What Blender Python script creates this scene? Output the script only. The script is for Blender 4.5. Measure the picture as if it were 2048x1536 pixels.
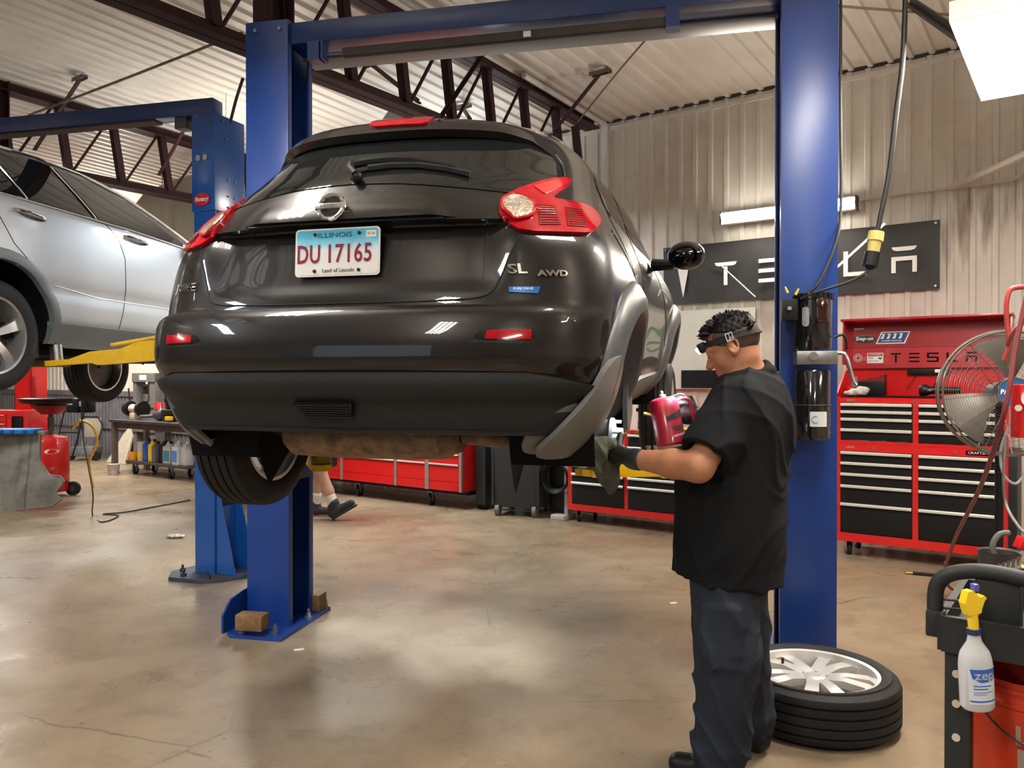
import bpy, bmesh, math, random
import numpy as np
from mathutils import Vector, Matrix, Euler, noise, geometry
random.seed(7)
for o in list(bpy.data.objects): bpy.data.objects.remove(o)
C = bpy.context.scene.collection
scene = bpy.context.scene

# ------------------------------------------------------------------ camera, exposure
cam = bpy.data.cameras.new('camera'); camo = bpy.data.objects.new('camera', cam); C.objects.link(camo)
camo.location = (0, 0, 1.43); camo.rotation_euler = (math.radians(90 - .465), 0, 0)
cam.lens = 28.125; cam.sensor_width = 36; cam.clip_start = .05; cam.clip_end = 100
scene.camera = camo
scene.view_settings.view_transform = 'Standard'; scene.view_settings.look = 'None'
scene.view_settings.exposure = 0.42; scene.view_settings.gamma = 1; scene.view_settings.use_curve_mapping = False
wd = bpy.data.worlds.new('world'); scene.world = wd; wd.use_nodes = True
wd.node_tree.nodes['Background'].inputs[0].default_value = (.55, .62, .7, 1); wd.node_tree.nodes['Background'].inputs[1].default_value = .25

# room axes: A runs toward the wall with the banner, B runs left along it
AX = (math.sin(math.radians(36)), math.cos(math.radians(36))); BX_ = (-AX[1], AX[0])
ROOM_ROT = -math.radians(36)            # rotation that turns local +y into A and local -x into B
def ab(a, b, z=0.0): return Vector((a*AX[0] + b*BX_[0], a*AX[1] + b*BX_[1], z))
def at(px, py, Y): return Vector(((px - 1024)/1600*Y, Y, 1.43 + (755 - py)/1600*Y))
WALL_A = 7.35
def ceil_z(a): return 4.10 + .042*(WALL_A - a) if a > 0 else 4.10 + .042*WALL_A

def lamp(name, loc, size, power, color, target=None, direction=(0, 0, -1), rotz=0, size_y=None, spread=None):
    l = bpy.data.lights.new(name, 'AREA'); l.shape = 'RECTANGLE'; l.size = size; l.size_y = size_y or size
    l.energy = power; l.color = color
    if spread: l.spread = spread
    o = bpy.data.objects.new(name, l); C.objects.link(o); o.location = loc
    if target is not None: o.rotation_euler = (Vector(target) - Vector(loc)).to_track_quat('-Z', 'Y').to_euler()
    else: o.rotation_euler = (0, 0, rotz)
    o.visible_camera = True
    return o
WARM = (1.0, .89, .75); COOL = (.82, .92, 1.0); NEUT = (1.0, .95, .88)
# fluorescent fixtures: (a, b, z) of the centre, along A; the housings are built further down; those hidden behind cars and column are added for light
FIXTURES = [(4.56, .325, 3.0, WARM, 62), (1.15, 3.0, 3.32, NEUT, 52), (5.11, 6.74, 3.05, NEUT, 85), (5.9, 11.5, 3.0, NEUT, 90), (2.2, 9.2, 3.7, NEUT, 75),
            (-1.2, .9, 3.5, NEUT, 45), (-1.6, -2.2, 3.5, NEUT, 40), (2.4, -3.4, 3.5, WARM, 60), (-1.6, 4.6, 3.5, COOL, 60), (5.6, 14.0, 3.4, NEUT, 70), (-2.6, 8.6, 3.6, NEUT, 60), (6.2, 5.3, 3.2, COOL, 50), (2.5, .34, 3.4, NEUT, 30)]
for i, (a, b, z, col, pw) in enumerate(FIXTURES):
    if i in (0, 1, 5, 6, 8, 12):               # one narrow source under each of the four tubes
        for k in range(4): x = -.148 + k*.0988; lamp('tube_light', ab(a, b - x, z - .017), .026, pw/4, col, rotz=ROOM_ROT, size_y=1.15)
    else: lamp('fixture_light', ab(a, b, z - .05), .34, pw, col, rotz=ROOM_ROT, size_y=1.15)
    up_ = lamp('ceiling_fill_light', ab(a, b, z + .11), .30, pw*(.20 if i in (2, 4, 11) else .40), col, rotz=ROOM_ROT, size_y=1.15)      # added lamp brightening the ceiling; the housing itself is closed on top
    up_.rotation_euler = (math.pi, 0, -ROOM_ROT)
lamp('wall_strip_light', ab(WALL_A - .20, 2.22, 2.90), 1.15, 42, WARM, target=ab(WALL_A - 2.2, 2.22, 1.4), size_y=.1)
# daylight through the open overhead door behind the camera
lamp('doorway_daylight', ab(-5.6, 1.5, 1.9), 3.2, 18, (.82, .91, 1.0), target=ab(2, 1.8, 1.2), size_y=2.4)
# the mechanic's headlamp, shining down past the hub
sp = bpy.data.lights.new('headlamp_beam', 'SPOT'); sp.energy = 420; sp.color = (.75, .88, 1.0); sp.spot_size = math.radians(46); sp.spot_blend = .9; sp.shadow_soft_size = .03
spo = bpy.data.objects.new('headlamp_beam', sp); C.objects.link(spo); spo.location = (.585, 2.985, 1.60)
spo.rotation_euler = (Vector((-.25, 4.1, 0)) - spo.location).to_track_quat('-Z', 'Y').to_euler()

# ------------------------------------------------------------------ materials
MATS = {}
def nt_(name):
    m = bpy.data.materials.new(name); m.use_nodes = True
    return m, m.node_tree, m.node_tree.nodes['Principled BSDF']
def srgb(r, g, b):
    f = lambda c: (c/255/12.92 if c/255 <= .04045 else ((c/255 + .055)/1.055)**2.4)
    return (f(r), f(g), f(b))
def mat(name, col, rough=.5, metal=0.0, coat=0.0, var=0.0, scale=8.0, bump=0.0, bscale=60.0, trans=0.0, alpha=1.0, emit=0.0, ecol=None, coatr=.05, spec=.5, sheen=0.0, dirt=None, dscale=3.0, damt=.5, ior=1.45, rvar=0.0):
    if name in MATS: return MATS[name]
    m, t, b = nt_(name); N = t.nodes; L = t.links
    c4 = (*col, 1)
    b.inputs['Base Color'].default_value = c4; b.inputs['Roughness'].default_value = rough; b.inputs['Metallic'].default_value = metal
    b.inputs['Coat Weight'].default_value = coat; b.inputs['Coat Roughness'].default_value = coatr
    b.inputs['Specular IOR Level'].default_value = spec; b.inputs['Transmission Weight'].default_value = trans; b.inputs['IOR'].default_value = ior
    b.inputs['Alpha'].default_value = alpha
    if sheen: b.inputs['Sheen Weight'].default_value = sheen
    if emit:
        b.inputs['Emission Color'].default_value = (*(ecol or col), 1); b.inputs['Emission Strength'].default_value = emit
    tc = N.new('ShaderNodeTexCoord')
    out = None
    if var or dirt:
        nz = N.new('ShaderNodeTexNoise'); nz.inputs['Scale'].default_value = scale; nz.inputs['Detail'].default_value = 6
        L.new(tc.outputs['Object'], nz.inputs['Vector'])
        mx = N.new('ShaderNodeMix'); mx.data_type = 'RGBA'; mx.blend_type = 'MULTIPLY'
        mx.inputs[6].default_value = c4
        rp = N.new('ShaderNodeMapRange'); rp.inputs[1].default_value = .3; rp.inputs[2].default_value = .7; rp.inputs[3].default_value = 1 - var; rp.inputs[4].default_value = 1 + var*.6
        L.new(nz.outputs['Fac'], rp.inputs[0])
        cb = N.new('ShaderNodeCombineColor')
        for k in range(3): L.new(rp.outputs[0], cb.inputs[k])
        mx.inputs[0].default_value = 1; L.new(cb.outputs[0], mx.inputs[7]); out = mx.outputs[2]
    if dirt:
        n2 = N.new('ShaderNodeTexNoise'); n2.inputs['Scale'].default_value = dscale; n2.inputs['Detail'].default_value = 8; n2.inputs['Roughness'].default_value = .65
        L.new(tc.outputs['Object'], n2.inputs['Vector'])
        r2 = N.new('ShaderNodeMapRange'); r2.inputs[1].default_value = .48; r2.inputs[2].default_value = .66; r2.inputs[3].default_value = 0; r2.inputs[4].default_value = damt
        L.new(n2.outputs['Fac'], r2.inputs[0])
        m2 = N.new('ShaderNodeMix'); m2.data_type = 'RGBA'; L.new(r2.outputs[0], m2.inputs[0]); L.new(out, m2.inputs[6]); m2.inputs[7].default_value = (*dirt, 1); out = m2.outputs[2]
    if out is not None: L.new(out, b.inputs['Base Color'])
    if rvar:
        n4 = N.new('ShaderNodeTexNoise'); n4.inputs['Scale'].default_value = scale*.7; L.new(tc.outputs['Object'], n4.inputs['Vector'])
        r4 = N.new('ShaderNodeMapRange'); r4.inputs[1].default_value = .3; r4.inputs[2].default_value = .7; r4.inputs[3].default_value = max(0, rough - rvar); r4.inputs[4].default_value = min(1, rough + rvar)
        L.new(n4.outputs['Fac'], r4.inputs[0]); L.new(r4.outputs[0], b.inputs['Roughness'])
    if bump:
        n3 = N.new('ShaderNodeTexNoise'); n3.inputs['Scale'].default_value = bscale; n3.inputs['Detail'].default_value = 4
        L.new(tc.outputs['Object'], n3.inputs['Vector'])
        bp = N.new('ShaderNodeBump'); bp.inputs['Strength'].default_value = bump; bp.inputs['Distance'].default_value = .01
        L.new(n3.outputs['Fac'], bp.inputs['Height']); L.new(bp.outputs[0], b.inputs['Normal'])
    MATS[name] = m
    return m

paint = mat('car paint dark', (.021, .0190, .0185), .33, .6, .75, var=.12, scale=900, coatr=.03, spec=.1)
plastic_grey = mat('grey textured plastic', (.013, .013, .014), .50, spec=.35, bump=.15, bscale=900)
plastic_flare = mat('flare plastic', (.060, .062, .066), .36, bump=.1, bscale=900)
mudflap_m = mat('mud flap grey', (.13, .125, .115), .5, bump=.1, bscale=500)
black_p = mat('black plastic', (.007, .007, .008), .42, spec=.35)
black_matte = mat('black matte', (.006, .006, .007), .85, spec=.15)
gloss_black = mat('gloss black', (.008, .008, .009), .12, coat=1)
glass_dark = mat('tinted glass', (.008, .009, .009), .03, spec=.6)
chrome = mat('chrome', (.75, .75, .75), .09, 1.0)
steel = mat('brushed steel', (.45, .45, .46), .32, 1.0, var=.2, scale=20)
dark_steel = mat('dark steel', (.10, .095, .09), .5, .8, var=.3, scale=15)
alloy = mat('silver alloy', (.62, .62, .63), .30, .75, var=.05)
rubber = mat('tyre rubber', (.012, .012, .013), .62, spec=.35, var=.25, scale=14, bump=.25, bscale=240)
rust = mat('rusty steel', (.24, .16, .10), .75, .35, var=.45, scale=26, bump=.5, bscale=90, dirt=(.30, .22, .13), dscale=7, damt=.8)
under_m = mat('underbody', (.007, .007, .007), .8, spec=.2, var=.4, bump=.4, bscale=50)
red_lens = mat('red lens', (.34, .0015, .008), .14, coat=.6, coatr=.02, spec=.2, var=.25, scale=30)
red_lens_d = mat('red lens ribs', (.14, .001, .003), .15, coat=1)
clear_lens = mat('clear lamp lens', (.42, .36, .28), .12, .5, coat=1, var=.4, scale=60, bump=.5, bscale=120)
blue_lift = mat('blue lift enamel', (.008, .045, .24), .36, coat=.30, coatr=.26, var=.10, scale=5, bump=.04, bscale=30)
blue_beam = mat('blue beam enamel', (.006, .035, .17), .30, coat=.4, coatr=.15, var=.12, scale=6)
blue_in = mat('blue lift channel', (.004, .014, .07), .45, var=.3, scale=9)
maroon = mat('maroon primer steel', (.038, .012, .013), .6, .1, spec=.3, var=.3, scale=9, dirt=(.03, .02, .02))
white_paint = mat('white enamel', (.72, .71, .68), .4, var=.05)
yellow_arm = mat('yellow arm enamel', (.78, .47, .004), .40, var=.12, scale=9, dirt=(.28, .17, .02), dscale=6, damt=.35)
red_tool = mat('red tool chest enamel', (.62, .012, .012), .30, coat=.5, var=.05, scale=4)
red_dark = mat('dark red enamel', (.30, .006, .010), .4, var=.1)
drawer_blk = mat('black drawer', (.008, .008, .009), .45, spec=.35, var=.1)
alu_trim = mat('aluminium trim', (.70, .70, .66), .38, .25)
wood_blk = mat('oily wood block', (.23, .13, .05), .7, var=.4, scale=22, dirt=(.06, .035, .02), dscale=9, damt=.7)
skin_m = mat('skin', (.42, .185, .100), .5, var=.08, scale=40, bump=.06, bscale=260, spec=.4)
hair_m = mat('black hair', (.006, .005, .005), .6, spec=.25)
shirt_m = mat('charcoal work shirt', (.009, .010, .012), .85, var=.12, scale=10, bump=.25, bscale=700, spec=.15)
trouser_m = mat('navy work trousers', (.020, .025, .038), .75, var=.15, scale=9, bump=.2, bscale=600, spec=.25)
glove_m = mat('black nitrile glove', (.020, .021, .023), .42, bump=.25, bscale=160)
rag_m = mat('olive shop rag', (.11, .115, .085), .95, var=.35, scale=24, bump=.6, bscale=260)
text_white = mat('white lettering', (.80, .80, .78), .5)
text_black = mat('black lettering', (.012, .012, .012), .5)
paper_w = mat('white paper', (.72, .70, .64), .8, var=.08)

# ------------------------------------------------------------------ mesh helpers
class MB:
    def __init__(s, M=None): s.bm = bmesh.new(); s.M = M or Matrix.Identity(4); s.sharp = 35
    def _v(s, p): return s.bm.verts.new(s.M @ Vector(p))
    def faces(s, vs, fs):
        V = [s._v(v) for v in vs]
        for f in fs:
            try: s.bm.faces.new([V[i] for i in f])
            except ValueError: pass
        return V
    def box(s, c, size, rot=None, bev=0.0, top=None):
        """box centred on c; top=(sx,sy) scales the upper face"""
        hx, hy, hz = size[0]/2, size[1]/2, size[2]/2; tx, ty = top or (1, 1)
        R = rot.to_matrix() if isinstance(rot, Euler) else (Euler(rot).to_matrix() if rot is not None else Matrix.Identity(3))
        c = Vector(c)
        P = [(-hx, -hy, -hz), (hx, -hy, -hz), (hx, hy, -hz), (-hx, hy, -hz), (-hx*tx, -hy*ty, hz), (hx*tx, -hy*ty, hz), (hx*tx, hy*ty, hz), (-hx*tx, hy*ty, hz)]
        V = s.faces([c + R @ Vector(p) for p in P], [(3, 2, 1, 0), (4, 5, 6, 7), (0, 1, 5, 4), (1, 2, 6, 5), (2, 3, 7, 6), (3, 0, 4, 7)])
        if bev:
            E = list({e for v in V for e in v.link_edges})
            bmesh.ops.bevel(s.bm, geom=E, offset=bev, segments=2, affect='EDGES', profile=.6)
    def bx(s, x0, x1, y0, y1, z0, z1, bev=0.0): s.box(((x0+x1)/2, (y0+y1)/2, (z0+z1)/2), (abs(x1-x0), abs(y1-y0), abs(z1-z0)), bev=bev)
    def ring(s, c, u, v, r, n): return [s._v(Vector(c) + u*math.cos(2*math.pi*i/n)*r + v*math.sin(2*math.pi*i/n)*r) for i in range(n)]
    def _bridge(s, A, B):
        n = len(A)
        for i in range(n): s.bm.faces.new((A[i], A[(i+1) % n], B[(i+1) % n], B[i]))
    def cyl(s, p0, p1, r, r2=None, n=20, cap=True):
        p0, p1 = Vector(p0), Vector(p1); d = (p1 - p0).normalized(); u = d.orthogonal().normalized(); v = d.cross(u)
        A = s.ring(p0, u, v, r, n); B = s.ring(p1, u, v, r if r2 is None else r2, n); s._bridge(A, B)
        if cap: s.bm.faces.new(A[::-1]); s.bm.faces.new(B)
    def tube(s, pts, r, n=10, closed=False, cap=True):
        pts = [Vector(p) for p in pts]; N = len(pts); prev = None; R = []
        for i, p in enumerate(pts):
            a = pts[(i-1) % N] if closed or i > 0 else p; b = pts[(i+1) % N] if closed or i < N-1 else p
            d = (b - a).normalized()
            u = d.orthogonal().normalized() if prev is None else (prev - d*prev.dot(d)).normalized()
            prev = u; rr = r[i] if isinstance(r, (list, tuple)) else r
            R.append(s.ring(p, u, d.cross(u), rr, n))
        for i in range(N - 1): s._bridge(R[i], R[i+1])
        if closed:
            # align last ring to first
            k = min(range(n), key=lambda q: (R[-1][0].co - R[0][q].co).length); s._bridge(R[-1], R[0][k:] + R[0][:k])
        elif cap: s.bm.faces.new(R[0][::-1]); s.bm.faces.new(R[-1])
    def lathe(s, prof, c=(0, 0, 0), ax=(0, 0, 1), n=32, a0=0, a1=2*math.pi):
        """profile of (radius, height) turned round ax through c"""
        ax = Vector(ax).normalized(); u = ax.orthogonal().normalized(); v = ax.cross(u); c = Vector(c); full = abs(a1 - a0 - 2*math.pi) < 1e-6
        m = n if full else n + 1; R = []
        for (r, h) in prof:
            if r < 1e-6: R.append([s._v(c + ax*h)]*m)
            else: R.append([s._v(c + ax*h + (u*math.cos(a0 + (a1-a0)*i/n) + v*math.sin(a0 + (a1-a0)*i/n))*r) for i in range(m)])
        for j in range(len(R) - 1):
            for i in range(n):
                k = (i+1) % m; f = []
                for q in (R[j][i], R[j][k], R[j+1][k], R[j+1][i]):
                    if q not in f: f.append(q)
                if len(f) > 2:
                    try: s.bm.faces.new(f)
                    except ValueError: pass
    def prism(s, poly, h, M=None):
        """2-D polygon in the xy plane of M, extruded h along its z"""
        M = M or Matrix.Identity(4); n = len(poly)
        A = [s._v(M @ Vector((p[0], p[1], 0))) for p in poly]; B = [s._v(M @ Vector((p[0], p[1], h))) for p in poly]
        s.bm.faces.new(A[::-1]); s.bm.faces.new(B)
        for i in range(n): s.bm.faces.new((A[i], A[(i+1) % n], B[(i+1) % n], B[i]))
    def sphere(s, c, r, n=16, sc=(1, 1, 1), rot=None):
        M = Matrix.Translation(Vector(c)) @ (Euler(rot).to_matrix().to_4x4() if rot else Matrix.Identity(4)) @ Matrix.Diagonal((r*sc[0], r*sc[1], r*sc[2], 1))
        bmesh.ops.create_uvsphere(s.bm, u_segments=n, v_segments=max(6, n*2//3), radius=1, matrix=s.M @ M)
    def torus(s, c, ax, R, r, n=40, m=10, sq=1.0):
        ax = Vector(ax).normalized(); u = ax.orthogonal().normalized(); v = ax.cross(u); c = Vector(c)
        s.tube([c + (u*math.cos(2*math.pi*i/n) + v*math.sin(2*math.pi*i/n))*R for i in range(n)], r, m, closed=True)
    def grid(s, P, closed_u=False):
        """P: array [nu][nv] of points"""
        V = [[s._v(p) for p in row] for row in P]; nu = len(V); nv = len(V[0])
        for i in range(nu if closed_u else nu - 1):
            for j in range(nv - 1):
                s.bm.faces.new((V[i][j], V[(i+1) % nu][j], V[(i+1) % nu][j+1], V[i][j+1]))
        return V
    def build(s, name, m, parent=None, sharp=None, fix=True, bevel=0):
        if fix: bmesh.ops.recalc_face_normals(s.bm, faces=s.bm.faces)
        me = bpy.data.meshes.new(name); s.bm.to_mesh(me); s.bm.free()
        return link(name, me, m, parent, s.sharp if sharp is None else sharp, bevel)
def link(name, me, m, parent=None, sharp=35, bevel=0):
    if m is not None: me.materials.append(m)
    if sharp is not None:
        me.shade_smooth(); me.set_sharp_from_angle(angle=math.radians(sharp))
    o = bpy.data.objects.new(name, me); C.objects.link(o)
    if parent: o.parent = parent
    if bevel:
        b = o.modifiers.new('bevel', 'BEVEL'); b.width = bevel; b.segments = 2; b.limit_method = 'ANGLE'
    return o
def thing(name, label, cat, loc=(0, 0, 0), rot=(0, 0, 0), group=None):
    o = bpy.data.objects.new(name, None); C.objects.link(o); o.location = loc; o.rotation_euler = rot; o.empty_display_size = .1
    o['label'] = label; o['category'] = cat
    if group: o['group'] = group
    return o
def tag(o, label, cat, group=None, kind=None):
    o['label'] = label; o['category'] = cat
    if group: o['group'] = group
    if kind: o['kind'] = kind
    return o
def struct(o): o['kind'] = 'structure'; return o
def dup(root, loc, rot=None, label=None, group=None):
    r = root.copy(); C.objects.link(r); r.location = loc
    if rot is not None: r.rotation_euler = rot
    if label: r['label'] = label
    if group: r['group'] = group
    for ch in list(root.children):
        c = ch.copy(); C.objects.link(c); c.parent = r
        for g in ch.children: d = g.copy(); C.objects.link(d); d.parent = c
    return r
def text_mesh(body, size=1.0, extrude=.002, align='CENTER', sx=1.0, shear=0.0, offset=0.0, space=1.0):
    cu = bpy.data.curves.new('t', 'FONT'); cu.body = body; cu.size = size; cu.extrude = extrude; cu.align_x = align; cu.align_y = 'CENTER'; cu.offset = offset; cu.shear = shear; cu.space_character = space; cu.resolution_u = 3
    o = bpy.data.objects.new('t', cu); me = bpy.data.meshes.new_from_object(o); bpy.data.objects.remove(o); bpy.data.curves.remove(cu)
    if sx != 1.0: me.transform(Matrix.Diagonal((sx, 1, 1, 1)))
    return me
def text(name, body, size, m, parent, M, extrude=.002, **k):
    """lettering standing in the xy plane of M"""
    me = text_mesh(body, size, extrude, **k); me.transform(M); return link(name, me, m, parent, None)
def frame(o, x, y):
    """matrix with origin o, x axis and y axis (z = x cross y)"""
    x = Vector(x).normalized(); z = x.cross(Vector(y)).normalized(); y = z.cross(x)
    M = Matrix.Identity(4)
    for i in range(3): M[i][0] = x[i]; M[i][1] = y[i]; M[i][2] = z[i]; M[i][3] = o[i]
    return M
def resample(poly, step, closed=True):
    out = []; n = len(poly)
    for i in range(n if closed else n - 1):
        a, b = poly[i], poly[(i+1) % n]; L = math.hypot(b[0]-a[0], b[1]-a[1]); k = max(1, int(math.ceil(L/step)))
        out += [(a[0] + (b[0]-a[0])*j/k, a[1] + (b[1]-a[1])*j/k) for j in range(k)]
    if not closed: out.append(poly[-1])
    return out
def smooth_poly(poly, it=2, closed=True):
    for _ in range(it):
        o = []; n = len(poly)
        if not closed: o.append(poly[0])
        for i in range(n if closed else n-1):
            a, b = poly[i], poly[(i+1) % n]
            o += [(a[0]*.75+b[0]*.25, a[1]*.75+b[1]*.25), (a[0]*.25+b[0]*.75, a[1]*.25+b[1]*.75)]
        if not closed: o.append(poly[-1])
        poly = o
    return poly
def spline(pts, k=8, closed=False):
    """Catmull-Rom through 3-D points"""
    P = [Vector(p) for p in pts]; n = len(P); out = []
    for i in range(n if closed else n - 1):
        p0 = P[(i-1) % n] if (closed or i > 0) else P[0]; p1 = P[i]; p2 = P[(i+1) % n]; p3 = P[(i+2) % n] if (closed or i+2 < n) else P[-1]
        for j in range(k):
            t = j/k; out.append(.5*((2*p1) + (p2-p0)*t + (2*p0-5*p1+4*p2-p3)*t*t + (3*p1-p0-3*p2+p3)*t**3))
    if not closed: out.append(P[-1])
    return out
def inside(p, poly):
    x, y = p; c = False; n = len(poly); j = n - 1
    for i in range(n):
        if (poly[i][1] > y) != (poly[j][1] > y) and x < (poly[j][0]-poly[i][0])*(y-poly[i][1])/(poly[j][1]-poly[i][1]) + poly[i][0]: c = not c
        j = i
    return c
def cyl_label(name, poly, r, m, parent, M=None, th=.0006, step=.008, sy=1.0):
    """a printed patch wrapped round an upright cylinder of radius r; poly in (arc length, height), arc 0 faces -y"""
    P = lambda u, v: (r*np.sin(np.asarray(u)/r), -r*sy*np.cos(np.asarray(u)/r), np.asarray(v) + 0*np.asarray(u))
    zc = sum(p[1] for p in poly)/len(poly); o = patch(name, poly, P, m, parent, off=th, depth=th*.8, step=step, center=(0, 0, zc), sharp=None)
    if M is not None: o.data.transform(M)
    return o
def surf_normal(P, u, v, center):
    e = 2e-3
    a = np.array(P(u+e, v)) - np.array(P(u-e, v)); b = np.array(P(u, v+e)) - np.array(P(u, v-e))
    n = np.cross(a.T, b.T).T; n /= np.maximum(np.linalg.norm(n, axis=0), 1e-9)
    p = np.array(P(u, v)); s = np.sign(((p.T - np.array(center)) * n.T).sum(1)); s[s == 0] = 1
    return n * s
def patch(name, poly, P, m, parent, off=.004, depth=.006, step=.025, center=(0, 2, .8), sharp=50, skirt=True):
    """a plate of its own lying on the surface P(u, v): outline poly in (u, v), raised off and depth thick"""
    b = resample(poly, step); nb = len(b)
    us = [p[0] for p in b]; vs = [p[1] for p in b]; pts = list(b)
    u = min(us) + step*.5
    while u < max(us):
        v = min(vs) + step*.5
        while v < max(vs):
            if inside((u, v), b) and min(abs(u-q[0]) + abs(v-q[1]) for q in b) > step*.5: pts.append((u, v))
            v += step
        u += step
    r = geometry.delaunay_2d_cdt([Vector(p) for p in pts], [(i, (i+1) % nb) for i in range(nb)], [], 1, 1e-6)
    V = np.array([(p[0], p[1]) for p in r[0]]); F = r[2]
    off_ = np.array([off(p[0], p[1]) for p in V]) if callable(off) else np.full(len(V), off)
    X = np.array(P(V[:, 0], V[:, 1])); n = surf_normal(P, V[:, 0], V[:, 1], center)
    T = (X + n*off_).T; Lo = (X + n*(off_ - depth)).T
    def Q(u, v):
        o_ = np.array([off(a_, b_) for a_, b_ in zip(u, v)]) if callable(off) else off
        return np.array(P(u, v)) + surf_normal(P, u, v, center)*o_
    e_ = 3e-3; du = Q(V[:, 0] + e_, V[:, 1]) - Q(V[:, 0] - e_, V[:, 1]); dv = Q(V[:, 0], V[:, 1] + e_) - Q(V[:, 0], V[:, 1] - e_)
    qn = np.cross(du.T, dv.T); ql = np.linalg.norm(qn, axis=1); qn = np.where(ql[:, None] > 1e-12, qn/np.maximum(ql[:, None], 1e-12), n.T); sg_ = np.sign((qn*n.T).sum(1)); sg_[sg_ == 0] = 1; qn *= sg_[:, None]
    bm = bmesh.new(); A = [bm.verts.new(p) for p in T]; nA = len(A)
    for f in F:
        try: bm.faces.new([A[i] for i in f])
        except ValueError: pass
    if skirt:
        # orient faces outward, then close the rim
        be = [e for e in bm.edges if len(e.link_faces) == 1]; idx = {v: i for i, v in enumerate(A)}; B = {}
        for e in be:
            for v in e.verts:
                if v not in B: B[v] = (bm.verts.new(T[idx[v]]), bm.verts.new(Lo[idx[v]]))
        for e in be:
            try: bm.faces.new((B[e.verts[0]][0], B[e.verts[1]][0], B[e.verts[1]][1], B[e.verts[0]][1]))
            except ValueError: pass
    bm.verts.index_update(); keep = [v.index for v in bm.verts if v.link_faces]; bm.normal_update()
    for f in bm.faces:                                     # every face looks outward
        k_ = f.verts[0].index
        if k_ < nA and f.normal.dot(Vector(qn[k_])) < 0: f.normal_flip()
    for v in [v for v in bm.verts if not v.link_faces]: bm.verts.remove(v)
    me = bpy.data.meshes.new(name); bm.to_mesh(me); bm.free()
    o = link(name, me, m, parent, sharp)
    if sharp is not None:
        cn = [tuple(qn[i]) if i < nA else (0, 0, 0) for i in keep]
        me.normals_split_custom_set_from_vertices(cn)
    return o
def ribbon(name, line, P, m, parent, w=.004, off=.001, h=.002, center=(0, 2, .8), r=None):
    """a thin bead following a line on the surface"""
    pts = resample(line, .02, closed=False); u = np.array([p[0] for p in pts]); v = np.array([p[1] for p in pts])
    X = np.array(P(u, v)) + surf_normal(P, u, v, center)*off
    b = MB(); b.tube([Vector(X[:, i]) for i in range(X.shape[1])], r or w, 6); return b.build(name, m, parent)

# ------------------------------------------------------------------ smooth solids: signed distances meshed by surface nets
def sd_cap(a, b, ra, rb):
    a = np.array(a, float); b = np.array(b, float)
    def f(p):
        d = b - a; t = np.clip(((p - a) @ d)/(d @ d), 0, 1)
        return np.linalg.norm(p - a - t[..., None]*d, axis=-1) - (ra + (rb - ra)*t)
    m = max(ra, rb); f.bb = (np.minimum(a, b) - m, np.maximum(a, b) + m)
    return f
def sd_ell(c, r, R=None):
    c = np.array(c, float); r = np.array(r, float); Rm = np.array(R) if R is not None else np.eye(3)
    def f(p):
        q = (p - c) @ Rm; k = np.linalg.norm(q/r, axis=-1); k2 = np.linalg.norm(q/(r*r), axis=-1)
        return k*(k - 1)/np.maximum(k2, 1e-6)
    e = np.abs(Rm) @ r; f.bb = (c - e, c + e)
    return f
def sd_box(c, h, rd, R=None):
    c = np.array(c, float); h = np.array(h, float); Rm = np.array(R) if R is not None else np.eye(3)
    def f(p):
        q = np.abs((p - c) @ Rm) - h + rd
        return np.linalg.norm(np.maximum(q, 0), axis=-1) + np.minimum(q.max(-1), 0) - rd
    e = np.abs(Rm) @ h; f.bb = (c - e, c + e)
    return f
def sd_torus(c, R_, r, Rm, sq=(1, 1)):
    """ring of radius R_ in the plane of the first two columns of Rm, squashed by sq"""
    c = np.array(c, float); Rm = np.array(Rm)
    def f(p):
        q = (p - c) @ Rm; l = np.sqrt((q[..., 0]/sq[0])**2 + (q[..., 1]/sq[1])**2) - R_
        return np.sqrt(l*l + q[..., 2]**2) - r
    e = (R_ + r)*max(sq); f.bb = (c - e, c + e)
    return f
def smin(a, b, k):
    h = np.clip(.5 + .5*(b - a)/k, 0, 1); return b + (a - b)*h - k*h*(1 - h)
def sd_grid(ops, lo, n, h):
    """ops: (mode, fn, k); '+' smooth union, '-' carve, '&' keep, 'd' displace; each solid only touches its own box"""
    G = np.full(n, .2)
    for (mode, g, k) in ops:
        i0 = np.zeros(3, int); i1 = np.array(n)
        if hasattr(g, 'bb') and mode in '+-':
            m = 2*k + 3*h; i0 = np.clip(np.floor((g.bb[0] - m - lo)/h).astype(int), 0, n); i1 = np.clip(np.ceil((g.bb[1] + m - lo)/h).astype(int) + 1, 0, n)
            if (i1 <= i0).any(): continue
        for i in range(i0[0], i1[0], 24):
            j = min(i + 24, i1[0])
            X, Y, Z = np.meshgrid(lo[0] + h*np.arange(i, j), lo[1] + h*np.arange(i0[1], i1[1]), lo[2] + h*np.arange(i0[2], i1[2]), indexing='ij')
            v = g(np.stack([X, Y, Z], -1)); w = (slice(i, j), slice(i0[1], i1[1]), slice(i0[2], i1[2])); d = G[w]
            if mode == '+': G[w] = smin(d, v, k)
            elif mode == '-': G[w] = -smin(-d, v, k)
            elif mode == '&': G[w] = -smin(-d, -v, k)
            else: G[w] = d + v*k
    return G
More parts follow.
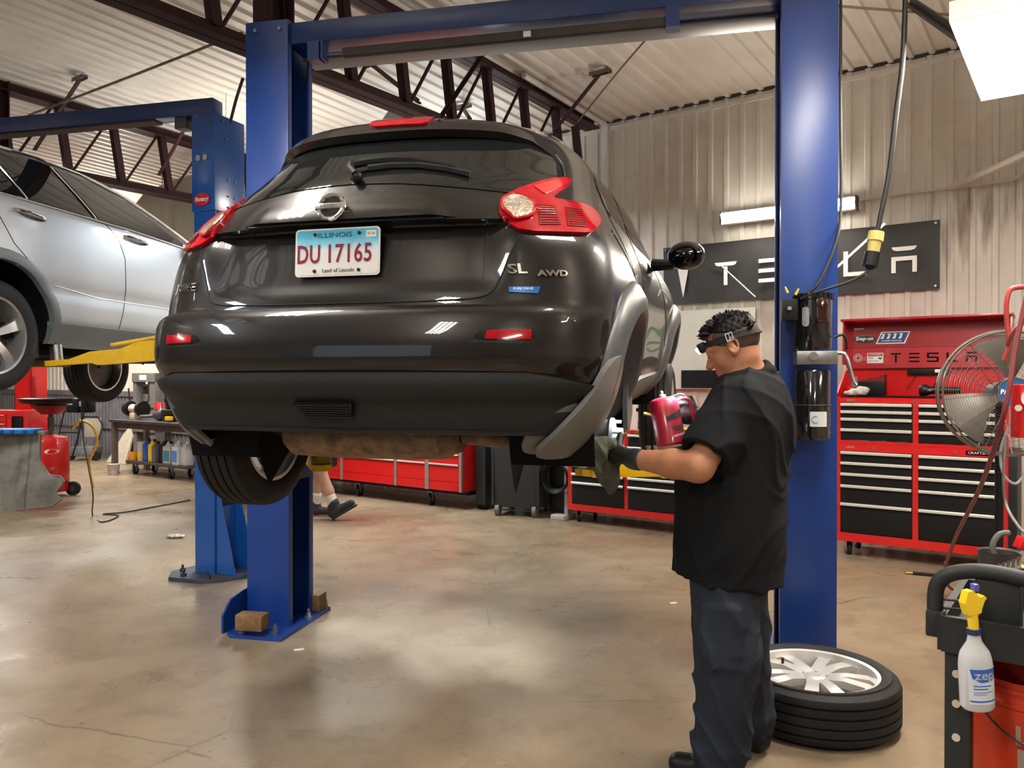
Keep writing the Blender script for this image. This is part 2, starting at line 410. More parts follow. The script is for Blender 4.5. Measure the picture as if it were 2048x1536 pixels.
def nets(ops, lo, hi, h):
    lo = np.array(lo, float); hi = np.array(hi, float); n = np.ceil((hi - lo)/h).astype(int) + 1
    G = sd_grid(ops, lo, n, h)
    S = G < 0
    c = sum(S[a:n[0]-1+a, b:n[1]-1+b, d:n[2]-1+d].astype(int) for a in (0, 1) for b in (0, 1) for d in (0, 1))
    act = (c > 0) & (c < 8); idx = -np.ones(act.shape, int); cells = np.argwhere(act); idx[act] = np.arange(len(cells))
    acc = np.zeros((len(cells), 3)); cnt = np.zeros(len(cells))
    cor = [(a, b, d) for a in (0, 1) for b in (0, 1) for d in (0, 1)]
    for i in range(8):
        for j in range(i+1, 8):
            if sum(abs(cor[i][k] - cor[j][k]) for k in range(3)) != 1: continue
            a = G[cells[:, 0]+cor[i][0], cells[:, 1]+cor[i][1], cells[:, 2]+cor[i][2]]; b = G[cells[:, 0]+cor[j][0], cells[:, 1]+cor[j][1], cells[:, 2]+cor[j][2]]
            m = (a < 0) != (b < 0); t = np.where(m, a/np.where(a == b, 1, a - b), 0)
            p = np.array(cor[i]) + t[:, None]*(np.array(cor[j]) - np.array(cor[i])); acc += p*m[:, None]; cnt += m
    V = lo + h*(cells + acc/cnt[:, None]); F = []
    for k in range(3):
        a, b = [(1, 2), (2, 0), (0, 1)][k]
        sl0 = [slice(1, n[i]-1) for i in range(3)]; sl0[k] = slice(0, n[k]-1); sl1 = list(sl0); sl1[k] = slice(1, n[k])
        A = S[tuple(sl0)]; B = S[tuple(sl1)]; E = np.argwhere(A != B); fl = A[A != B]
        E = E + np.array([0 if i == k else 1 for i in range(3)])
        q = []
        for (da, db) in ((0, 0), (-1, 0), (-1, -1), (0, -1)):
            e = E.copy(); e[:, a] += da; e[:, b] += db; q.append(idx[e[:, 0], e[:, 1], e[:, 2]])
        Q = np.stack(q, 1); Q[fl] = Q[fl]  # orientation settled by recalc
        F.append(np.where(fl[:, None], Q, Q[:, ::-1]))
    return V, np.concatenate(F)
def blob(name, ops, lo, hi, h, m, parent=None, smooth=0):
    V, F = nets(ops, lo, hi, h)
    me = bpy.data.meshes.new(name); me.from_pydata(V.tolist(), [], F.tolist()); me.update()
    bm = bmesh.new(); bm.from_mesh(me)
    for _ in range(smooth): bmesh.ops.smooth_vert(bm, verts=bm.verts, factor=.5, use_axis_x=True, use_axis_y=True, use_axis_z=True)
    bmesh.ops.recalc_face_normals(bm, faces=bm.faces); bm.to_mesh(me); bm.free()
    return link(name, me, m, parent, 180)
# ================================================================== the room
def M_room(): return Matrix.Rotation(ROOM_ROT, 4, 'Z')
def rM(a, b, z=0): return Matrix.Translation(ab(a, b, z)) @ M_room()      # local x = -B (right along the wall), local y = +A
A0, A1, B0, B1 = -7.5, WALL_A, -6.5, 19.0
# floor
fm, t, bs = nt_('polished concrete'); N = t.nodes; L = t.links
tc = N.new('ShaderNodeTexCoord')
def nz(scale, detail=6, rough=.6, dist=0):
    n = N.new('ShaderNodeTexNoise'); n.inputs['Scale'].default_value = scale; n.inputs['Detail'].default_value = detail; n.inputs['Roughness'].default_value = rough; n.inputs['Distortion'].default_value = dist
    L.new(tc.outputs['Object'], n.inputs['Vector']); return n
def ramp(src, stops):
    r = N.new('ShaderNodeValToRGB'); e = r.color_ramp.elements
    while len(e) < len(stops): e.new(.5)
    for k, (p, c) in enumerate(stops): e[k].position = p; e[k].color = (*c, 1)
    L.new(src, r.inputs[0]); return r
def mixc(f, a, b, mode='MIX'):
    m_ = N.new('ShaderNodeMix'); m_.data_type = 'RGBA'; m_.blend_type = mode
    if isinstance(f, float): m_.inputs[0].default_value = f
    else: L.new(f, m_.inputs[0])
    for s_, v in ((6, a), (7, b)):
        if isinstance(v, tuple): m_.inputs[s_].default_value = (*v, 1)
        else: L.new(v, m_.inputs[s_])
    return m_.outputs[2]
base = ramp(nz(.45, 8, .62, .6).outputs['Fac'], [(.30, (.145, .102, .062)), (.46, (.22, .163, .104)), (.58, (.265, .205, .135)), (.74, (.31, .252, .18))])
fine = ramp(nz(4.5, 10, .7).outputs['Fac'], [(.30, (.72, .70, .68)), (.5, (1, 1, 1)), (.7, (1.08, 1.07, 1.06))])
c1 = mixc(1.0, base.outputs[0], fine.outputs[0], 'MULTIPLY')
st = ramp(nz(1.3, 9, .72, 1.2).outputs['Fac'], [(.60, (0, 0, 0)), (.72, (.55, .55, .55))])
c2 = mixc(st.outputs[0], c1, (.11, .075, .045))
sp_ = ramp(nz(16, 3, .5).outputs['Fac'], [(.71, (0, 0, 0)), (.75, (.7, .7, .7))])
c3 = mixc(sp_.outputs[0], c2, (.06, .045, .03))
vor = N.new('ShaderNodeTexVoronoi'); vor.feature = 'DISTANCE_TO_EDGE'; vor.inputs['Scale'].default_value = .55
wn = nz(2.2, 5, .6); va = N.new('ShaderNodeMix'); va.data_type = 'VECTOR'; va.inputs[0].default_value = .12; L.new(tc.outputs['Object'], va.inputs[4]); L.new(wn.outputs['Color'], va.inputs[5]); L.new(va.outputs[1], vor.inputs['Vector'])
cr = ramp(vor.outputs['Distance'], [(0.0, (1, 1, 1)), (.0018, (0, 0, 0))]); crm = ramp(nz(.8, 2).outputs['Fac'], [(.52, (0, 0, 0)), (.6, (.75, .75, .75))])
crk = mixc(1.0, cr.outputs[0], crm.outputs[0], 'MULTIPLY')
c4_ = mixc(crk, c3, (.09, .06, .04))
L.new(c4_, bs.inputs['Base Color'])
rr_ = N.new('ShaderNodeMapRange'); rr_.inputs[1].default_value = .35; rr_.inputs[2].default_value = .65; rr_.inputs[3].default_value = .24; rr_.inputs[4].default_value = .42
L.new(nz(1.8, 8, .7, .5).outputs['Fac'], rr_.inputs[0]); L.new(rr_.outputs[0], bs.inputs['Roughness'])
bp = N.new('ShaderNodeBump'); bp.inputs['Strength'].default_value = .05; bp.inputs['Distance'].default_value = .01; L.new(nz(9, 8, .7).outputs['Fac'], bp.inputs['Height']); L.new(bp.outputs[0], bs.inputs['Normal'])
bs.inputs['Specular IOR Level'].default_value = .5
b = MB(rM(0, 0)); b.bx(-B1, -B0, A0, A1, -.12, 0); struct(b.build('floor', fm))

wall_m = mat('ribbed wall steel', (.64, .60, .53), .42, .0, var=.06, scale=1.6, dirt=(.30, .22, .15), dscale=.9, damt=.35)
def stain(m, centre, sc, col):
    """an old leak stain with runs, fixed to one place of the wall"""
    t = m.node_tree; N = t.nodes; L = t.links; b_ = N['Principled BSDF']; src = b_.inputs['Base Color'].links[0].from_socket
    tc = N.new('ShaderNodeTexCoord'); sb = N.new('ShaderNodeVectorMath'); sb.operation = 'SUBTRACT'; L.new(tc.outputs['Object'], sb.inputs[0]); sb.inputs[1].default_value = centre
    ml = N.new('ShaderNodeVectorMath'); ml.operation = 'MULTIPLY'; L.new(sb.outputs[0], ml.inputs[0]); ml.inputs[1].default_value = sc
    ln = N.new('ShaderNodeVectorMath'); ln.operation = 'LENGTH'; L.new(ml.outputs[0], ln.inputs[0])
    mr = N.new('ShaderNodeMapRange'); mr.inputs[1].default_value = .2; mr.inputs[2].default_value = 1; mr.inputs[3].default_value = .32; mr.inputs[4].default_value = 0; L.new(ln.outputs['Value'], mr.inputs[0])
    m3 = N.new('ShaderNodeVectorMath'); m3.operation = 'MULTIPLY'; L.new(tc.outputs['Object'], m3.inputs[0]); m3.inputs[1].default_value = (14, 14, 1.6)
    nz = N.new('ShaderNodeTexNoise'); nz.inputs['Scale'].default_value = 1; nz.inputs['Detail'].default_value = 8; L.new(m3.outputs[0], nz.inputs['Vector'])
    ad = N.new('ShaderNodeMath'); ad.operation = 'ADD'; L.new(mr.outputs[0], ad.inputs[0]); L.new(nz.outputs['Fac'], ad.inputs[1])
    r2 = N.new('ShaderNodeMapRange'); r2.inputs[1].default_value = .64; r2.inputs[2].default_value = .90; r2.inputs[3].default_value = 0; r2.inputs[4].default_value = .8; L.new(ad.outputs[0], r2.inputs[0])
    gt = N.new('ShaderNodeMath'); gt.operation = 'LESS_THAN'; L.new(ln.outputs['Value'], gt.inputs[0]); gt.inputs[1].default_value = 1.0
    mm = N.new('ShaderNodeMath'); mm.operation = 'MULTIPLY'; L.new(r2.outputs[0], mm.inputs[0]); L.new(gt.outputs[0], mm.inputs[1])
    mx = N.new('ShaderNodeMix'); mx.data_type = 'RGBA'; L.new(mm.outputs[0], mx.inputs[0]); L.new(src, mx.inputs[6]); mx.inputs[7].default_value = (*col, 1); L.new(mx.outputs[2], b_.inputs['Base Color'])
ceil_m = mat('ribbed ceiling steel', (.62, .58, .51), .40, .0, var=.06, scale=1.2, dirt=(.36, .30, .22), dscale=1.1, damt=.25)
RIB = .157
def ribbed(x0, x1, rib=RIB, h=.016, phase=0.0):
    """profile of a ribbed sheet: (x, out) with narrow raised ribs"""
    P = []; x = math.floor((x0 - phase)/rib)*rib + phase
    while x < x1 + rib:
        for dx, o in ((-.030, 0), (-.018, h), (.018, h), (.030, 0)):
            if x0 <= x + dx <= x1: P.append((x + dx, o))
        x += rib
    return [(x0, P[0][1])] + P + [(x1, P[-1][1])]
def ribbed_wall(name, M, x0, x1, z0, z1, m):
    """wall in the xz plane of M facing -y"""
    b = MB(M); P = ribbed(x0, x1)
    b.grid([[(x, -o, z0), (x, -o, z1)] for x, o in P]); b.bx(x0, x1, .004, .06, z0, z1)
    return struct(b.build(name, m, sharp=20))
ribbed_wall('wall_back', rM(A1, 0), -B1, -B0, 0, 4.072, wall_m)
ribbed_wall('wall_left', Matrix.Translation(ab(0, B1)) @ Matrix.Rotation(ROOM_ROT + math.pi/2, 4, 'Z'), A0, A1, 0, 4.45, wall_m)
ribbed_wall('wall_right', Matrix.Translation(ab(0, B0)) @ Matrix.Rotation(ROOM_ROT - math.pi/2, 4, 'Z'), -A1, -A0, 0, 4.45, wall_m)
# the wall behind the camera, with an open overhead door
b = MB(rM(A0, 0)); 
for x0, x1, z0, z1 in ((-B1, -4.2, 0, 4.45), (1.2, -B0, 0, 4.45), (-4.2, 1.2, 3.3, 4.45)): b.bx(x0, x1, -.06, 0, z0, z1)
struct(b.build('wall_front', wall_m))
# ceiling: ribs run along A, falling toward the back wall
b = MB(M_room()); P = ribbed(-B1, -B0, h=.022, phase=.02)
b.grid([[(x, A0, ceil_z(0) - o), (x, 0, ceil_z(0) - o), (x, A1, ceil_z(A1) - o)] for x, o in P])
b.box((-(B0+B1)/2, A1/2, ceil_z(A1/2) + .045), (B1-B0, A1, .03), rot=(-math.atan(.042), 0, 0)); b.bx(-B1, -B0, A0, 0, ceil_z(0) + .03, ceil_z(0) + .06)
struct(b.build('ceiling', ceil_m, sharp=20))
b = MB(rM(A1, 0)); b.bx(-B1, -B0, -.010, .03, 4.070, 4.098); struct(b.build('trim_1', mat('dark closure strip', (.05, .04, .035), .8)))
b = MB(rM(A1, 0)); b.bx(-B1, -B0, -.026, .0, 3.995, 4.035); struct(b.build('trim_2', wall_m))
# painted corner trim rising on the back wall, with the ceiling strip that meets it
b = MB(rM(A1, 4.12)); b.bx(-.035, .035, -.05, 0, 0, 4.06, bev=.006); struct(b.build('trim_3', white_paint))
b = MB(M_room()); b.tube([(-4.12, A1 - .03, ceil_z(A1) - .04), (-4.12, A1 - 1.5, ceil_z(A1 - 1.5) - .04)], .03, 6); struct(b.build('trim_4', white_paint))
# grey wainscot of sheet steel on the far left stretch of the back wall
wain = mat('grey wainscot steel', (.165, .165, .185), .5, .2, var=.15, scale=5, dirt=(.07, .06, .06), dscale=2, damt=.5)
b = MB(rM(A1 - .02, 0)); P = ribbed(-18.9, -8.4, rib=.115, h=.02)
b.grid([[(x, -o - .015, 0), (x, -o - .015, 1.10)] for x, o in P]); b.bx(-18.9, -8.4, -.05, -.01, 1.10, 1.19); b.bx(-18.9, -8.4, -.055, -.01, .52, .55)
struct(b.build('trim_5', wain, sharp=20))
# white wall strip: brighter bay of wall left of the wainscot cap is the same sheet

# ------------------------------------------------------------------ roof trusses and steel columns
def bar(b, p0, p1, w, h):
    """angle-iron bar"""
    p0, p1 = Vector(p0), Vector(p1); d = (p1-p0).normalized(); s_ = d.cross(Vector((0, 0, 1)))
    s_ = Vector((1, 0, 0)) if s_.length < .1 else s_.normalized(); u = s_.cross(d)
    M = frame(p0, s_, u); L_ = (p1-p0).length
    b.prism([(-w/2, -h/2), (w/2, -h/2), (w/2, -h/2+.012), (-w/2+.012, -h/2+.012), (-w/2+.012, h/2), (-w/2, h/2)], -L_ if (M.to_3x3() @ Vector((0, 0, 1))).dot(d) < 0 else L_, M)
def truss(bb, a_from, a_to, label, zb=3.47):
    T = thing('roof_truss', label, 'truss', ab(a_to, bb, zb), (0, 0, ROOM_ROT), 'roof trusses')
    zt = lambda y: ceil_z(a_to + y) - zb - .07
    Lh = a_to - a_from
    b = MB()
    for s_ in (-1, 1): bar(b, (s_*.045, -Lh, zt(-Lh)), (s_*.045, 0, zt(0)), s_*.08, .10)
    b.build('top_chord', maroon, T, sharp=20)
    b = MB()
    for s_ in (-1, 1): bar(b, (s_*.045, -Lh, 0), (s_*.045, -.35, 0), s_*.08, .09)
    b.build('bottom_chord', maroon, T, sharp=20)
    y = -.62; k = 0
    while y > -Lh + .3:
        b = MB(); bar(b, (0, y, .03), (0, y - .10, zt(y) - .03), .055, .075); bar(b, (.03, y, .03), (.03, y - .10, zt(y) - .03), -.03, .075); b.build('web_post', maroon, T, sharp=20)
        b = MB(); b.cyl((0, y - .12, zt(y) - .02), (0, y - .50, .03), .014, n=8); b.build('web_rod', maroon, T)
        y -= .54; k += 1
    return T
truss(4.2, -2.2, 7.2, 'maroon steel roof truss passing over the dark crossover and meeting the banner wall')
truss(8.3, -2.2, 7.2, 'maroon steel roof truss behind the overhead beam of the lift with the silver suv')
for bb, zc0, lab in ((4.2, 0, 'maroon steel column rising behind the top of the left blue lift column'), (8.3, 2.9, 'maroon steel post hanging from the far truss at the left edge')):
    b = MB(rM(3.22, bb)); b.bx(-.09, .09, -.09, -.078, zc0, 4.2); b.bx(-.09, .09, .078, .09, zc0, 4.2); b.bx(-.006, .006, -.078, .078, zc0, 4.2)
    tag(b.build('steel_column', maroon), lab, 'column')
# diagonal ceiling braces with small perforated shoes
shoe_m = mat('galvanised strut', (.20, .19, .17), .5, .7, var=.2)
def brace(p0, p1, lab, shoe=True, m=maroon, w=.035, shoedir=None):
    r = thing('roof_brace', lab, 'brace', p0)
    b = MB(); bar(b, (0, 0, 0), Vector(p1) - Vector(p0), w, w); b.build('brace_bar', m, r, sharp=20)
    if shoe:
        b = MB(Matrix.Translation(Vector(p1) - Vector(p0)) @ M_room()); b.bx(-.10, .10, -.025, .025, .0, .012)
        for s_ in (-1, 1): b.bx(-.10, .10, s_*.025 - .002, s_*.025 + .002, -.022, .012)
        for k in range(4): b.cyl((-.075 + k*.05, -.028, -.007), (-.075 + k*.05, .028, -.007), .006, n=8)
        b.build('brace_shoe', shoe_m, r, sharp=20)
    return r
def on_ceiling(px, py, dz=.05):
    """point of the ceiling seen at that place"""
    dx, dz_ = (px-1024)/1600, (755-py)/1600; k = AX[0]*dx + AX[1]
    Y = (4.10 - dz + .042*WALL_A - 1.43)/(dz_ + .042*k); return Vector((dx*Y, Y, 1.43 + dz_*Y))
def on_line(px, b0):
    """distance Y at which the view column px crosses the line b = b0"""
    return b0/(BX_[0]*(px-1024)/1600 + BX_[1])
brace(at(1107, 262, on_line(1107, 4.2)), on_ceiling(1200, 146), 'maroon brace from truss end to the ceiling shoe right of the crossover roof')
brace(at(880, 238, on_line(880, 4.2)), on_ceiling(978, 92), 'long thin maroon brace crossing in front of the truss above the crossover', shoe=False)
brace(at(840, 205, on_line(840, 4.2)), on_ceiling(742, 128), 'maroon brace with shoe between the lift crossbeam and the truss')
brace(at(940, 236, on_line(940, 4.2)), on_ceiling(925, 214), 'short maroon brace with shoe behind the truss above the crossover spoiler')
brace(at(70, 300, on_line(70, 8.3)), on_ceiling(162, 158), 'maroon brace reaching the ceiling above the silver suv roof')
brace(at(318, 350, on_line(318, 8.3)), on_ceiling(380, 240), 'maroon brace running up beside the far lift column', shoe=False)
brace(on_ceiling(1812, 4, .12), at(1952, 98, 4.2), 'dark brace at top right beside the bright fluorescent fixture', shoe=False, m=black_p, w=.05)
brace(ab(7.25, 4.35, 3.35), ab(6.85, 4.2, 3.95), 'dark knee brace on the wall where the truss ends', shoe=False, w=.07)
# tension rods and cables under the ceiling
def cable(name, pts, r, m, lab, cat='cable', group=None):
    b = MB(); o = Vector(pts[0]); b.tube([Vector(p) - o for p in spline(pts, 8)], r, 8); ob = b.build(name, m); ob.location = o; return tag(ob, lab, cat, group)
rod_m = mat('dusty rod', (.17, .12, .08), .6, .3)
cable('tension_rod', [on_ceiling(486, 68, .25), on_ceiling(250, 160, .25), on_ceiling(60, 232, .25)], .011, rod_m, 'thin rusty tension rod slanting across the ceiling at upper left', 'rod')
cable('tension_rod', [on_ceiling(1331, 37, .12), on_ceiling(1240, 140, .12), on_ceiling(1155, 245, .12)], .008, rod_m, 'thin rod slanting down to the truss end right of the lift crossbeam', 'rod')
cable('tension_rod', [on_ceiling(1672, 15, .3), on_ceiling(1960, 37, .3)], .009, rod_m, 'thin rod running right from the lift column to the bright fixture', 'rod')
black_wire = mat('black cable', (.012, .011, .011), .5)
cable('lift_cable', [at(487, 160, 4.9), at(474, 200, 5.1), at(462, 246, 5.3)], .010, black_wire, 'short black cable hanging left of the near lift column top')

# ------------------------------------------------------------------ fluorescent fixtures
tube_m = mat('fluorescent tube', (1, .97, .92), .4, emit=26, ecol=(1.0, .94, .84))
tube_cool = mat('fluorescent tube cool', (1, 1, 1), .4, emit=20, ecol=(.86, .93, 1.0))
def fixture(a, b_, z, cool, lab, group, nt=4):
    T = thing('fluorescent_fixture', lab, 'ceiling light', ab(a, b_, z), (0, 0, ROOM_ROT), group)
    w = .19 if nt == 4 else .1
    b = MB(); b.grid([[(x, -.61, zz), (x, .61, zz)] for x, zz in ((-w, -.02), (-w*.9, .03), (-w*.5, .055), (w*.5, .055), (w*.9, .03), (w, -.02))])
    for s_ in (-1, 1): b.box((0, s_*.612, .02), (2*w, .006, .09))
    b.box((0, 0, .082), (.16, 1.2, .04)); b.build('housing', white_paint, T, sharp=20)
    for k in range(nt):
        x = (-w*.78 + k*w*1.56/(nt-1)); b = MB(); b.cyl((x, -.59, 0), (x, .59, 0), .013, n=12); b.build('tube', tube_cool if cool else tube_m, T)
    b = MB()
    for y in (-.5, .5): b.cyl((0, y, .09), (0, y, ceil_z(a + y) - z - .06), .003, n=6)
    b.build('chain', steel, T)
    return T
FLAB = {2: 'added low-hung fluorescent fixture hidden behind the far lift column', 3: 'added fluorescent fixture hidden behind the silver suv, lighting the far wall', 4: 'fluorescent fixture past the left edge beside the silver suv', 5: 'fluorescent fixture hanging just behind the camera', 6: 'fluorescent fixture behind the camera on the right', 7: 'warm fluorescent fixture past the right edge', 8: 'cool fluorescent fixture behind the camera on the left', 9: 'added fluorescent fixture hidden behind the silver suv in the far left corner', 10: 'fluorescent fixture far behind the camera on the left', 11: 'added cool fluorescent fixture hidden behind the dark crossover', 12: 'fluorescent fixture above the mechanic, past the top edge'}
labs = ['bright four-tube fluorescent fixture hanging at the top right corner', 'fluorescent fixture cut by the top edge above the silver suv']
for i, (a, b_, z, col, pw) in enumerate(FIXTURES):
    if i in (0, 1): fixture(a, b_, z, False, labs[i], 'fluorescent fixtures')
    else: fixture(a, b_, z, col == COOL, FLAB[i], 'fluorescent fixtures')
# strip light on the back wall
T = thing('wall_strip_fixture', 'long fluorescent strip light on the wall behind the right lift column', 'wall light', ab(WALL_A - .05, 2.22, 2.92), (0, 0, ROOM_ROT))
b = MB(); b.bx(-.6, .6, -.06, .03, -.055, .055, bev=.006); b.build('housing', white_paint, T)
for x in (-.6, .585): b = MB(); b.bx(x, x + .015, -.13, -.05, -.07, .05); b.build('end_cap', dark_steel, T)
for dz in (-.03, .025): b = MB(); b.cyl((-.58, -.085, dz), (.58, -.085, dz), .016, n=12); b.build('tube', tube_m, T)

# ------------------------------------------------------------------ banner, sign, conduit
ban_m = mat('black banner vinyl', (.034, .033, .033), .5, var=.12, scale=3, bump=.25, bscale=3)
T = thing('banner', 'black banner with wide white lettering hung on the ribbed wall', 'banner', ab(WALL_A - .055, 2.23, 2.43), (0, 0, ROOM_ROT))
b = MB(); b.grid([[(x, .012*math.sin(x*9 + z*3)*math.cos(z*4), z) for z in np.linspace(-.28, .28, 8)] for x in np.linspace(-1.22, 1.22, 60)]); b.grid([[(x, .006 + .012*math.sin(x*9 + z*3)*math.cos(z*4), z) for z in np.linspace(-.28, .28, 8)] for x in np.linspace(-1.22, 1.22, 60)])
b.build('banner_cloth', ban_m, T, fix=False)
BM = frame((0, -.018, 0), (1, 0, 0), (0, 0, 1))
def letter(polys, x, z, w, h, name='lettering', T=T, m=text_white, M=BM, d=.004):
    b = MB()
    for p in polys: b.prism([(x + q[0]*w, z + q[1]*h) for q in p], d, M)
    return b.build(name, m, T, sharp=None)
GLY = {'T': [[(0, 1), (.06, .88), (.18, .84), (.82, .84), (.94, .88), (1, 1)], [(.42, 0), (.58, 0), (.58, .80), (.42, .80)]],
       'E': [[(.05, 1), (.05, .84), (.95, .84), (1, 1)], [(.05, .58), (.05, .42), (.95, .42), (.95, .58)], [(.05, .16), (.05, 0), (1, 0), (.95, .16)]],
       'S': [[(0, 1), (0, .42), (.82, .42), (.82, .16), (0, .16), (0, 0), (1, 0), (1, .58), (.18, .58), (.18, .84), (1, .84), (1, 1)]],
       'L': [[(.05, 1), (.05, 0), (.90, 0), (1, .16), (.22, .16), (.22, 1)]],
       'A': [[(.05, 1), (.12, .88), (.25, .84), (.75, .84), (.88, .88), (.95, 1)], [(.05, 0), (.05, .62), (.95, .62), (.95, 0), (.79, 0), (.79, .46), (.21, .46), (.21, 0)]]}
xs = [-.68, -.27, .10, .47, .85]
for ch, x in zip('TESLA', xs): letter(GLY[ch], x, -.13, .215, .215, 'lettering')
# the T emblem left of the word
b = MB(); cx_, r0_ = -1.0, .46
arc = [(cx_ + .21*math.sin(t_), .20 - .06*(t_/.9)**2*1.0) for t_ in np.linspace(-.95, .95, 14)]; arc2 = [(cx_ + .19*math.sin(t_), .155 - .05*(t_/.9)**2) for t_ in np.linspace(.95, -.95, 14)]
b.prism(arc + arc2, .004, BM); b.prism([(cx_ - .19, .09), (cx_ - .06, .13), (cx_, .09), (cx_ + .06, .13), (cx_ + .19, .09), (cx_ + .10, .075), (cx_ + .055, .06), (cx_, -.22), (cx_ - .055, .06), (cx_ - .10, .075)], .004, BM)
b.build('emblem', text_white, T, sharp=None)
b = MB()
for x in (-1.19, 1.19):
    for z in (-.255, .255): b.cyl((x, -.02, z), (x, -.002, z), .010, n=10)
b.build('grommet', steel, T)
# white board with a green leaf mark
leaf = mat('green leaf print', (.02, .26, .10), .5); brd = mat('white board', (.56, .56, .50), .5, var=.05)
T = thing('wall_sign', 'white board with green leaf strokes behind the mechanic', 'sign', ab(WALL_A - .05, 3.15, 1.72), (0, 0, ROOM_ROT))
b = MB(); b.bx(-.62, .62, -.012, .012, -.40, .36); b.build('board', brd, T)
SM = frame((0, -.013, 0), (1, 0, 0), (0, 0, 1))
b = MB()
for pts in ([(.30, .02), (.44, .14), (.60, .20), (.48, .10)], [(.34, .0), (.48, .05), (.60, .04), (.48, .0)], [(.36, -.04), (.46, -.06), (.54, -.16), (.44, -.13)]): b.prism(smooth_poly(pts, 2), .002, SM)
b.build('leaf_mark', leaf, T, sharp=None)
b = MB(); b.bx(-.1, .56, -.02, -.01, -.39, -.22); b.build('dark_strip', black_p, T)
stain(wall_m, (AX[0]*WALL_A + BX_[0]*.80, AX[1]*WALL_A + BX_[1]*.80, 2.72), (2.3, 2.3, 1.9), (.16, .09, .055))
# conduit along the wall and up to the corner
cond = mat('painted conduit', (.55, .51, .44), .5)
def wallp(px, py, off=.06):
    dx = (px-1024)/1600; Y = (WALL_A - off)/(AX[0]*dx + AX[1]); return Vector((dx*Y, Y, 1.43 + (755-py)/1600*Y))
cable('wall_conduit', [wallp(1705, 402), wallp(1800, 388), wallp(1935, 372), wallp(2010, 361), wallp(2040, 350), wallp(2047, 325)], .014, cond, 'thin painted conduit running along the wall right of the strip light', 'pipe')
cable('wall_conduit', [wallp(1905, 372, .08), wallp(1960, 350, .3), wallp(2060, 304, .7), wallp(2120, 275, .9)], .028, cond, 'fat pale pipe rising right from the stained wall patch', 'pipe')
cable('guy_wire', [wallp(1440, 530, .4), wallp(1510, 594, .4)], .006, white_paint, 'thin white cord crossing the banner left of the right lift column', 'cord')
# pale hooded lamp above the crossover roof, seen against the far ceiling
T = thing('hooded_lamp', 'pale angular lamp hood just above the brake light of the crossover', 'ceiling light', at(812, 245, 7.0))
b = MB(); b.prism([(-.14, -.05), (-.05, .07), (.06, .05), (.12, -.05)], .25, frame((0, 0, 0), (1, -.1, 0), (0, 0, 1))); b.build('hood', white_paint, T)
b = MB(); b.cyl((0, -.12, .06), (0, -.12, 1.0), .006, n=6); b.build('hanger', dark_steel, T)
# ---------------------------------------------------------------- dark crossover: body surface
import math
import numpy as np
CAR_YAW = math.radians(15.0); CAR_PITCH = math.radians(3.0); CAR_POS = (-0.58, 2.60, 0.905)
#      z     yr    w     yc    n    yf    ycf
SEC = [(0.26, .150, .690, .42, 3.2, 3.98, 3.50),
       (0.32, .090, .755, .42, 3.2, 4.02, 3.50),
       (0.40, .045, .805, .43, 3.0, 4.06, 3.50),
       (0.50, .010, .838, .45, 2.9, 4.09, 3.50),
       (0.60, .005, .850, .46, 2.8, 4.11, 3.50),
       (0.70, .030, .850, .47, 2.8, 4.12, 3.50),
       (0.75, .060, .846, .47, 2.7, 4.12, 3.50),
       (0.85, .075, .838, .49, 2.6, 4.11, 3.48),
       (0.95, .085, .822, .51, 2.5, 4.06, 3.42),
       (1.02, .095, .800, .58, 2.4, 3.95, 3.36),
       (1.10, .125, .768, .72, 2.2, 3.60, 3.15),
       (1.17, .175, .740, .86, 2.1, 3.20, 2.85),
       (1.25, .275, .715, 1.0, 2.1, 2.95, 2.60),
       (1.33, .380, .685, 1.1, 2.1, 2.76, 2.42),
       (1.40, .470, .640, 1.15, 2.2, 2.56, 2.22),
       (1.46, .560, .565, 1.15, 2.3, 2.35, 2.0),
       (1.50, .680, .440, 1.2, 2.2, 2.00, 1.70)]
_ST = np.array(SEC)
def _pchip_slopes(x, y):
    h = np.diff(x); d = np.diff(y) / h; m = np.zeros(len(x)); m[0] = d[0]; m[-1] = d[-1]
    for i in range(1, len(x) - 1):
        if d[i-1] * d[i] > 0:
            w1 = 2*h[i] + h[i-1]; w2 = h[i] + 2*h[i-1]; m[i] = (w1 + w2) / (w1/d[i-1] + w2/d[i])
    return m
def table_fn(tab):
    """smooth interpolation of the columns of a table over its first column"""
    x = tab[:, 0]; M = [_pchip_slopes(x, tab[:, k]) for k in range(1, tab.shape[1])]
    def f(z):
        z = np.clip(z, x[0], x[-1]); i = np.clip(np.searchsorted(x, z) - 1, 0, len(x) - 2)
        h = x[i+1] - x[i]; t = (z - x[i]) / h
        out = []
        for k in range(1, tab.shape[1]):
            y = tab[:, k]; m = M[k-1]
            out.append((2*t**3 - 3*t**2 + 1)*y[i] + (t**3 - 2*t**2 + t)*h*m[i] + (-2*t**3 + 3*t**2)*y[i+1] + (t**3 - t**2)*h*m[i+1])
        return out
    return f
_sec = table_fn(_ST)
def sstep(a, b, v):
    t = np.clip((v - a) / (b - a), 0, 1); return t*t*(3 - 2*t)
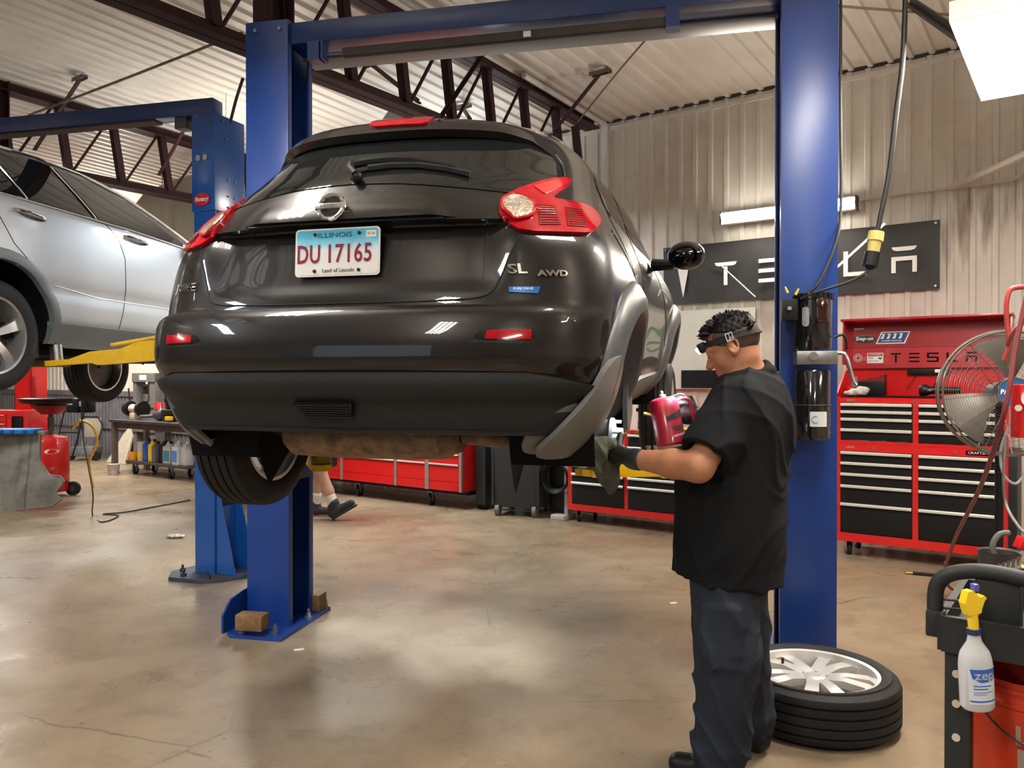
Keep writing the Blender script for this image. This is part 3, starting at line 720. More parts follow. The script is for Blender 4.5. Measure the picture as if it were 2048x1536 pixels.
def body(s, z):
    """dark car: s in [-3,3] (0 rear centre, 1 rear corner, 2 front corner, 3 nose), z height -> x, y, z"""
    s = np.asarray(s, float); z = np.asarray(z, float); s, z = np.broadcast_arrays(s, z)
    yr, w, yc, n, yf, ycf = _sec(z)
    a = np.abs(s); sg = np.sign(s)
    ph = np.clip(a, 0, 1) * math.pi/2
    x1 = w * np.sin(ph)**(2/n); y1 = yc - (yc - yr) * np.cos(ph)**(2/n)
    t2 = np.clip(a - 1, 0, 1); y2 = yc + (ycf - yc) * t2
    waist = 1 - .035*np.exp(-((y2 - 1.9)/.55)**2)*sstep(1.05, .6, z)      # doors tucked in between the hips
    x2 = w * waist
    ph3 = np.clip(a - 2, 0, 1) * math.pi/2
    x3 = w * np.cos(ph3)**(2/2.6); y3 = ycf + (yf - ycf) * np.sin(ph3)**(2/2.6)
    x = np.where(a <= 1, x1, np.where(a <= 2, x2, x3)); y = np.where(a <= 1, y1, np.where(a <= 2, y2, y3))
    hip = .055*np.exp(-((y - .80)/.42)**2 - ((z - .80)/.20)**2) + .05*np.exp(-((y - 3.25)/.42)**2 - ((z - .80)/.2)**2)
    x = x + hip * sstep(.5, .8, x)
    # number-plate recess under the ledge of the tailgate
    rec = (.012 + .050*np.clip((z - .80)/.22, 0, 1)) * sstep(.60, .44, np.abs(x)) * sstep(.775, .83, z) * sstep(1.030, 1.018, z) * (a < 1)
    y = y + rec
    return sg * x, y, z
def body_world(s, z):
    x, y, zz = body(s, z)
    cp, sp = math.cos(CAR_PITCH), math.sin(CAR_PITCH); cy, sy = math.cos(CAR_YAW), math.sin(CAR_YAW)
    y2 = y*cp - zz*sp; z2 = y*sp + zz*cp
    return CAR_POS[0] + x*cy + y2*sy, CAR_POS[1] - x*sy + y2*cy, CAR_POS[2] + z2
CAR = thing('car', 'dark brown-grey crossover raised on the near blue lift, seen from behind', 'car', CAR_POS, (CAR_PITCH, 0, -CAR_YAW))
def s_of_y(y, z):
    """surface parameter s at which the right flank reaches y"""
    y = np.asarray(y, float); z = np.asarray(z, float); y, z = np.broadcast_arrays(y, z)
    yr, w, yc, n, yf, ycf = _sec(z)
    q = np.clip((yc - y)/(yc - yr), 0, 1); s1 = np.arccos(np.clip(q**(n/2), 0, 1))/(math.pi/2)
    s2 = 1 + (y - yc)/(ycf - yc); q3 = np.clip((y - ycf)/(yf - ycf), 0, 1); s3 = 2 + np.arcsin(np.clip(q3**(1.3), 0, 1))/(math.pi/2)
    return np.where(y < yc, s1, np.where(y < ycf, s2, s3))
flankR = lambda y, z: body(s_of_y(y, z), z)
flankL = lambda y, z: body(-s_of_y(y, z), z)
ARCH_Y, ARCH_Z, ARCH_R = .775, .33, .425
FARCH_Y, FARCH_Z = 3.285, .33
def in_arch(y, z, r=ARCH_R): return (y-ARCH_Y)**2 + (z-ARCH_Z)**2 < r*r or (y-FARCH_Y)**2 + (z-FARCH_Z)**2 < r*r
# --- shell
ss = np.concatenate([np.linspace(-3, -2, 14)[:-1], np.linspace(-2, -1, 60)[:-1], np.linspace(-1, 1, 121)[:-1], np.linspace(1, 2, 60)[:-1], np.linspace(2, 3, 14)])
zs = np.concatenate([np.linspace(.30, 1.0, 40)[:-1], np.linspace(1.0, 1.04, 9)[:-1], np.linspace(1.04, 1.5, 30)])
SS_, ZZ_ = np.meshgrid(ss, zs, indexing='ij'); X_, Y_, Z_ = body(SS_, ZZ_)
b = MB(); ns, nz_ = X_.shape
V = [[None]*nz_ for _ in range(ns)]
def v_at(i, j):
    if V[i][j] is None:
        x, y, z = X_[i, j], Y_[i, j], Z_[i, j]
        for cy_ in (ARCH_Y, FARCH_Y):                    # pull the cut edge onto the arch circle
            d = math.hypot(y - cy_, z - ARCH_Z)
            if abs(x) > .55 and ARCH_R - .035 < d < ARCH_R + .0: y = cy_ + (y - cy_)*ARCH_R/d; z = ARCH_Z + (z - ARCH_Z)*ARCH_R/d
        V[i][j] = b._v((x, y, z))
    return V[i][j]
for i in range(ns - 1):
    for j in range(nz_ - 1):
        ym = (Y_[i, j] + Y_[i+1, j+1])/2; zm = (Z_[i, j] + Z_[i+1, j+1])/2; xm = abs(X_[i, j])
        if xm > .55 and in_arch(ym, zm, ARCH_R - .017): continue
        if abs(ss[i]) < .75 and zm < .345: continue
        b.bm.faces.new((v_at(i, j), v_at(i+1, j), v_at(i+1, j+1), v_at(i, j+1)))
top = [v_at(i, nz_ - 1) for i in range(ns)]
# roof skin crowned a little above the top edge
ring = top; c0 = Vector((0, 1.35, 0))
for k, (f, dz) in enumerate(((.85, .022), (.6, .045), (.3, .058))):
    new = [b.bm.verts.new((v.co.x*f, c0.y + (v.co.y - c0.y)*f, 1.5 + dz)) for v in top]
    for i in range(ns - 1): b.bm.faces.new((ring[i], ring[i+1], new[i+1], new[i]))
    ring = new
b.bm.faces.new(ring[:-1])
b.build('body_shell', paint, CAR, sharp=40)
# --- underbody tub, arch liners
b = MB()
b.bx(-.60, .60, .16, 1.3, .345, .42, bev=.02); b.bx(-.68, .68, 1.15, 2.85, .24, .40, bev=.03); b.bx(-.55, .55, 2.6, 3.9, .26, .5, bev=.03); b.bx(-.50, .50, .2, 1.2, .42, .75)
b.build('underbody', under_m, CAR)
for sx in (-1, 1):
    for ay in (ARCH_Y, FARCH_Y):
        b = MB(); x0, x1 = (.50, .80) if ay == ARCH_Y else (.5, .79)
        b.lathe([(ARCH_R + .0, x0), (ARCH_R + .0, x1)], (0, ay, ARCH_Z), (sx, 0, 0), 40); b.lathe([(ARCH_R, x0), (.02, x0)], (0, ay, ARCH_Z), (sx, 0, 0), 40)
        bm_ = b.bm; dele = [f for f in bm_.faces if f.calc_center_median().z < .20]; bmesh.ops.delete(bm_, geom=dele, context='FACES')
        b.build('wheel_arch_liner', black_matte, CAR)
# --- arch flares
def flare(sx, ay, r0=ARCH_R - .02, r1=ARCH_R + .10, a0=-18, a1=198):
    P = flankR if sx > 0 else flankL; rows = []
    for k in range(61):
        a = math.radians(a0 + (a1 - a0)*k/60); row = []
        tap = 1.0
        for (t, o) in ((0, -.05), (0, .030), (.12, .040), (.5, .036), (.88, .018), (1.0, .004), (1.0, -.01)):
            r = r0 + (r1 - r0)*t*tap; y = ay + r*math.cos(a); z = max(.27, ARCH_Z + r*math.sin(a))
            p = np.array(P(y, z)); row.append((p[0] + sx*o, p[1], p[2]))
        rows.append(row)
    b = MB(); b.grid(rows); return b.build('wheel_arch_flare', plastic_flare, CAR, sharp=50)
for sx in (-1, 1):
    flare(sx, ARCH_Y); flare(sx, FARCH_Y)
def mir(half, close=True):
    """mirror an outline given for s >= 0 (starting and ending on the centre line)"""
    return half + [(-s, z) for s, z in reversed(half) if s > 1e-6]
# --- painted bumper and its grey lower half
bt = [(0, .738), (.16, .738), (.45, .730), (.585, .707), (.685, .668), (.79, .610), (.80, .51), (.765, .496), (.60, .518), (.455, .541), (.105, .551), (0, .553)]
def bump_off(s, z): return .008 + .030*sstep(.50, .58, z)*(1 - .6*sstep(.5, .85, abs(s)))*(1 - .35*sstep(.715, .745, z))
patch('bumper', mir(bt), body, paint, CAR, off=bump_off, depth=.05, step=.022)
bl = [(0, .549), (.105, .547), (.455, .537), (.60, .514), (.765, .492), (.80, .49), (.83, .40), (.80, .33), (.52, .335), (.40, .350), (0, .357)]
def low_off(s, z):
    bulge = .018*math.exp(-((z - .505)/.05)**2) - .012*math.exp(-((z - .43)/.03)**2)
    return .010 + bulge
patch('lower_bumper', mir(bl), body, plastic_grey, CAR, off=low_off, depth=.04, step=.02)
# vent slats in the lower bumper, left of centre
vent = [(-.045, .447), (.018, .449), (.014, .405), (-.028, .400)]
vp = patch('bumper_vent', vent, body, black_p, CAR, off=.024, depth=.02, step=.01)
for k in range(6):
    z = .407 + k*.0075; ribbon('vent_slat', [(-.040 + (5-k)*.002, z), (.014, z)], body, plastic_grey, CAR, r=.0018, off=.027)
ribbon('bumper_lip', [(-.52, .345), (-.2, .352), (0, .352), (.2, .352), (.52, .345)], body, plastic_grey, CAR, r=.007, off=.012)
# --- tailgate: shut lines, ledge, glass, spoiler
seam = [(.47, .975), (.42, .911), (.375, .832), (.35, .789), (.30, .770), (.15, .765), (0, .765)]
shut = mat('shut line', (.002, .002, .002), .9)
full = seam + [(-s, z) for s, z in reversed(seam)][1:]
ribbon('tailgate_seam', smooth_poly(full, 2, closed=False), body, shut, CAR, r=.0035, off=-.001)
ribbon('tailgate_seam', [(.395, 1.04), (.36, 1.02), (.335, .93), (.32, .83)], body, mat('recess edge', (.030, .026, .025), .3, .7, 1), CAR, r=.002, off=-.001)
# ledge over the number plate: a lip that throws its own shade
lip = [(0, 1.132), (.09, 1.130), (.18, 1.122), (.24, 1.104), (.272, 1.070), (.282, 1.036), (0, 1.034)]
def lip_off(s, z): return .002 + .020*sstep(1.128, 1.045, z)*sstep(.285, .20, abs(s))
patch('tailgate_ledge', mir(smooth_poly(lip, 1)[:-1]) if False else mir(lip), body, paint, CAR, off=lip_off, depth=.045, step=.012, sharp=80)
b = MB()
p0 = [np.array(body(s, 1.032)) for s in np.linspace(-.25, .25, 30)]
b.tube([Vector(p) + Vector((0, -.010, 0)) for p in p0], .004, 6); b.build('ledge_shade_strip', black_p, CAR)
gl = [(0, 1.168), (.145, 1.163), (.29, 1.148), (.445, 1.134), (.50, 1.126), (.56, 1.158), (.62, 1.200), (.665, 1.228), (.70, 1.240), (.70, 1.275), (.665, 1.330), (.60, 1.390), (.5, 1.425), (.23, 1.425), (0, 1.425)]
patch('rear_window', mir(gl), body, glass_dark, CAR, off=.003, depth=.008, step=.022)
sp1 = [(0, 1.402), (.23, 1.406), (.46, 1.408), (.58, 1.392), (.655, 1.345), (.70, 1.30), (.74, 1.335), (.70, 1.41), (.60, 1.475), (.45, 1.497), (0, 1.497)]
def sp_surf(s, z):
    x, y, zz_ = body(s, z); return x, y - .075*sstep(1.50, 1.44, z)*sstep(.76, .45, abs(np.asarray(s))), zz_ - .012*sstep(1.5, 1.40, z)
def sp_off(s, z): return .006
patch('spoiler', mir(sp1), sp_surf, paint, CAR, off=.006, depth=.03, step=.018, sharp=60)
b = MB(); b.sphere(Vector([float(v) for v in sp_surf(.205, 1.45)]) + Vector((0, -.010, .0)), .011, 10); b.build('washer_nozzle', black_p, CAR)
ribbon('wiper_park_line', [(.70, 1.232), (.69, 1.29), (.66, 1.335)], body, chrome, CAR, r=.002, off=.012)
bl_ = [(-.105, 1.462), (.105, 1.462), (.098, 1.432), (.07, 1.424), (-.075, 1.424), (-.098, 1.434)]
patch('high_brake_light', [(s+.07, z) for s, z in bl_], sp_surf, red_lens, CAR, off=.014, depth=.02, step=.012)
# wiper
b = MB(); pv = Vector([float(v) for v in body(.025, 1.192)]); pv.y -= .03
arm = [pv + Vector((0, -.012, .005)), Vector([float(v) for v in body(.0, 1.245)]) + Vector((-.01, -.045, 0)), Vector([float(v) for v in body(.10, 1.262)]) + Vector((0, -.04, 0)), Vector([float(v) for v in body(.22, 1.247)]) + Vector((0, -.035, 0)), Vector([float(v) for v in body(.35, 1.208)]) + Vector((0, -.03, 0))]
W_ = MB(); W_.tube(spline(arm, 6), [.014]*6 + [.016]*10 + [.011]*6 + [.006]*3, 8); W_.sphere(pv, .020, 12); wip = W_.build('wiper', black_p, CAR)
W_ = MB(); W_.tube([Vector([float(v) for v in body(s, z)]) + Vector((0, -.02, 0)) for s, z in ((.035, 1.232), (.10, 1.240), (.18, 1.238), (.27, 1.222), (.35, 1.200))], .013, 6); W_.build('wiper_blade', rubber, wip)
# --- tail lamps
lampR = [(.73, 1.234), (.735, 1.205), (.70, 1.168), (.655, 1.132), (.635, 1.112), (.70, 1.112), (.80, 1.112), (.87, 1.106), (.94, 1.066), (.90, 1.035), (.84, 1.003), (.78, .985), (.66, .981), (.48, .981), (.435, 1.01), (.418, 1.045), (.43, 1.085), (.475, 1.125), (.555, 1.170), (.64, 1.212)]
lamp_base = mat('lamp housing red', (.42, .006, .009), .16, coat=1)
grid_lens = mat('lens strip', (.50, .008, .014), .12, coat=1)
for sx in (1, -1):
    m_ = lambda pts: [(sx*s, z) for s, z in pts]
    L_ = patch('tail_lamp', m_(smooth_poly(lampR, 1)), body, red_lens, CAR, off=.014, depth=.02, step=.014)
    th = [(.487 + .056*math.cos(a), 1.064 + .042*math.sin(a)) for a in np.linspace(0, 2*math.pi, 25)[:-1]]
    patch('reversing_lens', m_(th), body, clear_lens, L_, off=.024, depth=.012, step=.01)
    ribbon('lens_ring', m_(th + [th[0]]), body, lamp_base, L_, r=.005, off=.022)
    for x0, x1 in ((.545, .635), (.665, .775)):
        r = patch('lens_panel', m_([(x0, 1.002), (x1, 1.004), (x1, 1.078), (x0 + .02, 1.080)]), body, red_lens_d, L_, off=.017, depth=.006, step=.012)
        for k in range(8): ribbon('lens_strip', m_([(x0 + .008, 1.009 + k*.0088), (x1 - .006, 1.011 + k*.0088)]), body, grid_lens, L_, r=.0016, off=.0195)
    patch('lamp_fin', m_([(.56, 1.155), (.66, 1.205), (.71, 1.222), (.715, 1.200), (.66, 1.155), (.60, 1.125)]), body, grid_lens, L_, off=.017, depth=.006, step=.012)
    # lower reflectors
    rf = patch('reflector_recess', m_(smooth_poly([(.285, .634), (.315, .664), (.475, .668), (.475, .628)], 1)), body, gloss_black, CAR, off=lambda s, z: bump_off(s, z) + .002, depth=.012, step=.012)
    patch('reflector', m_([(.325, .636), (.330, .658), (.465, .661), (.465, .633)]), body, red_lens, rf, off=lambda s, z: bump_off(s, z) + .006, depth=.006, step=.012)
    ribbon('reflector_trim', m_([(.285, .630), (.475, .624)]), body, chrome, rf, r=.0018, off=.036)
# --- badges
def on_rear(name, body_txt, s0, z0, size, m, ext=.003, sx=1.0, shear=0, off=.004, space=1.0, align='LEFT', parent=CAR, offset=0.0, tilt=0.0):
    me = text_mesh(body_txt, size, ext/2, align, sx, shear, offset, space); me2 = me
    k = 1/(float(body(s0 + .01, z0)[0]) - float(body(s0 - .01, z0)[0]))*.02
    for v in me2.vertices:
        xx, yy, dd = v.co; s = s0 + xx*k*(.9 if abs(s0) > .3 else 1); z = z0 + yy + tilt*xx
        p = np.array(body(s, z)); n = surf_normal(body, np.array([s]), np.array([z]), (0, 2, .8))[:, 0]
        v.co = Vector(p + n*(off + dd + ext/2))
    return link(name, me2, m, parent, None)
on_rear('model_badge', 'JUKE', -.585, .838, .040, chrome, sx=1.35, space=1.05, offset=.0006)
on_rear('trim_badge', 'SL', .405, .862, .044, chrome, sx=1.6, offset=.0012)
on_rear('drive_badge', 'AWD', .505, .848, .026, chrome, sx=1.7, offset=.0010)
blue_badge = mat('blue badge', (.01, .12, .42), .25, .3, 1)
pb = patch('eco_badge', [(.402, .806), (.512, .806), (.500, .784), (.402, .789)], body, blue_badge, CAR, off=.006, depth=.006, step=.01)
on_rear('eco_badge_text', 'PURE DRIVE', .415, .799, .0105, text_white, ext=.001, sx=1.25, off=.0065, parent=pb, shear=.2)
# round emblem: ring, bar and name
ec = Vector([float(v) for v in body(-.012, 1.083)]); ec.y -= .030
EM = frame(ec, (1, 0, 0), (0, .35, .94))
b = MB(EM); b.torus((0, 0, 0), (0, 0, 1), .044, .0075, 40, 10); em = b.build('emblem', chrome, CAR)
b = MB(EM); b.box((0, 0, .004), (.112, .021, .010), bev=.003); b.build('emblem_bar', chrome, em)
text('emblem_text', 'NISSAN', .0165, mat('emblem letters', (.06, .06, .06), .4), em, EM @ Matrix.Translation((0, 0, .0095)), .0006, sx=1.35)
b = MB(EM); b.lathe([(0, .001), (.040, .001), (.040, -.004)], (0, 0, 0), (0, 0, 1), 32); b.build('emblem_dish', gloss_black, em)
# --- number plate
pc = Vector((-.010, float(body(0, .88)[1]) - .014, .936)); PM = frame(pc, (1, 0, 0), (0, .10, .995))
pl_m, t, bs = nt_('number plate print'); N = t.nodes; L = t.links
tcn = N.new('ShaderNodeTexCoord'); sx_ = N.new('ShaderNodeSeparateXYZ'); L.new(tcn.outputs['Object'], sx_.inputs[0])
nn = N.new('ShaderNodeTexNoise'); nn.inputs['Scale'].default_value = 30; L.new(tcn.outputs['Object'], nn.inputs['Vector'])
ad = N.new('ShaderNodeMath'); ad.operation = 'MULTIPLY_ADD'; L.new(nn.outputs['Fac'], ad.inputs[0]); ad.inputs[1].default_value = .06; L.new(sx_.outputs['Z'], ad.inputs[2])
mr = N.new('ShaderNodeMapRange'); mr.inputs[1].default_value = .93; mr.inputs[2].default_value = 1.02; L.new(ad.outputs[0], mr.inputs[0])
rp = N.new('ShaderNodeValToRGB'); e = rp.color_ramp.elements; e[0].color = (.66, .64, .62, 1); e[1].color = (.08, .42, .62, 1); e.new(.45).color = (.62, .66, .68, 1); e.new(.7).color = (.22, .55, .70, 1)
L.new(mr.outputs[0], rp.inputs[0]); L.new(rp.outputs[0], bs.inputs['Base Color']); bs.inputs['Roughness'].default_value = .35
def rrect(w, h, r, n=6):
    P = []
    for cx2, cy2, a0 in ((w/2-r, h/2-r, 0), (-w/2+r, h/2-r, 90), (-w/2+r, -h/2+r, 180), (w/2-r, -h/2+r, 270)):
        for k in range(n+1): a = math.radians(a0 + 90*k/n); P.append((cx2 + r*math.cos(a), cy2 + r*math.sin(a)))
    return P
b = MB(PM); b.prism(rrect(.307, .160, .014), -.003); plate = b.build('number_plate', white_paint, CAR)
b = MB(PM); b.prism(rrect(.296, .149, .012), .0012); b.build('plate_print', pl_m, plate)
pt = lambda nm, s_, x, y, sz, m_, **k: text(nm, s_, sz, m_, plate, PM @ Matrix.Translation((x, y, .0020)), .0008, **k)
plred = mat('plate maroon', (.20, .006, .02), .4); plblu = mat('plate blue letters', (.01, .09, .16), .4)
pt('plate_letters', 'DU', -.103, -.008, .086, plred, sx=.70, offset=.0012, space=1.05); pt('plate_digits', '17165', .043, -.008, .086, plred, sx=.74, offset=.0012, space=1.08)
pt('plate_state', 'ILLINOIS', -.008, .056, .023, plblu, sx=1.45)
pt('plate_slogan', 'Land of Lincoln', .005, -.061, .018, mat('plate grey letters', (.10, .08, .09), .4), sx=1.05)
b = MB(PM); b.bx(.105, .140, .045, .067, .0012, .0022); b.build('plate_sticker', paper_w, plate)
text('sticker_date', '07 24', .011, mat('sticker ink', (.2, .18, .1), .5), plate, PM @ Matrix.Translation((.1225, .056, .0028)), .0003)
for x, y in ((-.080, .060), (.080, .060), (-.080, -.062), (.080, -.062)): b = MB(PM); b.cyl((x, y, 0), (x, y, .005), .006, n=8); b.build('plate_screw', black_p, plate)
# --- right flank
winR = [[(1.02, 1.25), (1.10, 1.335), (1.30, 1.385), (1.72, 1.415), (1.76, 1.16), (1.30, 1.175)], [(1.83, 1.155), (1.80, 1.415), (2.15, 1.405), (2.42, 1.335), (2.75, 1.215), (2.98, 1.115), (2.60, 1.115)]]
for sx, P in ((1, flankR), (-1, flankL)):
    for w_ in winR: patch('side_window', smooth_poly(w_, 1), P, glass_dark, CAR, off=.002, depth=.006, step=.035, center=(0, 1.6, .8))
    patch('window_surround', [(.98, 1.265), (1.07, 1.352), (1.3, 1.405), (1.8, 1.435), (2.2, 1.42), (2.5, 1.345), (3.05, 1.12), (3.0, 1.10), (2.6, 1.10), (1.8, 1.14), (1.3, 1.160)], P, gloss_black, CAR, off=.000, depth=.003, step=.045, center=(0, 1.6, .8))
    roofl = [(.72, 1.455), (1.0, 1.462), (1.4, 1.468), (1.8, 1.462), (2.15, 1.452)]
    ribbon('roof_rail', roofl, P, chrome if sx > 0 else paint, CAR, r=.006, off=.004)
    ribbon('door_seam', [(1.80, 1.40), (1.81, 1.1), (1.80, .8), (1.78, .34)], P, shut, CAR, r=.004, off=-.001)
    ribbon('door_seam', [(1.02, 1.30), (1.18, 1.06), (1.23, .86)], P, shut, CAR, r=.004, off=-.001)
    ribbon('door_seam', [(2.80, 1.10), (2.83, .9), (2.82, .38)], P, shut, CAR, r=.004, off=-.001)
    patch('rear_door_handle', [(1.00, 1.27), (1.10, 1.235), (1.19, 1.165), (1.07, 1.20)], P, black_p, CAR, off=.004, depth=.01, step=.02, center=(0, 1.6, .8))
    patch('rocker_cladding', [(1.22, .33), (1.25, .40), (1.8, .42), (2.75, .42), (2.84, .34), (2.8, .285), (1.25, .285)], P, plastic_flare, CAR, off=.012, depth=.03, step=.04, center=(0, 1.6, .8))
    patch('fuel_flap' if sx > 0 else 'quarter_trim', [(.86, 1.065), (.90, 1.06), (.93, .96), (.90, .88), (.87, .95)], P, gloss_black, CAR, off=.003, depth=.008, step=.02, center=(0, 1.6, .8))
# door mirror
for sx in (1, -1):
    r = MB(); hp = Vector((sx*1.0, 2.60, 1.12))
    r.sphere(hp, .11, 20, (1.0, .62, .78)); mm = r.build('door_mirror', gloss_black, CAR)
    b = MB(); b.sphere(hp + Vector((0, -.030, -.004)), .095, 20, (1, .5, .74)); b.build('mirror_glass', mat('mirror glass', (.04, .04, .045), .03, 1.0), mm)
    b = MB(); b.tube([hp + Vector((-sx*.07, .01, -.05)), Vector((sx*.80, 2.66, 1.075))], [.03, .04], 10); b.build('mirror_stalk', gloss_black, mm)
# --- mud flaps behind the rear arches
fl = [(.455, .585), (.35, .585), (.27, .545), (.225, .47), (.195, .41), (.175, .35), (.18, .305), (.22, .272), (.34, .262), (.46, .265), (.50, .32), (.485, .45)]
for sx, P in ((1, flankR), (-1, flankL)):
    patch('mud_flap', smooth_poly(fl, 2), P, mudflap_m, CAR, off=.036 if sx > 0 else .012, depth=.022, step=.022, center=(0, 1.6, .8))
    patch('mud_flap', [(sx*q[0], q[1]) for q in smooth_poly([(.50, .37), (.49, .30), (.56, .262), (.72, .262), (.80, .31), (.82, .42), (.70, .44)], 2)], body, mudflap_m, CAR, off=.004, depth=.012, step=.02)
# --- wheels
def wheel(parent, name, c, axis, R=.334, W=.215, rim=.222, bare=False, spokes=10, rim_m=alloy, face=True, thick=1.0):
    """tyre with grooved tread, rim, spokes and hub; axis points outward"""
    c = Vector(c); ax = Vector(axis).normalized(); h = W/2
    prof = [(rim, -h*.82), (rim + .012, -h*.92), (rim + .05, -h*1.0), (R - .035, -h*.93), (R - .008, -h*.80)]
    for k in range(4):
        g = -h*.52 + k*h*.347; prof += [(R, g - .010), (R - .0005, g - .005), (R - .009, g - .003), (R - .009, g + .003), (R - .0005, g + .005), (R, g + .010)]
    prof += [(R - .008, h*.80), (R - .035, h*.93), (rim + .05, h*1.0), (rim + .012, h*.92), (rim, h*.82)]
    b = MB(); b.lathe(prof, c, ax, 72); ty = b.build(name, rubber, parent, sharp=30)
    b = MB(); b.lathe([(rim + .004, h*.86), (rim + .010, h*.90), (rim - .004, h*.86), (rim - .014, h*.55), (rim - .022, h*.3), (rim - .03, -h*.5), (rim - .010, -h*.85), (rim + .006, -h*.86)], c, ax, 64); b.build('rim_barrel', rim_m, ty, sharp=40)
    u = ax.orthogonal().normalized(); v = ax.cross(u)
    if face:
        for k in range(spokes):
            a = 2*math.pi*k/spokes + .15*(1 if k % 2 else -1)*(5/spokes); d = u*math.cos(a) + v*math.sin(a); t_ = ax.cross(d); rows = []
            for (r_, w_, o_) in ((.035, .020, h*.62), (.075, .016, h*.72), (.13, .014, h*.78), (rim - .035, .016, h*.74), (rim - .012, .024, h*.62)):
                p = c + d*r_ + ax*o_; w_ *= thick; rows.append([p + t_*w_ - ax*.03, p + t_*w_, p - t_*w_, p - t_*w_ - ax*.03])
            b = MB(); b.grid(rows); b.build('wheel_spoke', rim_m, ty, sharp=40)
        b = MB(); b.lathe([(.0, h*.70), (.028, h*.70), (.034, h*.66), (.075, h*.60), (.078, h*.30), (0, h*.28)], c, ax, 32)
        b.build('wheel_centre', rim_m, ty)
        b = MB()
        for k in range(5): a = 2*math.pi*k/5; p = c + (u*math.cos(a) + v*math.sin(a))*.056; b.cyl(p + ax*h*.45, p + ax*h*.66, .010, n=8)
        b.build('wheel_nuts', dark_steel, ty)
    return ty
wheel(CAR, 'wheel', (-.765, .770, .262), (-1, 0, 0)); b = MB(); b.lathe([(0, .0), (.15, 0), (.15, .02), (.06, .03), (0, .03)], (-.70, .770, .262), (1, 0, 0), 32); b.build('brake_disc', dark_steel, CAR)
wheel(CAR, 'wheel', (-.765, 3.285, .12), (-1, 0, 0)); wheel(CAR, 'wheel', (.775, 3.285, .12), (1, 0, 0))
# bare rear-right hub with studs, caliper and knuckle
hc = Vector((.800, .760, .262)); hub_m = mat('cast hub', (.33, .33, .33), .5, .6, var=.25, scale=40)
b = MB(); b.lathe([(0, .045), (.026, .045), (.030, .02), (.034, .012), (.066, .012), (.068, 0), (0, 0)], hc, (1, 0, 0), 28)
hb = b.build('wheel_hub', hub_m, CAR)
b = MB()
for k in range(5):
    a = 2*math.pi*k/5 + .3; p = hc + Vector((0, math.cos(a)*.052, math.sin(a)*.052)); b.cyl(p, p + Vector((.040, 0, 0)), .0065, n=10)
    b.cyl(p, p + Vector((.012, 0, 0)), .013, n=10)
b.build('wheel_stud', hub_m, hb)
b = MB(); b.cyl(hc - Vector((.10, 0, 0)), hc, .055, .06, 20); b.box(hc + Vector((-.10, .02, -.02)), (.06, .16, .18), bev=.02); b.build('knuckle', dark_steel, CAR)
b = MB(); b.lathe([(.05, -.06), (.13, -.06), (.13, -.045), (.05, -.045)], hc, (1, 0, 0), 32, a0=math.radians(60), a1=math.radians(300)); b.build('dust_shield', dark_steel, CAR)
# axle beam, trailing arm, springs, exhaust
b = MB(); b.box((0, .80, .26), (1.30, .11, .09), bev=.02); b.tube([(.62, .78, .25), (.60, 1.1, .30), (.56, 1.45, .34)], .045, 8); b.tube([(-.62, .78, .25), (-.60, 1.1, .30), (-.56, 1.45, .34)], .045, 8); b.build('axle_beam', dark_steel, CAR)
for sx in (-1, 1):
    pts = [Vector((sx*.45 + .05*math.cos(t_), .86 + .05*math.sin(t_), .27 + t_*.004)) for t_ in np.linspace(0, 34, 140)]; b = MB(); b.tube(pts, .007, 6); b.build('coil_spring', black_p, CAR)
    b = MB(); b.cyl((sx*.60, .66, .20), (sx*.56, .62, .62), .028); b.build('damper', black_p, CAR)
b = MB(); rows = []
for x, r_ in ((-.365, .02), (-.35, .055), (-.31, .085), (-.15, .092), (.15, .092), (.28, .085), (.32, .055), (.33, .02)):
    rows.append([(x - .02, .40 + math.cos(a)*r_*1.5, .285 + math.sin(a)*r_*.88) for a in np.linspace(0, 2*math.pi, 29)])
b.grid(rows); b.build('muffler', rust, CAR)
b = MB(); b.tube(spline([(.30, .42, .29), (.50, .50, .27), (.52, .80, .33), (.30, 1.2, .28), (.2, 2.4, .26)], 8), .027, 12); b.build('exhaust_pipe', rust, CAR)
b = MB(); b.tube([(-.33, .38, .30), (-.50, .42, .31), (-.60, .5, .36)], .03, 12); b.cyl((-.40, .21, .36), (-.40, .11, .36), .028, n=14); b.build('tow_eye', black_p, CAR)
b = MB(); b.box((.12, 1.15, .27), (.85, .55, .13), bev=.04); b.build('fuel_tank', black_p, CAR)
# black sill plate ahead of the arch, with a fixing
b = MB(); b.prism([(1.17, .46), (1.30, .40), (1.32, .30), (1.20, .22), (1.13, .24), (1.12, .36)], .02, frame((.80, 0, 0), (0, 1, 0), (0, 0, 1))); b.build('sill_end_plate', plastic_flare, CAR)
b = MB(); b.tube([(.62, .90, .38), (.70, .90, .20)], .012, 8); b.build('brake_hose', rubber, CAR)
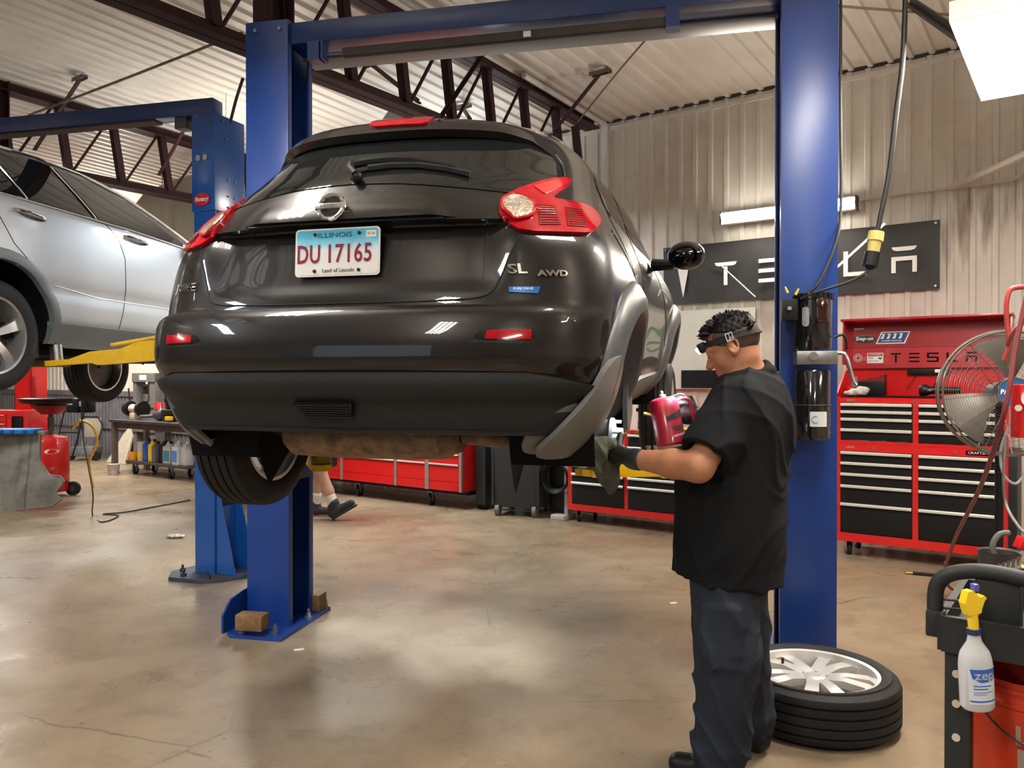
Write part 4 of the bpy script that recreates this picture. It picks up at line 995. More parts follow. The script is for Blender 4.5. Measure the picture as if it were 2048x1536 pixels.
# ================================================================== near blue two-post lift
LU = math.radians(-12.5)
LIFT = thing('car_lift', 'near blue two-post car lift holding the dark crossover, its right column beside the mechanic', 'car lift', (-1.263, 4.52, 0), (0, 0, LU), 'two-post lifts')
bolt_m = mat('zinc bolt', (.25, .25, .27), .4, .8)
def c_column(name, parent, M, w, d, z0, z1, open_side, m=blue_lift):
    """C-channel column, w along x from 0 to -w*open_side, open toward +x when open_side > 0"""
    b = MB(M); t_ = .010; s = open_side
    b.bx(-s*w, 0, 0, t_, z0, z1, bev=.003); b.bx(-s*w, 0, d - t_, d, z0, z1, bev=.003); b.bx(-s*w, -s*(w - t_), t_, d - t_, z0, z1)
    b.bx(-s*t_, 0, t_, .045, z0, z1); b.bx(-s*t_, 0, d - .045, d - t_, z0, z1)
    col_ = b.build(name, m, parent, sharp=30)
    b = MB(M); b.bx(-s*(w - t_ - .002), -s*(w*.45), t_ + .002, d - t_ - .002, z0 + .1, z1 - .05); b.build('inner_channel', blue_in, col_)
    return col_
c_column('column', LIFT, Matrix.Identity(4), .262, .30, .02, 3.45, 1)
c_column('column', LIFT, Matrix.Translation((2.65, 0, 0)), .265, .30, .02, 3.62, -1)
# crossbeam, padded shutoff bar and its brackets
b = MB(); b.bx(-.02, 2.68, .02, .30, 3.315, 3.435, bev=.006); b.build('crossbeam', blue_beam, LIFT)
b = MB(); b.bx(-.02, 2.66, .22, .38, 3.300, 3.318, bev=.004); b.build('lit_underside', mat('pale lit underside', (.20, .20, .21), .42, .1), LIFT)  # pale sheet stands for the beam's underside reflecting light
b = MB(); b.bx(.31, 2.10, .03, .075, 3.225, 3.275, bev=.012); b.build('padded_shutoff_bar', mat('brown foam pad', (.055, .045, .042), .8, var=.2), LIFT)
b = MB(); b.bx(.17, .32, .045, .055, 3.245, 3.255); b.build('shutoff_rod', blue_beam, LIFT)
b = MB(); b.bx(.11, .18, .02, .10, 3.215, 3.32); b.bx(.19, .20, .02, .10, 3.22, 3.32); b.build('shutoff_bracket', blue_beam, LIFT)
b = MB(); b.bx(2.09, 2.16, .02, .10, 3.215, 3.32); b.build('shutoff_bracket', blue_beam, LIFT)
b = MB(); b.bx(1.35, 1.39, .020, .030, 3.232, 3.262); b.build('bar_sticker', paper_w, LIFT)
b = MB()
for x in (-.20, -.05): b.cyl((x, -.008, 3.40), (x, .01, 3.40), .012, n=8)
bo = b.build('column_bolt', bolt_m, LIFT)
# base plates with side flange and anchor bolts
def base_plate(x0, x1, y0, y1, chs):
    c_ = .07; b = MB(); b.prism([(x0, y0+.05), (x0+.05, y0), (x1-.0, y0), (x1, y0+.03), (x1, y1-.05), (x1-.05, y1), (x0, y1)], .02); pl = b.build('base_plate', blue_lift, LIFT, sharp=30)
    for x, y in chs: q = MB(); q.cyl((x, y, .02), (x, y, .05), .014, n=6); q.cyl((x, y, .02), (x, y, .028), .024, n=14); q.cyl((x, y, .05), (x, y, .07), .008, n=8); q.build('anchor_bolt', bolt_m, pl)
    return pl
base_plate(-.30, .06, -.20, .46, ((-.20, -.15), (-.02, -.12), (.03, .18), (.035, .40)))
base_plate(2.58, 2.95, -.02, .46, ((2.62, -.01), (2.62, .40)))
b = MB(); b.prism([(-.20, .02), (-.20, .12), (-.12, .19), (.0, .21), (.34, .21), (.34, .02)], .012, frame((-.30, 0, 0), (0, 1, 0), (0, 0, 1))); b.build('base_flange', blue_lift, LIFT)
# carriages and yellow arms
def liftpt(p): return LIFT_INV @ Vector(p)
LIFT_INV = (Matrix.Translation((-1.263, 4.52, 0)) @ Matrix.Rotation(LU, 4, 'Z')).inverted()
def swing_arm(root, tipw, z, pads, w=.13, h=.10, name='swing_arm'):
    root = Vector(root); tip = liftpt(tipw) if root is not None else tipw; root.z = z; tip.z = z
    d = tip - root; L_ = d.length; M = frame(root, d, Vector((0, 0, 1)).cross(d))
    b = MB(M); b.box((L_*.30, 0, 0), (L_*.60, w, h), bev=.006); a = b.build(name, yellow_arm, LIFT)
    b = MB(M); b.box((L_*.76, 0, -.01), (L_*.44, w*.76, h*.72), bev=.006); b.prism([(L_*.9, -.05), (L_*1.03, -.045), (L_*1.06, 0), (L_*1.03, .045), (L_*.9, .05)], .03, M.inverted() @ M @ Matrix.Translation((0, 0, -.045))); b.build('arm_extension', yellow_arm, a)
    b = MB(M); b.cyl((L_, 0, .0), (L_, 0, .055), .045, n=20); b.cyl((L_, 0, .05), (L_, 0, .075 + pads), .03, n=16); b.build('pad_post', mat('dark yellow pad holder', (.20, .17, .015), .5), a)
    b = MB(M); b.cyl((L_, 0, .075 + pads), (L_, 0, .10 + pads), .058, n=24); b.build('rubber_pad', rubber, a)
    return a
for x, s in ((.0, 1), (2.65, -1)):
    b = MB(); b.box((x - s*.07, .15, 1.15), (.16, .20, .62), bev=.008); b.box((x + s*.09, .15, .98), (.14, .30, .16), bev=.01); b.build('carriage', blue_in if s > 0 else blue_beam, LIFT)
swing_arm((.09, .06, 0), (-.90, 3.78, 0), 1.035, .03)
swing_arm((.09, .24, 0), (-.40, 6.0, 0), 1.06, .05)
swing_arm((2.56, .06, 0), (.36, 3.90, 0), 1.00, .06, w=.16, h=.12)
swing_arm((2.56, .24, 0), (.95, 5.75, 0), 1.06, .05)
# spare pad adapters standing in their holder on the right carriage arm
for k, (px_, py_) in enumerate(((1297, 905), (1312, 905))):
    p = liftpt(at(px_, py_ + 10, 3.98)); b = MB(); b.cyl(p, p + Vector((0, 0, .05)), .010, n=12); b.cyl(p + Vector((0, 0, .045)), p + Vector((0, 0, .058)), .014, n=12); b.build('pad_adapter', steel, LIFT)
# power unit
pu = Vector((2.785, -.105, 0))
b = MB(); b.lathe([(0, 1.135), (.072, 1.135), (.080, 1.145), (.080, 1.455), (.074, 1.465), (0, 1.465)], pu, (0, 0, 1), 36); b.build('oil_tank', gloss_black, LIFT)
b = MB(); b.bx(pu.x - .083, pu.x + .10, pu.y - .086, pu.y + .07, 1.49, 1.555, bev=.006); b.cyl((pu.x - .01, pu.y - .10, 1.53), (pu.x - .01, pu.y - .08, 1.53), .02, n=14); b.build('valve_block', steel, LIFT)
b = MB(); b.lathe([(0, 1.56), (.082, 1.56), (.086, 1.57), (.086, 1.795), (.092, 1.80), (.092, 1.825), (.06, 1.83), (0, 1.83)], pu, (0, 0, 1), 36)
for k in range(22): a = 2*math.pi*k/22; b.box(pu + Vector((.090*math.cos(a), .090*math.sin(a), 1.812)), (.010, .006, .03), rot=(0, 0, a))
b.build('motor', gloss_black, LIFT)
b = MB(); b.bx(pu.x - .145, pu.x - .075, pu.y - .07, pu.y + .02, 1.70, 1.80, bev=.004); sw = b.build('switch_box', black_p, LIFT); b = MB(); b.cyl((pu.x - .115, pu.y - .085, 1.755), (pu.x - .115, pu.y - .07, 1.755), .010, n=12); b.build('start_button', steel, sw)
def cylpt(a, z, r, c=pu): return Vector((c.x + r*math.sin(a), c.y - r*math.cos(a), z))
def cyl_patch(name, poly, r, m, parent, c=pu): return cyl_label(name, poly, r, m, parent, Matrix.Translation(c), step=.012)
cyl_patch('motor_label', [(-.045 + q[0], 1.715 + q[1]) for q in rrect(.034, .092, .016)], .088, mat('satin label', (.38, .38, .38), .4, .5), LIFT)
b = MB(); b.bx(pu.x + .0, pu.x + .058, pu.y - .112, pu.y - .05, 1.685, 1.80, bev=.012); b.build('capacitor_cover', mat('bronze cover', (.10, .045, .03), .12, .8, 1), LIFT)
b = MB(); b.box((pu.x + .05, pu.y - .114, 1.74), (.006, .004, .10)); b.build('cover_edge', chrome, LIFT)
cyl_patch('tank_label', [(.018 + q[0], 1.235 + q[1]) for q in rrect(.082, .070, .005)], .082, mat('white label', (.62, .66, .66), .4), LIFT)
b = MB(); b.tube([cylpt((.002 + .016*math.cos(a))/.084, 1.235 + .016*math.sin(a), .085) for a in np.linspace(1.2, 5.4, 16)], .0022, 6); b.build('label_swirl', mat('pale blue ink', (.20, .42, .50), .5), LIFT)
b = MB(); b.torus(pu + Vector((0, 0, 1.30)), (0, 0, 1), .082, .003, 36, 6); b.build('tank_seam', dark_steel, LIFT)
b = MB(); b.tube(spline([pu + Vector((.10, -.07, 1.545)), pu + Vector((.135, -.08, 1.53)), pu + Vector((.165, -.085, 1.42)), pu + Vector((.18, -.085, 1.395))], 5), .009, 8); b.box(pu + Vector((.17, -.085, 1.41)), (.025, .012, .05)); b.build('release_lever', steel, LIFT)
b = MB(); b.tube(spline([pu + Vector((.09, -.03, 1.62)), pu + Vector((.13, -.03, 1.63)), pu + Vector((.145, -.03, 1.60)), pu + Vector((.145, -.03, 1.56))], 5), .006, 8); b.build('oil_line', black_p, LIFT)
for k, (dx, dz, tl) in enumerate(((-.12, 1.86, -.4), (-.085, 1.85, .5))):
    b = MB(); b.cyl(pu + Vector((dx, -.05, dz - .03)), pu + Vector((dx + tl*.03, -.05, dz)), .007, .004, n=8); b.build('wire_nut', mat('yellow wire nut', (.75, .55, .02), .4), LIFT)
# cables round the right column
wl = lambda pts: [Vector(p) for p in pts]
cable('power_cable', [at(1679, -20, 3.95), at(1679, 200, 3.95), at(1681, 400, 3.92), at(1672, 480, 3.85), at(1640, 560, 3.78), at(1612, 590, 3.78)], .008, black_wire, 'thin black cable running down the right edge of the blue column to the motor')
cable('power_cable', [at(1737, 532, 3.7), at(1728, 548, 3.7), at(1690, 566, 3.7), at(1640, 582, 3.72), at(1600, 598, 3.76)], .007, black_wire, 'black cable running from the hanging plug to the motor')
dc = thing('hanging_drop_cord', 'thick black drop cord with a yellow connector hanging in front of the banner', 'power cord', at(1808, -6, 3.7))
o = Vector(dc.location)
b = MB(); b.tube([p - o for p in spline([at(1808, -6, 3.7), at(1803, 120, 3.7), at(1790, 230, 3.7), at(1776, 350, 3.7), at(1760, 430, 3.7), at(1753, 466, 3.7)], 8)], .012, 10); b.build('cord', black_wire, dc)
p0, p1, p2 = [at(*q) - o for q in ((1752, 464, 3.7), (1745, 505, 3.7), (1738, 540, 3.7))]
b = MB(); b.cyl(p0, p0.lerp(p1, .45), .034, .036, 24); b.cyl(p0.lerp(p1, .45), p1, .030, .026, 24); b.build('connector', mat('yellow rubber connector', (.62, .50, .16), .55), dc)
b = MB(); b.cyl(p1, p1.lerp(p2, .8), .034, .036, 24); b.cyl(p1.lerp(p2, .8), p2, .026, .012, 20); b.build('plug', black_p, dc)
b = MB(); b.cyl((0, 0, .0), (0, 0, .02), .03); b.build('ceiling_clamp', dark_steel, dc)
cable('guy_wire', [at(1768, 448, 4.6), at(1662, 545, 4.6)], .007, white_paint, 'thin white cord slanting past the yellow connector', 'cord')
# wooden blocks on the left base plate
def wblock(c, size, rz, lab):
    b = MB(); b.box((0, 0, size[2]/2), size, bev=.005); o = b.build('wood_block', wood_blk); o.location = c; o.rotation_euler = (0, 0, rz); return tag(o, lab, 'wood block', 'wooden blocks')
wblock(Vector((-1.425, 4.375, .052)), (.155, .09, .085), LU + .05, 'short oily wooden block on the front of the left base plate')
wblock(Vector((-1.175, 4.845, .022)), (.06, .10, .10), LU, 'small upright wooden block behind the left column base')

# ================================================================== far lift under the silver suv
RC = Vector((-2.115, 5.70, 0)); RA = math.radians(-23)
FL = thing('car_lift', 'far blue lift with a red oval badge, holding the silver suv', 'car lift', RC, (0, 0, RA), 'two-post lifts')
blue2 = mat('bright blue enamel', (.008, .085, .36), .30, coat=.6, coatr=.18, var=.10, scale=6)
b = MB(); b.bx(-.19, 0, -.0, .012, .02, 3.28); b.bx(-.012, 0, 0, .28, .02, 3.3); b.bx(-.19, 0, .268, .28, .02, 3.3); b.bx(-.19, -.15, .012, .04, .02, 3.3); b.build('column', blue2, FL)
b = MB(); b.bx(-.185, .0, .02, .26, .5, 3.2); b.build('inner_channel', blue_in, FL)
b = MB(); b.bx(-.200, .012, -.012, .292, 2.62, 3.31, bev=.004); slv = b.build('column_sleeve', blue2, FL)
for x in (-.135, -.07): b = MB(); b.cyl((x, -.020, 3.0), (x, -.010, 3.0), .022, n=18); b.build('sleeve_hole', steel, slv)
for y, z in ((.06, 3.27), (.1, 3.15), (.12, 2.86), (.19, 2.86), (.12, 2.74), (.19, 2.74), (.12, 2.66), (.19, 2.66)): b = MB(); b.cyl((.014, y, z), (.022, y, z), .007, n=8); b.build('sleeve_rivet', bolt_m, slv)
b = MB(frame((-.100, -.018, 2.70), (1, 0, 0), (0, 0, 1))); b.prism([(.075*math.cos(a), .045*math.sin(a)) for a in np.linspace(0, 2*math.pi, 33)[:-1]], .003); bdg = b.build('badge', mat('red badge', (.55, .01, .03), .3), slv)
text('badge_text', 'Rotary', .043, text_white, bdg, frame((-.100, -.0225, 2.702), (1, 0, 0), (0, 0, 1)), .001, sx=1.0, shear=.15, offset=.0008)
# overhead beam of the far lift
bd = Vector((-math.cos(math.radians(14) - RA*0), math.sin(math.radians(14)), 0)); Fi = (Matrix.Translation(RC) @ Matrix.Rotation(RA, 4, 'Z')).inverted()
p0 = Fi @ (RC + Vector((-.02, .12, 3.385))); p1 = Fi @ (RC + Vector((-.02, .12, 3.385)) + bd*3.35)
BMx = frame(p0, p1 - p0, Vector((0, 0, 1)).cross(p1 - p0)); b = MB(BMx); b.box(((p1-p0).length/2, 0, 0), ((p1-p0).length, .12, .115), bev=.004); b.build('crossbeam', blue_beam, FL)
b = MB(BMx); b.box((1.6, .0, -.065), (2.2, .10, .012)); b.build('shutoff_pad', mat('brown pad', (.07, .04, .03), .8), FL)
b = MB(BMx); b.box((.28, .0, -.095), (.10, .09, .09), bev=.006); b.cyl((.24, 0, -.07), (.05, 0, -.055), .01); b.build('limit_switch', mat('grey switch', (.07, .07, .075), .5), FL)
b = MB(Matrix.Translation(Fi @ (RC + bd*3.35))); b.bx(-.14, .14, -.14, .14, .02, 3.32); b.build('column', blue2, FL)
b = MB(); b.prism([(-.36, -.06), (-.24, -.20), (.02, -.18), (.12, -.10), (.32, .26), (.30, .40), (-.30, .40)], .028); fb = b.build('base_plate', mat('scuffed blue plate', (.05, .075, .13), .5, .3, var=.5, scale=9, dirt=(.12, .06, .035), dscale=6, damt=.9), FL)
for x, y in ((-.28, -.03), (-.16, -.14), (.04, -.12), (.18, .16)): b = MB(); b.cyl((x, y, .028), (x, y, .05), .020, n=6); b.cyl((x, y, .05), (x, y, .075), .009, n=8); b.build('anchor_bolt', dark_steel, fb)
for y in (.02, .22): b = MB(); b.prism([(0, .03), (.17, .03), (.02, .62), (0, .62)], .012, frame((0, y, 0), (1, 0, 0), (0, 0, 1))); b.build('gusset', blue2, FL)
b = MB(); b.box((.05, .14, .86), (.14, .12, .05), bev=.01); b.cyl((.06, .10, .885), (.06, .10, .93), .016); b.cyl((.10, .14, .885), (.10, .14, .93), .016); b.build('arm_restraint', dark_steel, FL)
# its yellow arm under the sill and a second arm behind
def wv(p): return Fi @ Vector(p)
b = MB(); q0, q1 = wv(at(98, 728, 5.62)), wv((-2.05, 5.80, 1.43 + .035*5.7))
M = frame(q0, q1 - q0, (0, 0, 1)); Ln = (q1 - q0).length; s_ = 1/285
outl = [(0, -.03), (0, .035), (.16, .035), (.30, .11), (.50, .115), (.62, .19), (Ln, .19), (Ln, -.065), (.34, -.065), (.30, -.03)]
b = MB(M @ Matrix.Translation((0, 0, -.05))); b.prism([(x, y*.56) for x, y in outl], .12); ar = b.build('swing_arm', yellow_arm, FL)
b = MB(M); b.tube([(.42, .10, .0), (Ln*.8, .155, 0)], .014, 6); b.build('arm_brace', yellow_arm, ar)
b = MB(M); b.cyl((.06, .02, .01), (.06, .13, .01), .040, n=20); b.build('pad_post', steel, ar)
b = MB(); q = wv(at(75, 728, 6.5)); b.box(q + Vector((.1, 0, 0)), (.42, .12, .05), bev=.01); b.build('swing_arm', mat('dull arm', (.22, .15, .03), .6), FL)
# ================================================================== silver suv on the far lift
SY, SPt = math.radians(13), math.radians(-1.0)
silver = mat('silver paint', (.40, .42, .445), .34, .4, 1.0, var=.05, scale=900, coatr=.05)
silver_p = mat('grey sill plastic', (.13, .15, .17), .45)
ez_ = Vector((-math.sin(SY)*math.sin(SPt), -math.cos(SY)*math.sin(SPt), math.cos(SPt)))
SUV = thing('suv', 'silver suv raised high on the far lift at the left edge', 'suv', Vector((-3.24, 5.07, 1.70)) - ez_*.36, (SPt, 0, -SY))
_roof = table_fn(np.array([(-.95, 1.10), (-.8, 1.42), (-.5, 1.60), (0, 1.665), (.5, 1.69), (.9, 1.685), (1.3, 1.62), (1.7, 1.47), (2.0, 1.33), (2.25, 1.22), (2.8, 1.13), (3.3, 1.06), (3.6, .95), (3.75, .60)]))
_wid = table_fn(np.array([(-.95, .10), (-.85, .045), (-.6, .01), (0, 0), (2.6, 0), (3.2, .02), (3.5, .08), (3.7, .25), (3.75, .45)]))
def suv_x(y, z):
    """inset of the right flank from its widest line"""
    y = np.asarray(y, float); z = np.asarray(z, float)
    ins = .012*((z - .85)/.4)**2 + .55*np.clip(z - 1.25, 0, 1)**1.15 + .05*sstep(.52, .30, z) + .012*np.exp(-((z - .70)/.05)**2)
    arch = .0
    return -(ins + _wid(y)[0])
SW = 1.88
def suvR(y, z): y = np.asarray(y, float); z = np.asarray(z, float); return suv_x(y, z), y + 0*z, z + 0*y
b = MB(); ys = np.linspace(-.95, 3.75, 150); rows = []
def sarch(y, z): return (y**2 + (z-.40)**2 < .47**2) or ((y-2.87)**2 + (z-.40)**2 < .47**2)
for y in ys:
    zr = float(_roof(y)[0]); zz = list(np.linspace(.42, min(1.25, zr - .12), 24)) + list(np.linspace(min(1.25, zr - .12), zr - .035, 12))[1:]
    side = [(float(suv_x(y, z)), y, z) for z in zz]; e = side[-1][0]; c_ = -SW/2
    topp = [(e + (c_ - e)*t_, y, zr - .035 + .035*math.sin(t_*math.pi/2)) for t_ in (.08, .2, .4, .7, 1)]
    half = side + topp; rows.append(half + [(-SW - p[0], p[1], p[2]) for p in half[::-1][1:]])
V = [[b._v(p) for p in r] for r in rows]
for r in V:
    for v in r:
        for cy_ in (0, 2.87):
            d = math.hypot(v.co.y - cy_, v.co.z - .40)
            if .435 < d < .47 and (v.co.x > -.2 or v.co.x < -SW + .2) and v.co.z < 1: v.co.y = cy_ + (v.co.y - cy_)*.47/d; v.co.z = .40 + (v.co.z - .40)*.47/d
for i in range(len(V)-1):
    for j in range(len(V[0])-1):
        q = [V[i][j], V[i+1][j], V[i+1][j+1], V[i][j+1]]; ym = sum(v.co.y for v in q)/4; zm = sum(v.co.z for v in q)/4; xm = q[0].co.x
        if (xm > -.2 or xm < -SW + .2) and zm < 1 and sarch(ym, zm) and math.hypot(ym - (0 if ym < 1.4 else 2.87), zm - .4) < .462: continue
        b.bm.faces.new(q)
b.build('body_shell', silver, SUV, sharp=40)
SC = (-SW/2, 1.4, .8)
for sx, P in ((1, suvR), (-1, lambda y, z: (-SW - suv_x(y, z), np.asarray(y, float) + 0*np.asarray(z), np.asarray(z, float)))):
    kw = dict(center=SC)
    patch('window_surround', smooth_poly([(-.72, 1.27), (-.62, 1.42), (-.2, 1.56), (.4, 1.625), (.9, 1.61), (1.3, 1.535), (1.62, 1.41), (1.95, 1.24), (1.6, 1.235), (.8, 1.25), (-.1, 1.255)], 1), P, gloss_black, SUV, off=.002, depth=.006, step=.05, **kw)
    for w_ in ([(-.55, 1.28), (-.48, 1.43), (-.05, 1.555), (-.01, 1.545), (.17, 1.275)], [(.05, 1.57), (.45, 1.605), (.57, 1.60), (.79, 1.275), (.24, 1.275)], [(.64, 1.60), (.95, 1.585), (1.30, 1.51), (1.58, 1.395), (1.75, 1.29), (1.70, 1.262), (.87, 1.272)]):
        patch('side_window', w_, P, glass_dark, SUV, off=.005, depth=.006, step=.05, **kw)
    ribbon('window_chrome', [(.02, 1.56), (.21, 1.27)], P, chrome, SUV, r=.006, off=.008, center=SC)
    ribbon('window_chrome', [(.60, 1.60), (.83, 1.27)], P, chrome, SUV, r=.006, off=.008, center=SC)
    ribbon('roof_rail', [(-.5, 1.545), (0, 1.60), (.5, 1.635), (.9, 1.625), (1.3, 1.55), (1.62, 1.43), (2.0, 1.25)], P, chrome, SUV, r=.009, off=.008, center=SC)
    ribbon('belt_strip', [(-.6, 1.262), (.3, 1.262), (1.2, 1.258), (1.9, 1.232)], P, silver, SUV, r=.008, off=.003, center=SC)
    ribbon('door_seam', [(-.05, 1.25), (-.03, 1.14), (.10, .96), (.30, .80)], P, shut, SUV, r=.0035, off=-.001, center=SC)
    ribbon('door_seam', [(.93, 1.25), (1.06, 1.17), (1.13, 1.02), (1.14, .70), (1.08, .48)], P, shut, SUV, r=.0035, off=-.001, center=SC)
    ribbon('crease', [(.44, .73), (.86, .69), (2.3, .69)], P, silver, SUV, r=.006, off=-.001, center=SC)
    for y0, z0 in ((.10, 1.175), (1.13, 1.195)):
        h_ = patch('door_handle_cup', smooth_poly([(y0, z0 + .03), (y0 + .22, z0 + .015), (y0 + .25, z0 - .035), (y0 + .05, z0 - .03)], 2), P, silver_p, SUV, off=.001, depth=.004, step=.02, **kw)
        X = [Vector([float(v) for v in P(y0 + q*.25, z0 + .005 - q*.02)]) + Vector((sx*o_, 0, 0)) for q, o_ in ((0, .0), (.15, .035), (.5, .045), (.85, .035), (1, .0))]
        b = MB(); b.tube(spline(X, 5), .012, 8); b.build('door_handle', chrome, SUV)
    patch('sill_cladding', [(.43, .475), (1.2, .475), (2.42, .49), (2.40, .36), (2.2, .31), (.6, .31), (.46, .36)], P, silver_p, SUV, off=.012, depth=.05, step=.05, **kw)
    for cy_ in (0, 2.87):
        rws = []
        for k in range(41):
            a = math.radians(-12 + 204*k/40); row = []
            for r_, o_ in ((.445, -.03), (.445, .012), (.47, .018), (.515, .006), (.515, -.01)):
                y = cy_ + r_*math.cos(a); z = max(.33, .40 + r_*math.sin(a)); p = P(y, z); row.append((float(p[0]) + sx*o_, y, z))
            rws.append(row)
        b = MB(); b.grid(rws); b.build('wheel_arch_trim', silver_p, SUV, sharp=40)
        b = MB(); xo = -.06 if sx > 0 else -SW + .06; b.lathe([(.46, 0), (.46, .30)], (xo, cy_, .40), (-sx, 0, 0), 36); b.lathe([(.46, .30), (.02, .30)], (xo, cy_, .40), (-sx, 0, 0), 36)
        bmesh.ops.delete(b.bm, geom=[f for f in b.bm.faces if f.calc_center_median().z < .33], context='FACES'); b.build('wheel_arch_liner', black_matte, SUV)
b = MB(); b.bx(-SW + .12, -.12, -.8, 3.5, .36, .45); b.bx(-SW + .35, -.35, .5, 2.4, .26, .38, bev=.04); b.bx(-SW + .5, -.5, -.6, .5, .26, .42, bev=.04); b.build('underbody', under_m, SUV)
rim_g = mat('machined rim', (.50, .50, .51), .3, .8, var=.1)
dark_rim = mat('dark rim', (.05, .05, .052), .45, .4)
def suv_wheel(c, sx):
    c = Vector(c); ty = wheel(SUV, 'wheel', c, (sx, 0, 0), R=.365, W=.235, rim=.242, face=False, rim_m=rim_g)
    b = MB(); b.lathe([(.22, -.02), (.02, -.02)], c, (sx, 0, 0), 32); b.build('brake_disc', dark_steel, ty)
    for k in range(5):
        for off_ in (-.085, .085):
            a = 2*math.pi*k/5 + math.radians(22); rows = []
            for r_, da, w_, o_ in ((.05, off_*1.3, .014, .085), (.12, off_*1.15, .015, .092), (.19, off_, .017, .090), (.232, off_*.9, .024, .075)):
                d = Vector((0, math.cos(a + da), math.sin(a + da))); t_ = Vector((0, -d.z, d.y)); p = c + d*r_ + Vector((sx*o_, 0, 0)); ii = Vector((-sx*.03, 0, 0))
                rows.append([p + t_*w_ + ii, p + t_*w_, p - t_*w_, p - t_*w_ + ii])
            b = MB(); b.grid(rows); b.build('wheel_spoke', rim_g, ty, sharp=40)
    b = MB(); b.lathe([(0, .095), (.03, .095), (.036, .085), (.07, .075), (.07, .0)], c, (sx, 0, 0), 28); b.build('wheel_centre', rim_g, ty)
    b = MB()
    for k in range(5): a = 2*math.pi*k/5; p = c + Vector((sx*.07, .05*math.cos(a), .05*math.sin(a))); b.cyl(p, p + Vector((sx*.02, 0, 0)), .009, n=8)
    b.build('wheel_nuts', dark_steel, ty)
suv_wheel((-.15, 0, .36), 1); suv_wheel((-.15, 2.87, .27), 1); suv_wheel((-SW + .15, 0, .30), -1); suv_wheel((-SW + .15, 2.87, .25), -1)
b = MB(); b.sphere((.06, 1.98, 1.22), .10, 16, (.9, .6, .7)); b.tube([(.0, 1.98, 1.18), (-.10, 1.95, 1.2)], .03, 8); b.build('door_mirror', silver, SUV)
b = MB(); b.box((-.30, .5, .30), (.10, .14, .12), bev=.01); b.build('jacking_block', mat('grey block', (.12, .12, .11), .6), SUV)
# ================================================================== tool storage along the back wall
def caster(b, x, y, r=.055, h=.12, w=.03):
    b.cyl((x - w/2, y, r), (x + w/2, y, r), r, n=24); 
def caster_part(parent, x, y, h, r=.052, yaw=.5):
    M = Matrix.Translation((x, y, 0)) @ Matrix.Rotation(yaw, 4, 'Z')
    b = MB(M); b.cyl((-.017, .02, r), (.017, .02, r), r, n=24); w_ = b.build('caster', rubber, parent)
    b = MB(M); b.cyl((-.020, .02, r), (.020, .02, r), r*.55, n=16); b.cyl((-.024, .02, r), (.024, .02, r), .012, n=10); b.build('caster_hub', steel, w_)
    b = MB(M); b.bx(-.027, -.023, -.02, .04, r, h); b.bx(.023, .027, -.02, .04, r, h); b.bx(-.03, .03, -.03, .04, h - .006, h); b.build('caster_fork', steel, w_)
def drawer(parent, x0, x1, z0, z1, m=drawer_blk, hm=alu_trim, y=0.0, hz=.020, name='drawer'):
    b = MB(); b.bx(x0, x1, y - .006, y + .02, z0 + .003, z1 - .003, bev=.003); d = b.build(name, m, parent, sharp=30)
    b = MB(); b.prism([(0, 0), (-.022, 0), (-.026, -.006), (-.024, -.021), (-.014, -.021), (-.014, -.006), (0, -.006)], x1 - x0 - .006, Matrix.Translation((x0 + .003, y - .004, z1 - .001)) @ Matrix(((0, 0, 1, 0), (1, 0, 0, 0), (0, 1, 0, 0), (0, 0, 0, 1)))); b.build('drawer_handle', hm, d, sharp=30)
    return d
FA = 6.75
def cab_thing(name, label, cat, a, bleft, group=None): return thing(name, label, cat, ab(a, bleft), (0, 0, ROOM_ROT), group)
W1 = 1.20
# rolling cabinet
RC_ = cab_thing('rolling_tool_cabinet', 'red rolling tool cabinet with black drawers under the open-lidded chest', 'tool cabinet', FA, 1.69, 'red and black tool cabinets')
b = MB(); b.bx(0, .05, 0, .46, .12, .905); b.bx(W1-.05, W1, 0, .46, .12, .905); b.bx(.05, W1-.05, .44, .46, .12, .905); b.bx(.05, W1-.05, 0, .46, .12, .19); b.bx(.05, W1-.05, 0, .46, .845, .905); b.bx(.575, .615, 0, .30, .19, .845)
b.build('cabinet_body', red_tool, RC_, sharp=30)
zz = [.192, .43, .575, .67, .758, .842]
for x0, x1 in ((.052, .573), (.617, W1-.052)):
    for k in range(5): drawer(RC_, x0, x1, zz[k], zz[k+1])
for x in (.10, W1-.10):
    for y in (.07, .38): caster_part(RC_, x, y, .12)
badge_m = mat('small chrome badge', (.55, .40, .32), .25, .7)
for x in (.30, .86): b = MB(); b.cyl((x, -.008, .875), (x, .0, .875), .011, n=14); b.build('lock', steel, RC_)
b = MB(); b.bx(.095, .155, -.003, 0, .868, .882); b.build('badge', badge_m, RC_)
b = MB(); b.bx(.93, 1.13, -.004, 0, .858, .892); nb_ = b.build('name_plate', gloss_black, RC_); text('name_plate_text', 'CRAFTSMAN', .024, text_white, nb_, frame((1.03, -.0045, .875), (1, 0, 0), (0, 0, 1)), .0008, sx=1.25)
b = MB(); b.bx(W1 + .001, W1 + .055, -.02, .40, .12, .90, bev=.004); b.build('side_locker', mat('black side panel', (.012, .013, .018), .5), RC_)
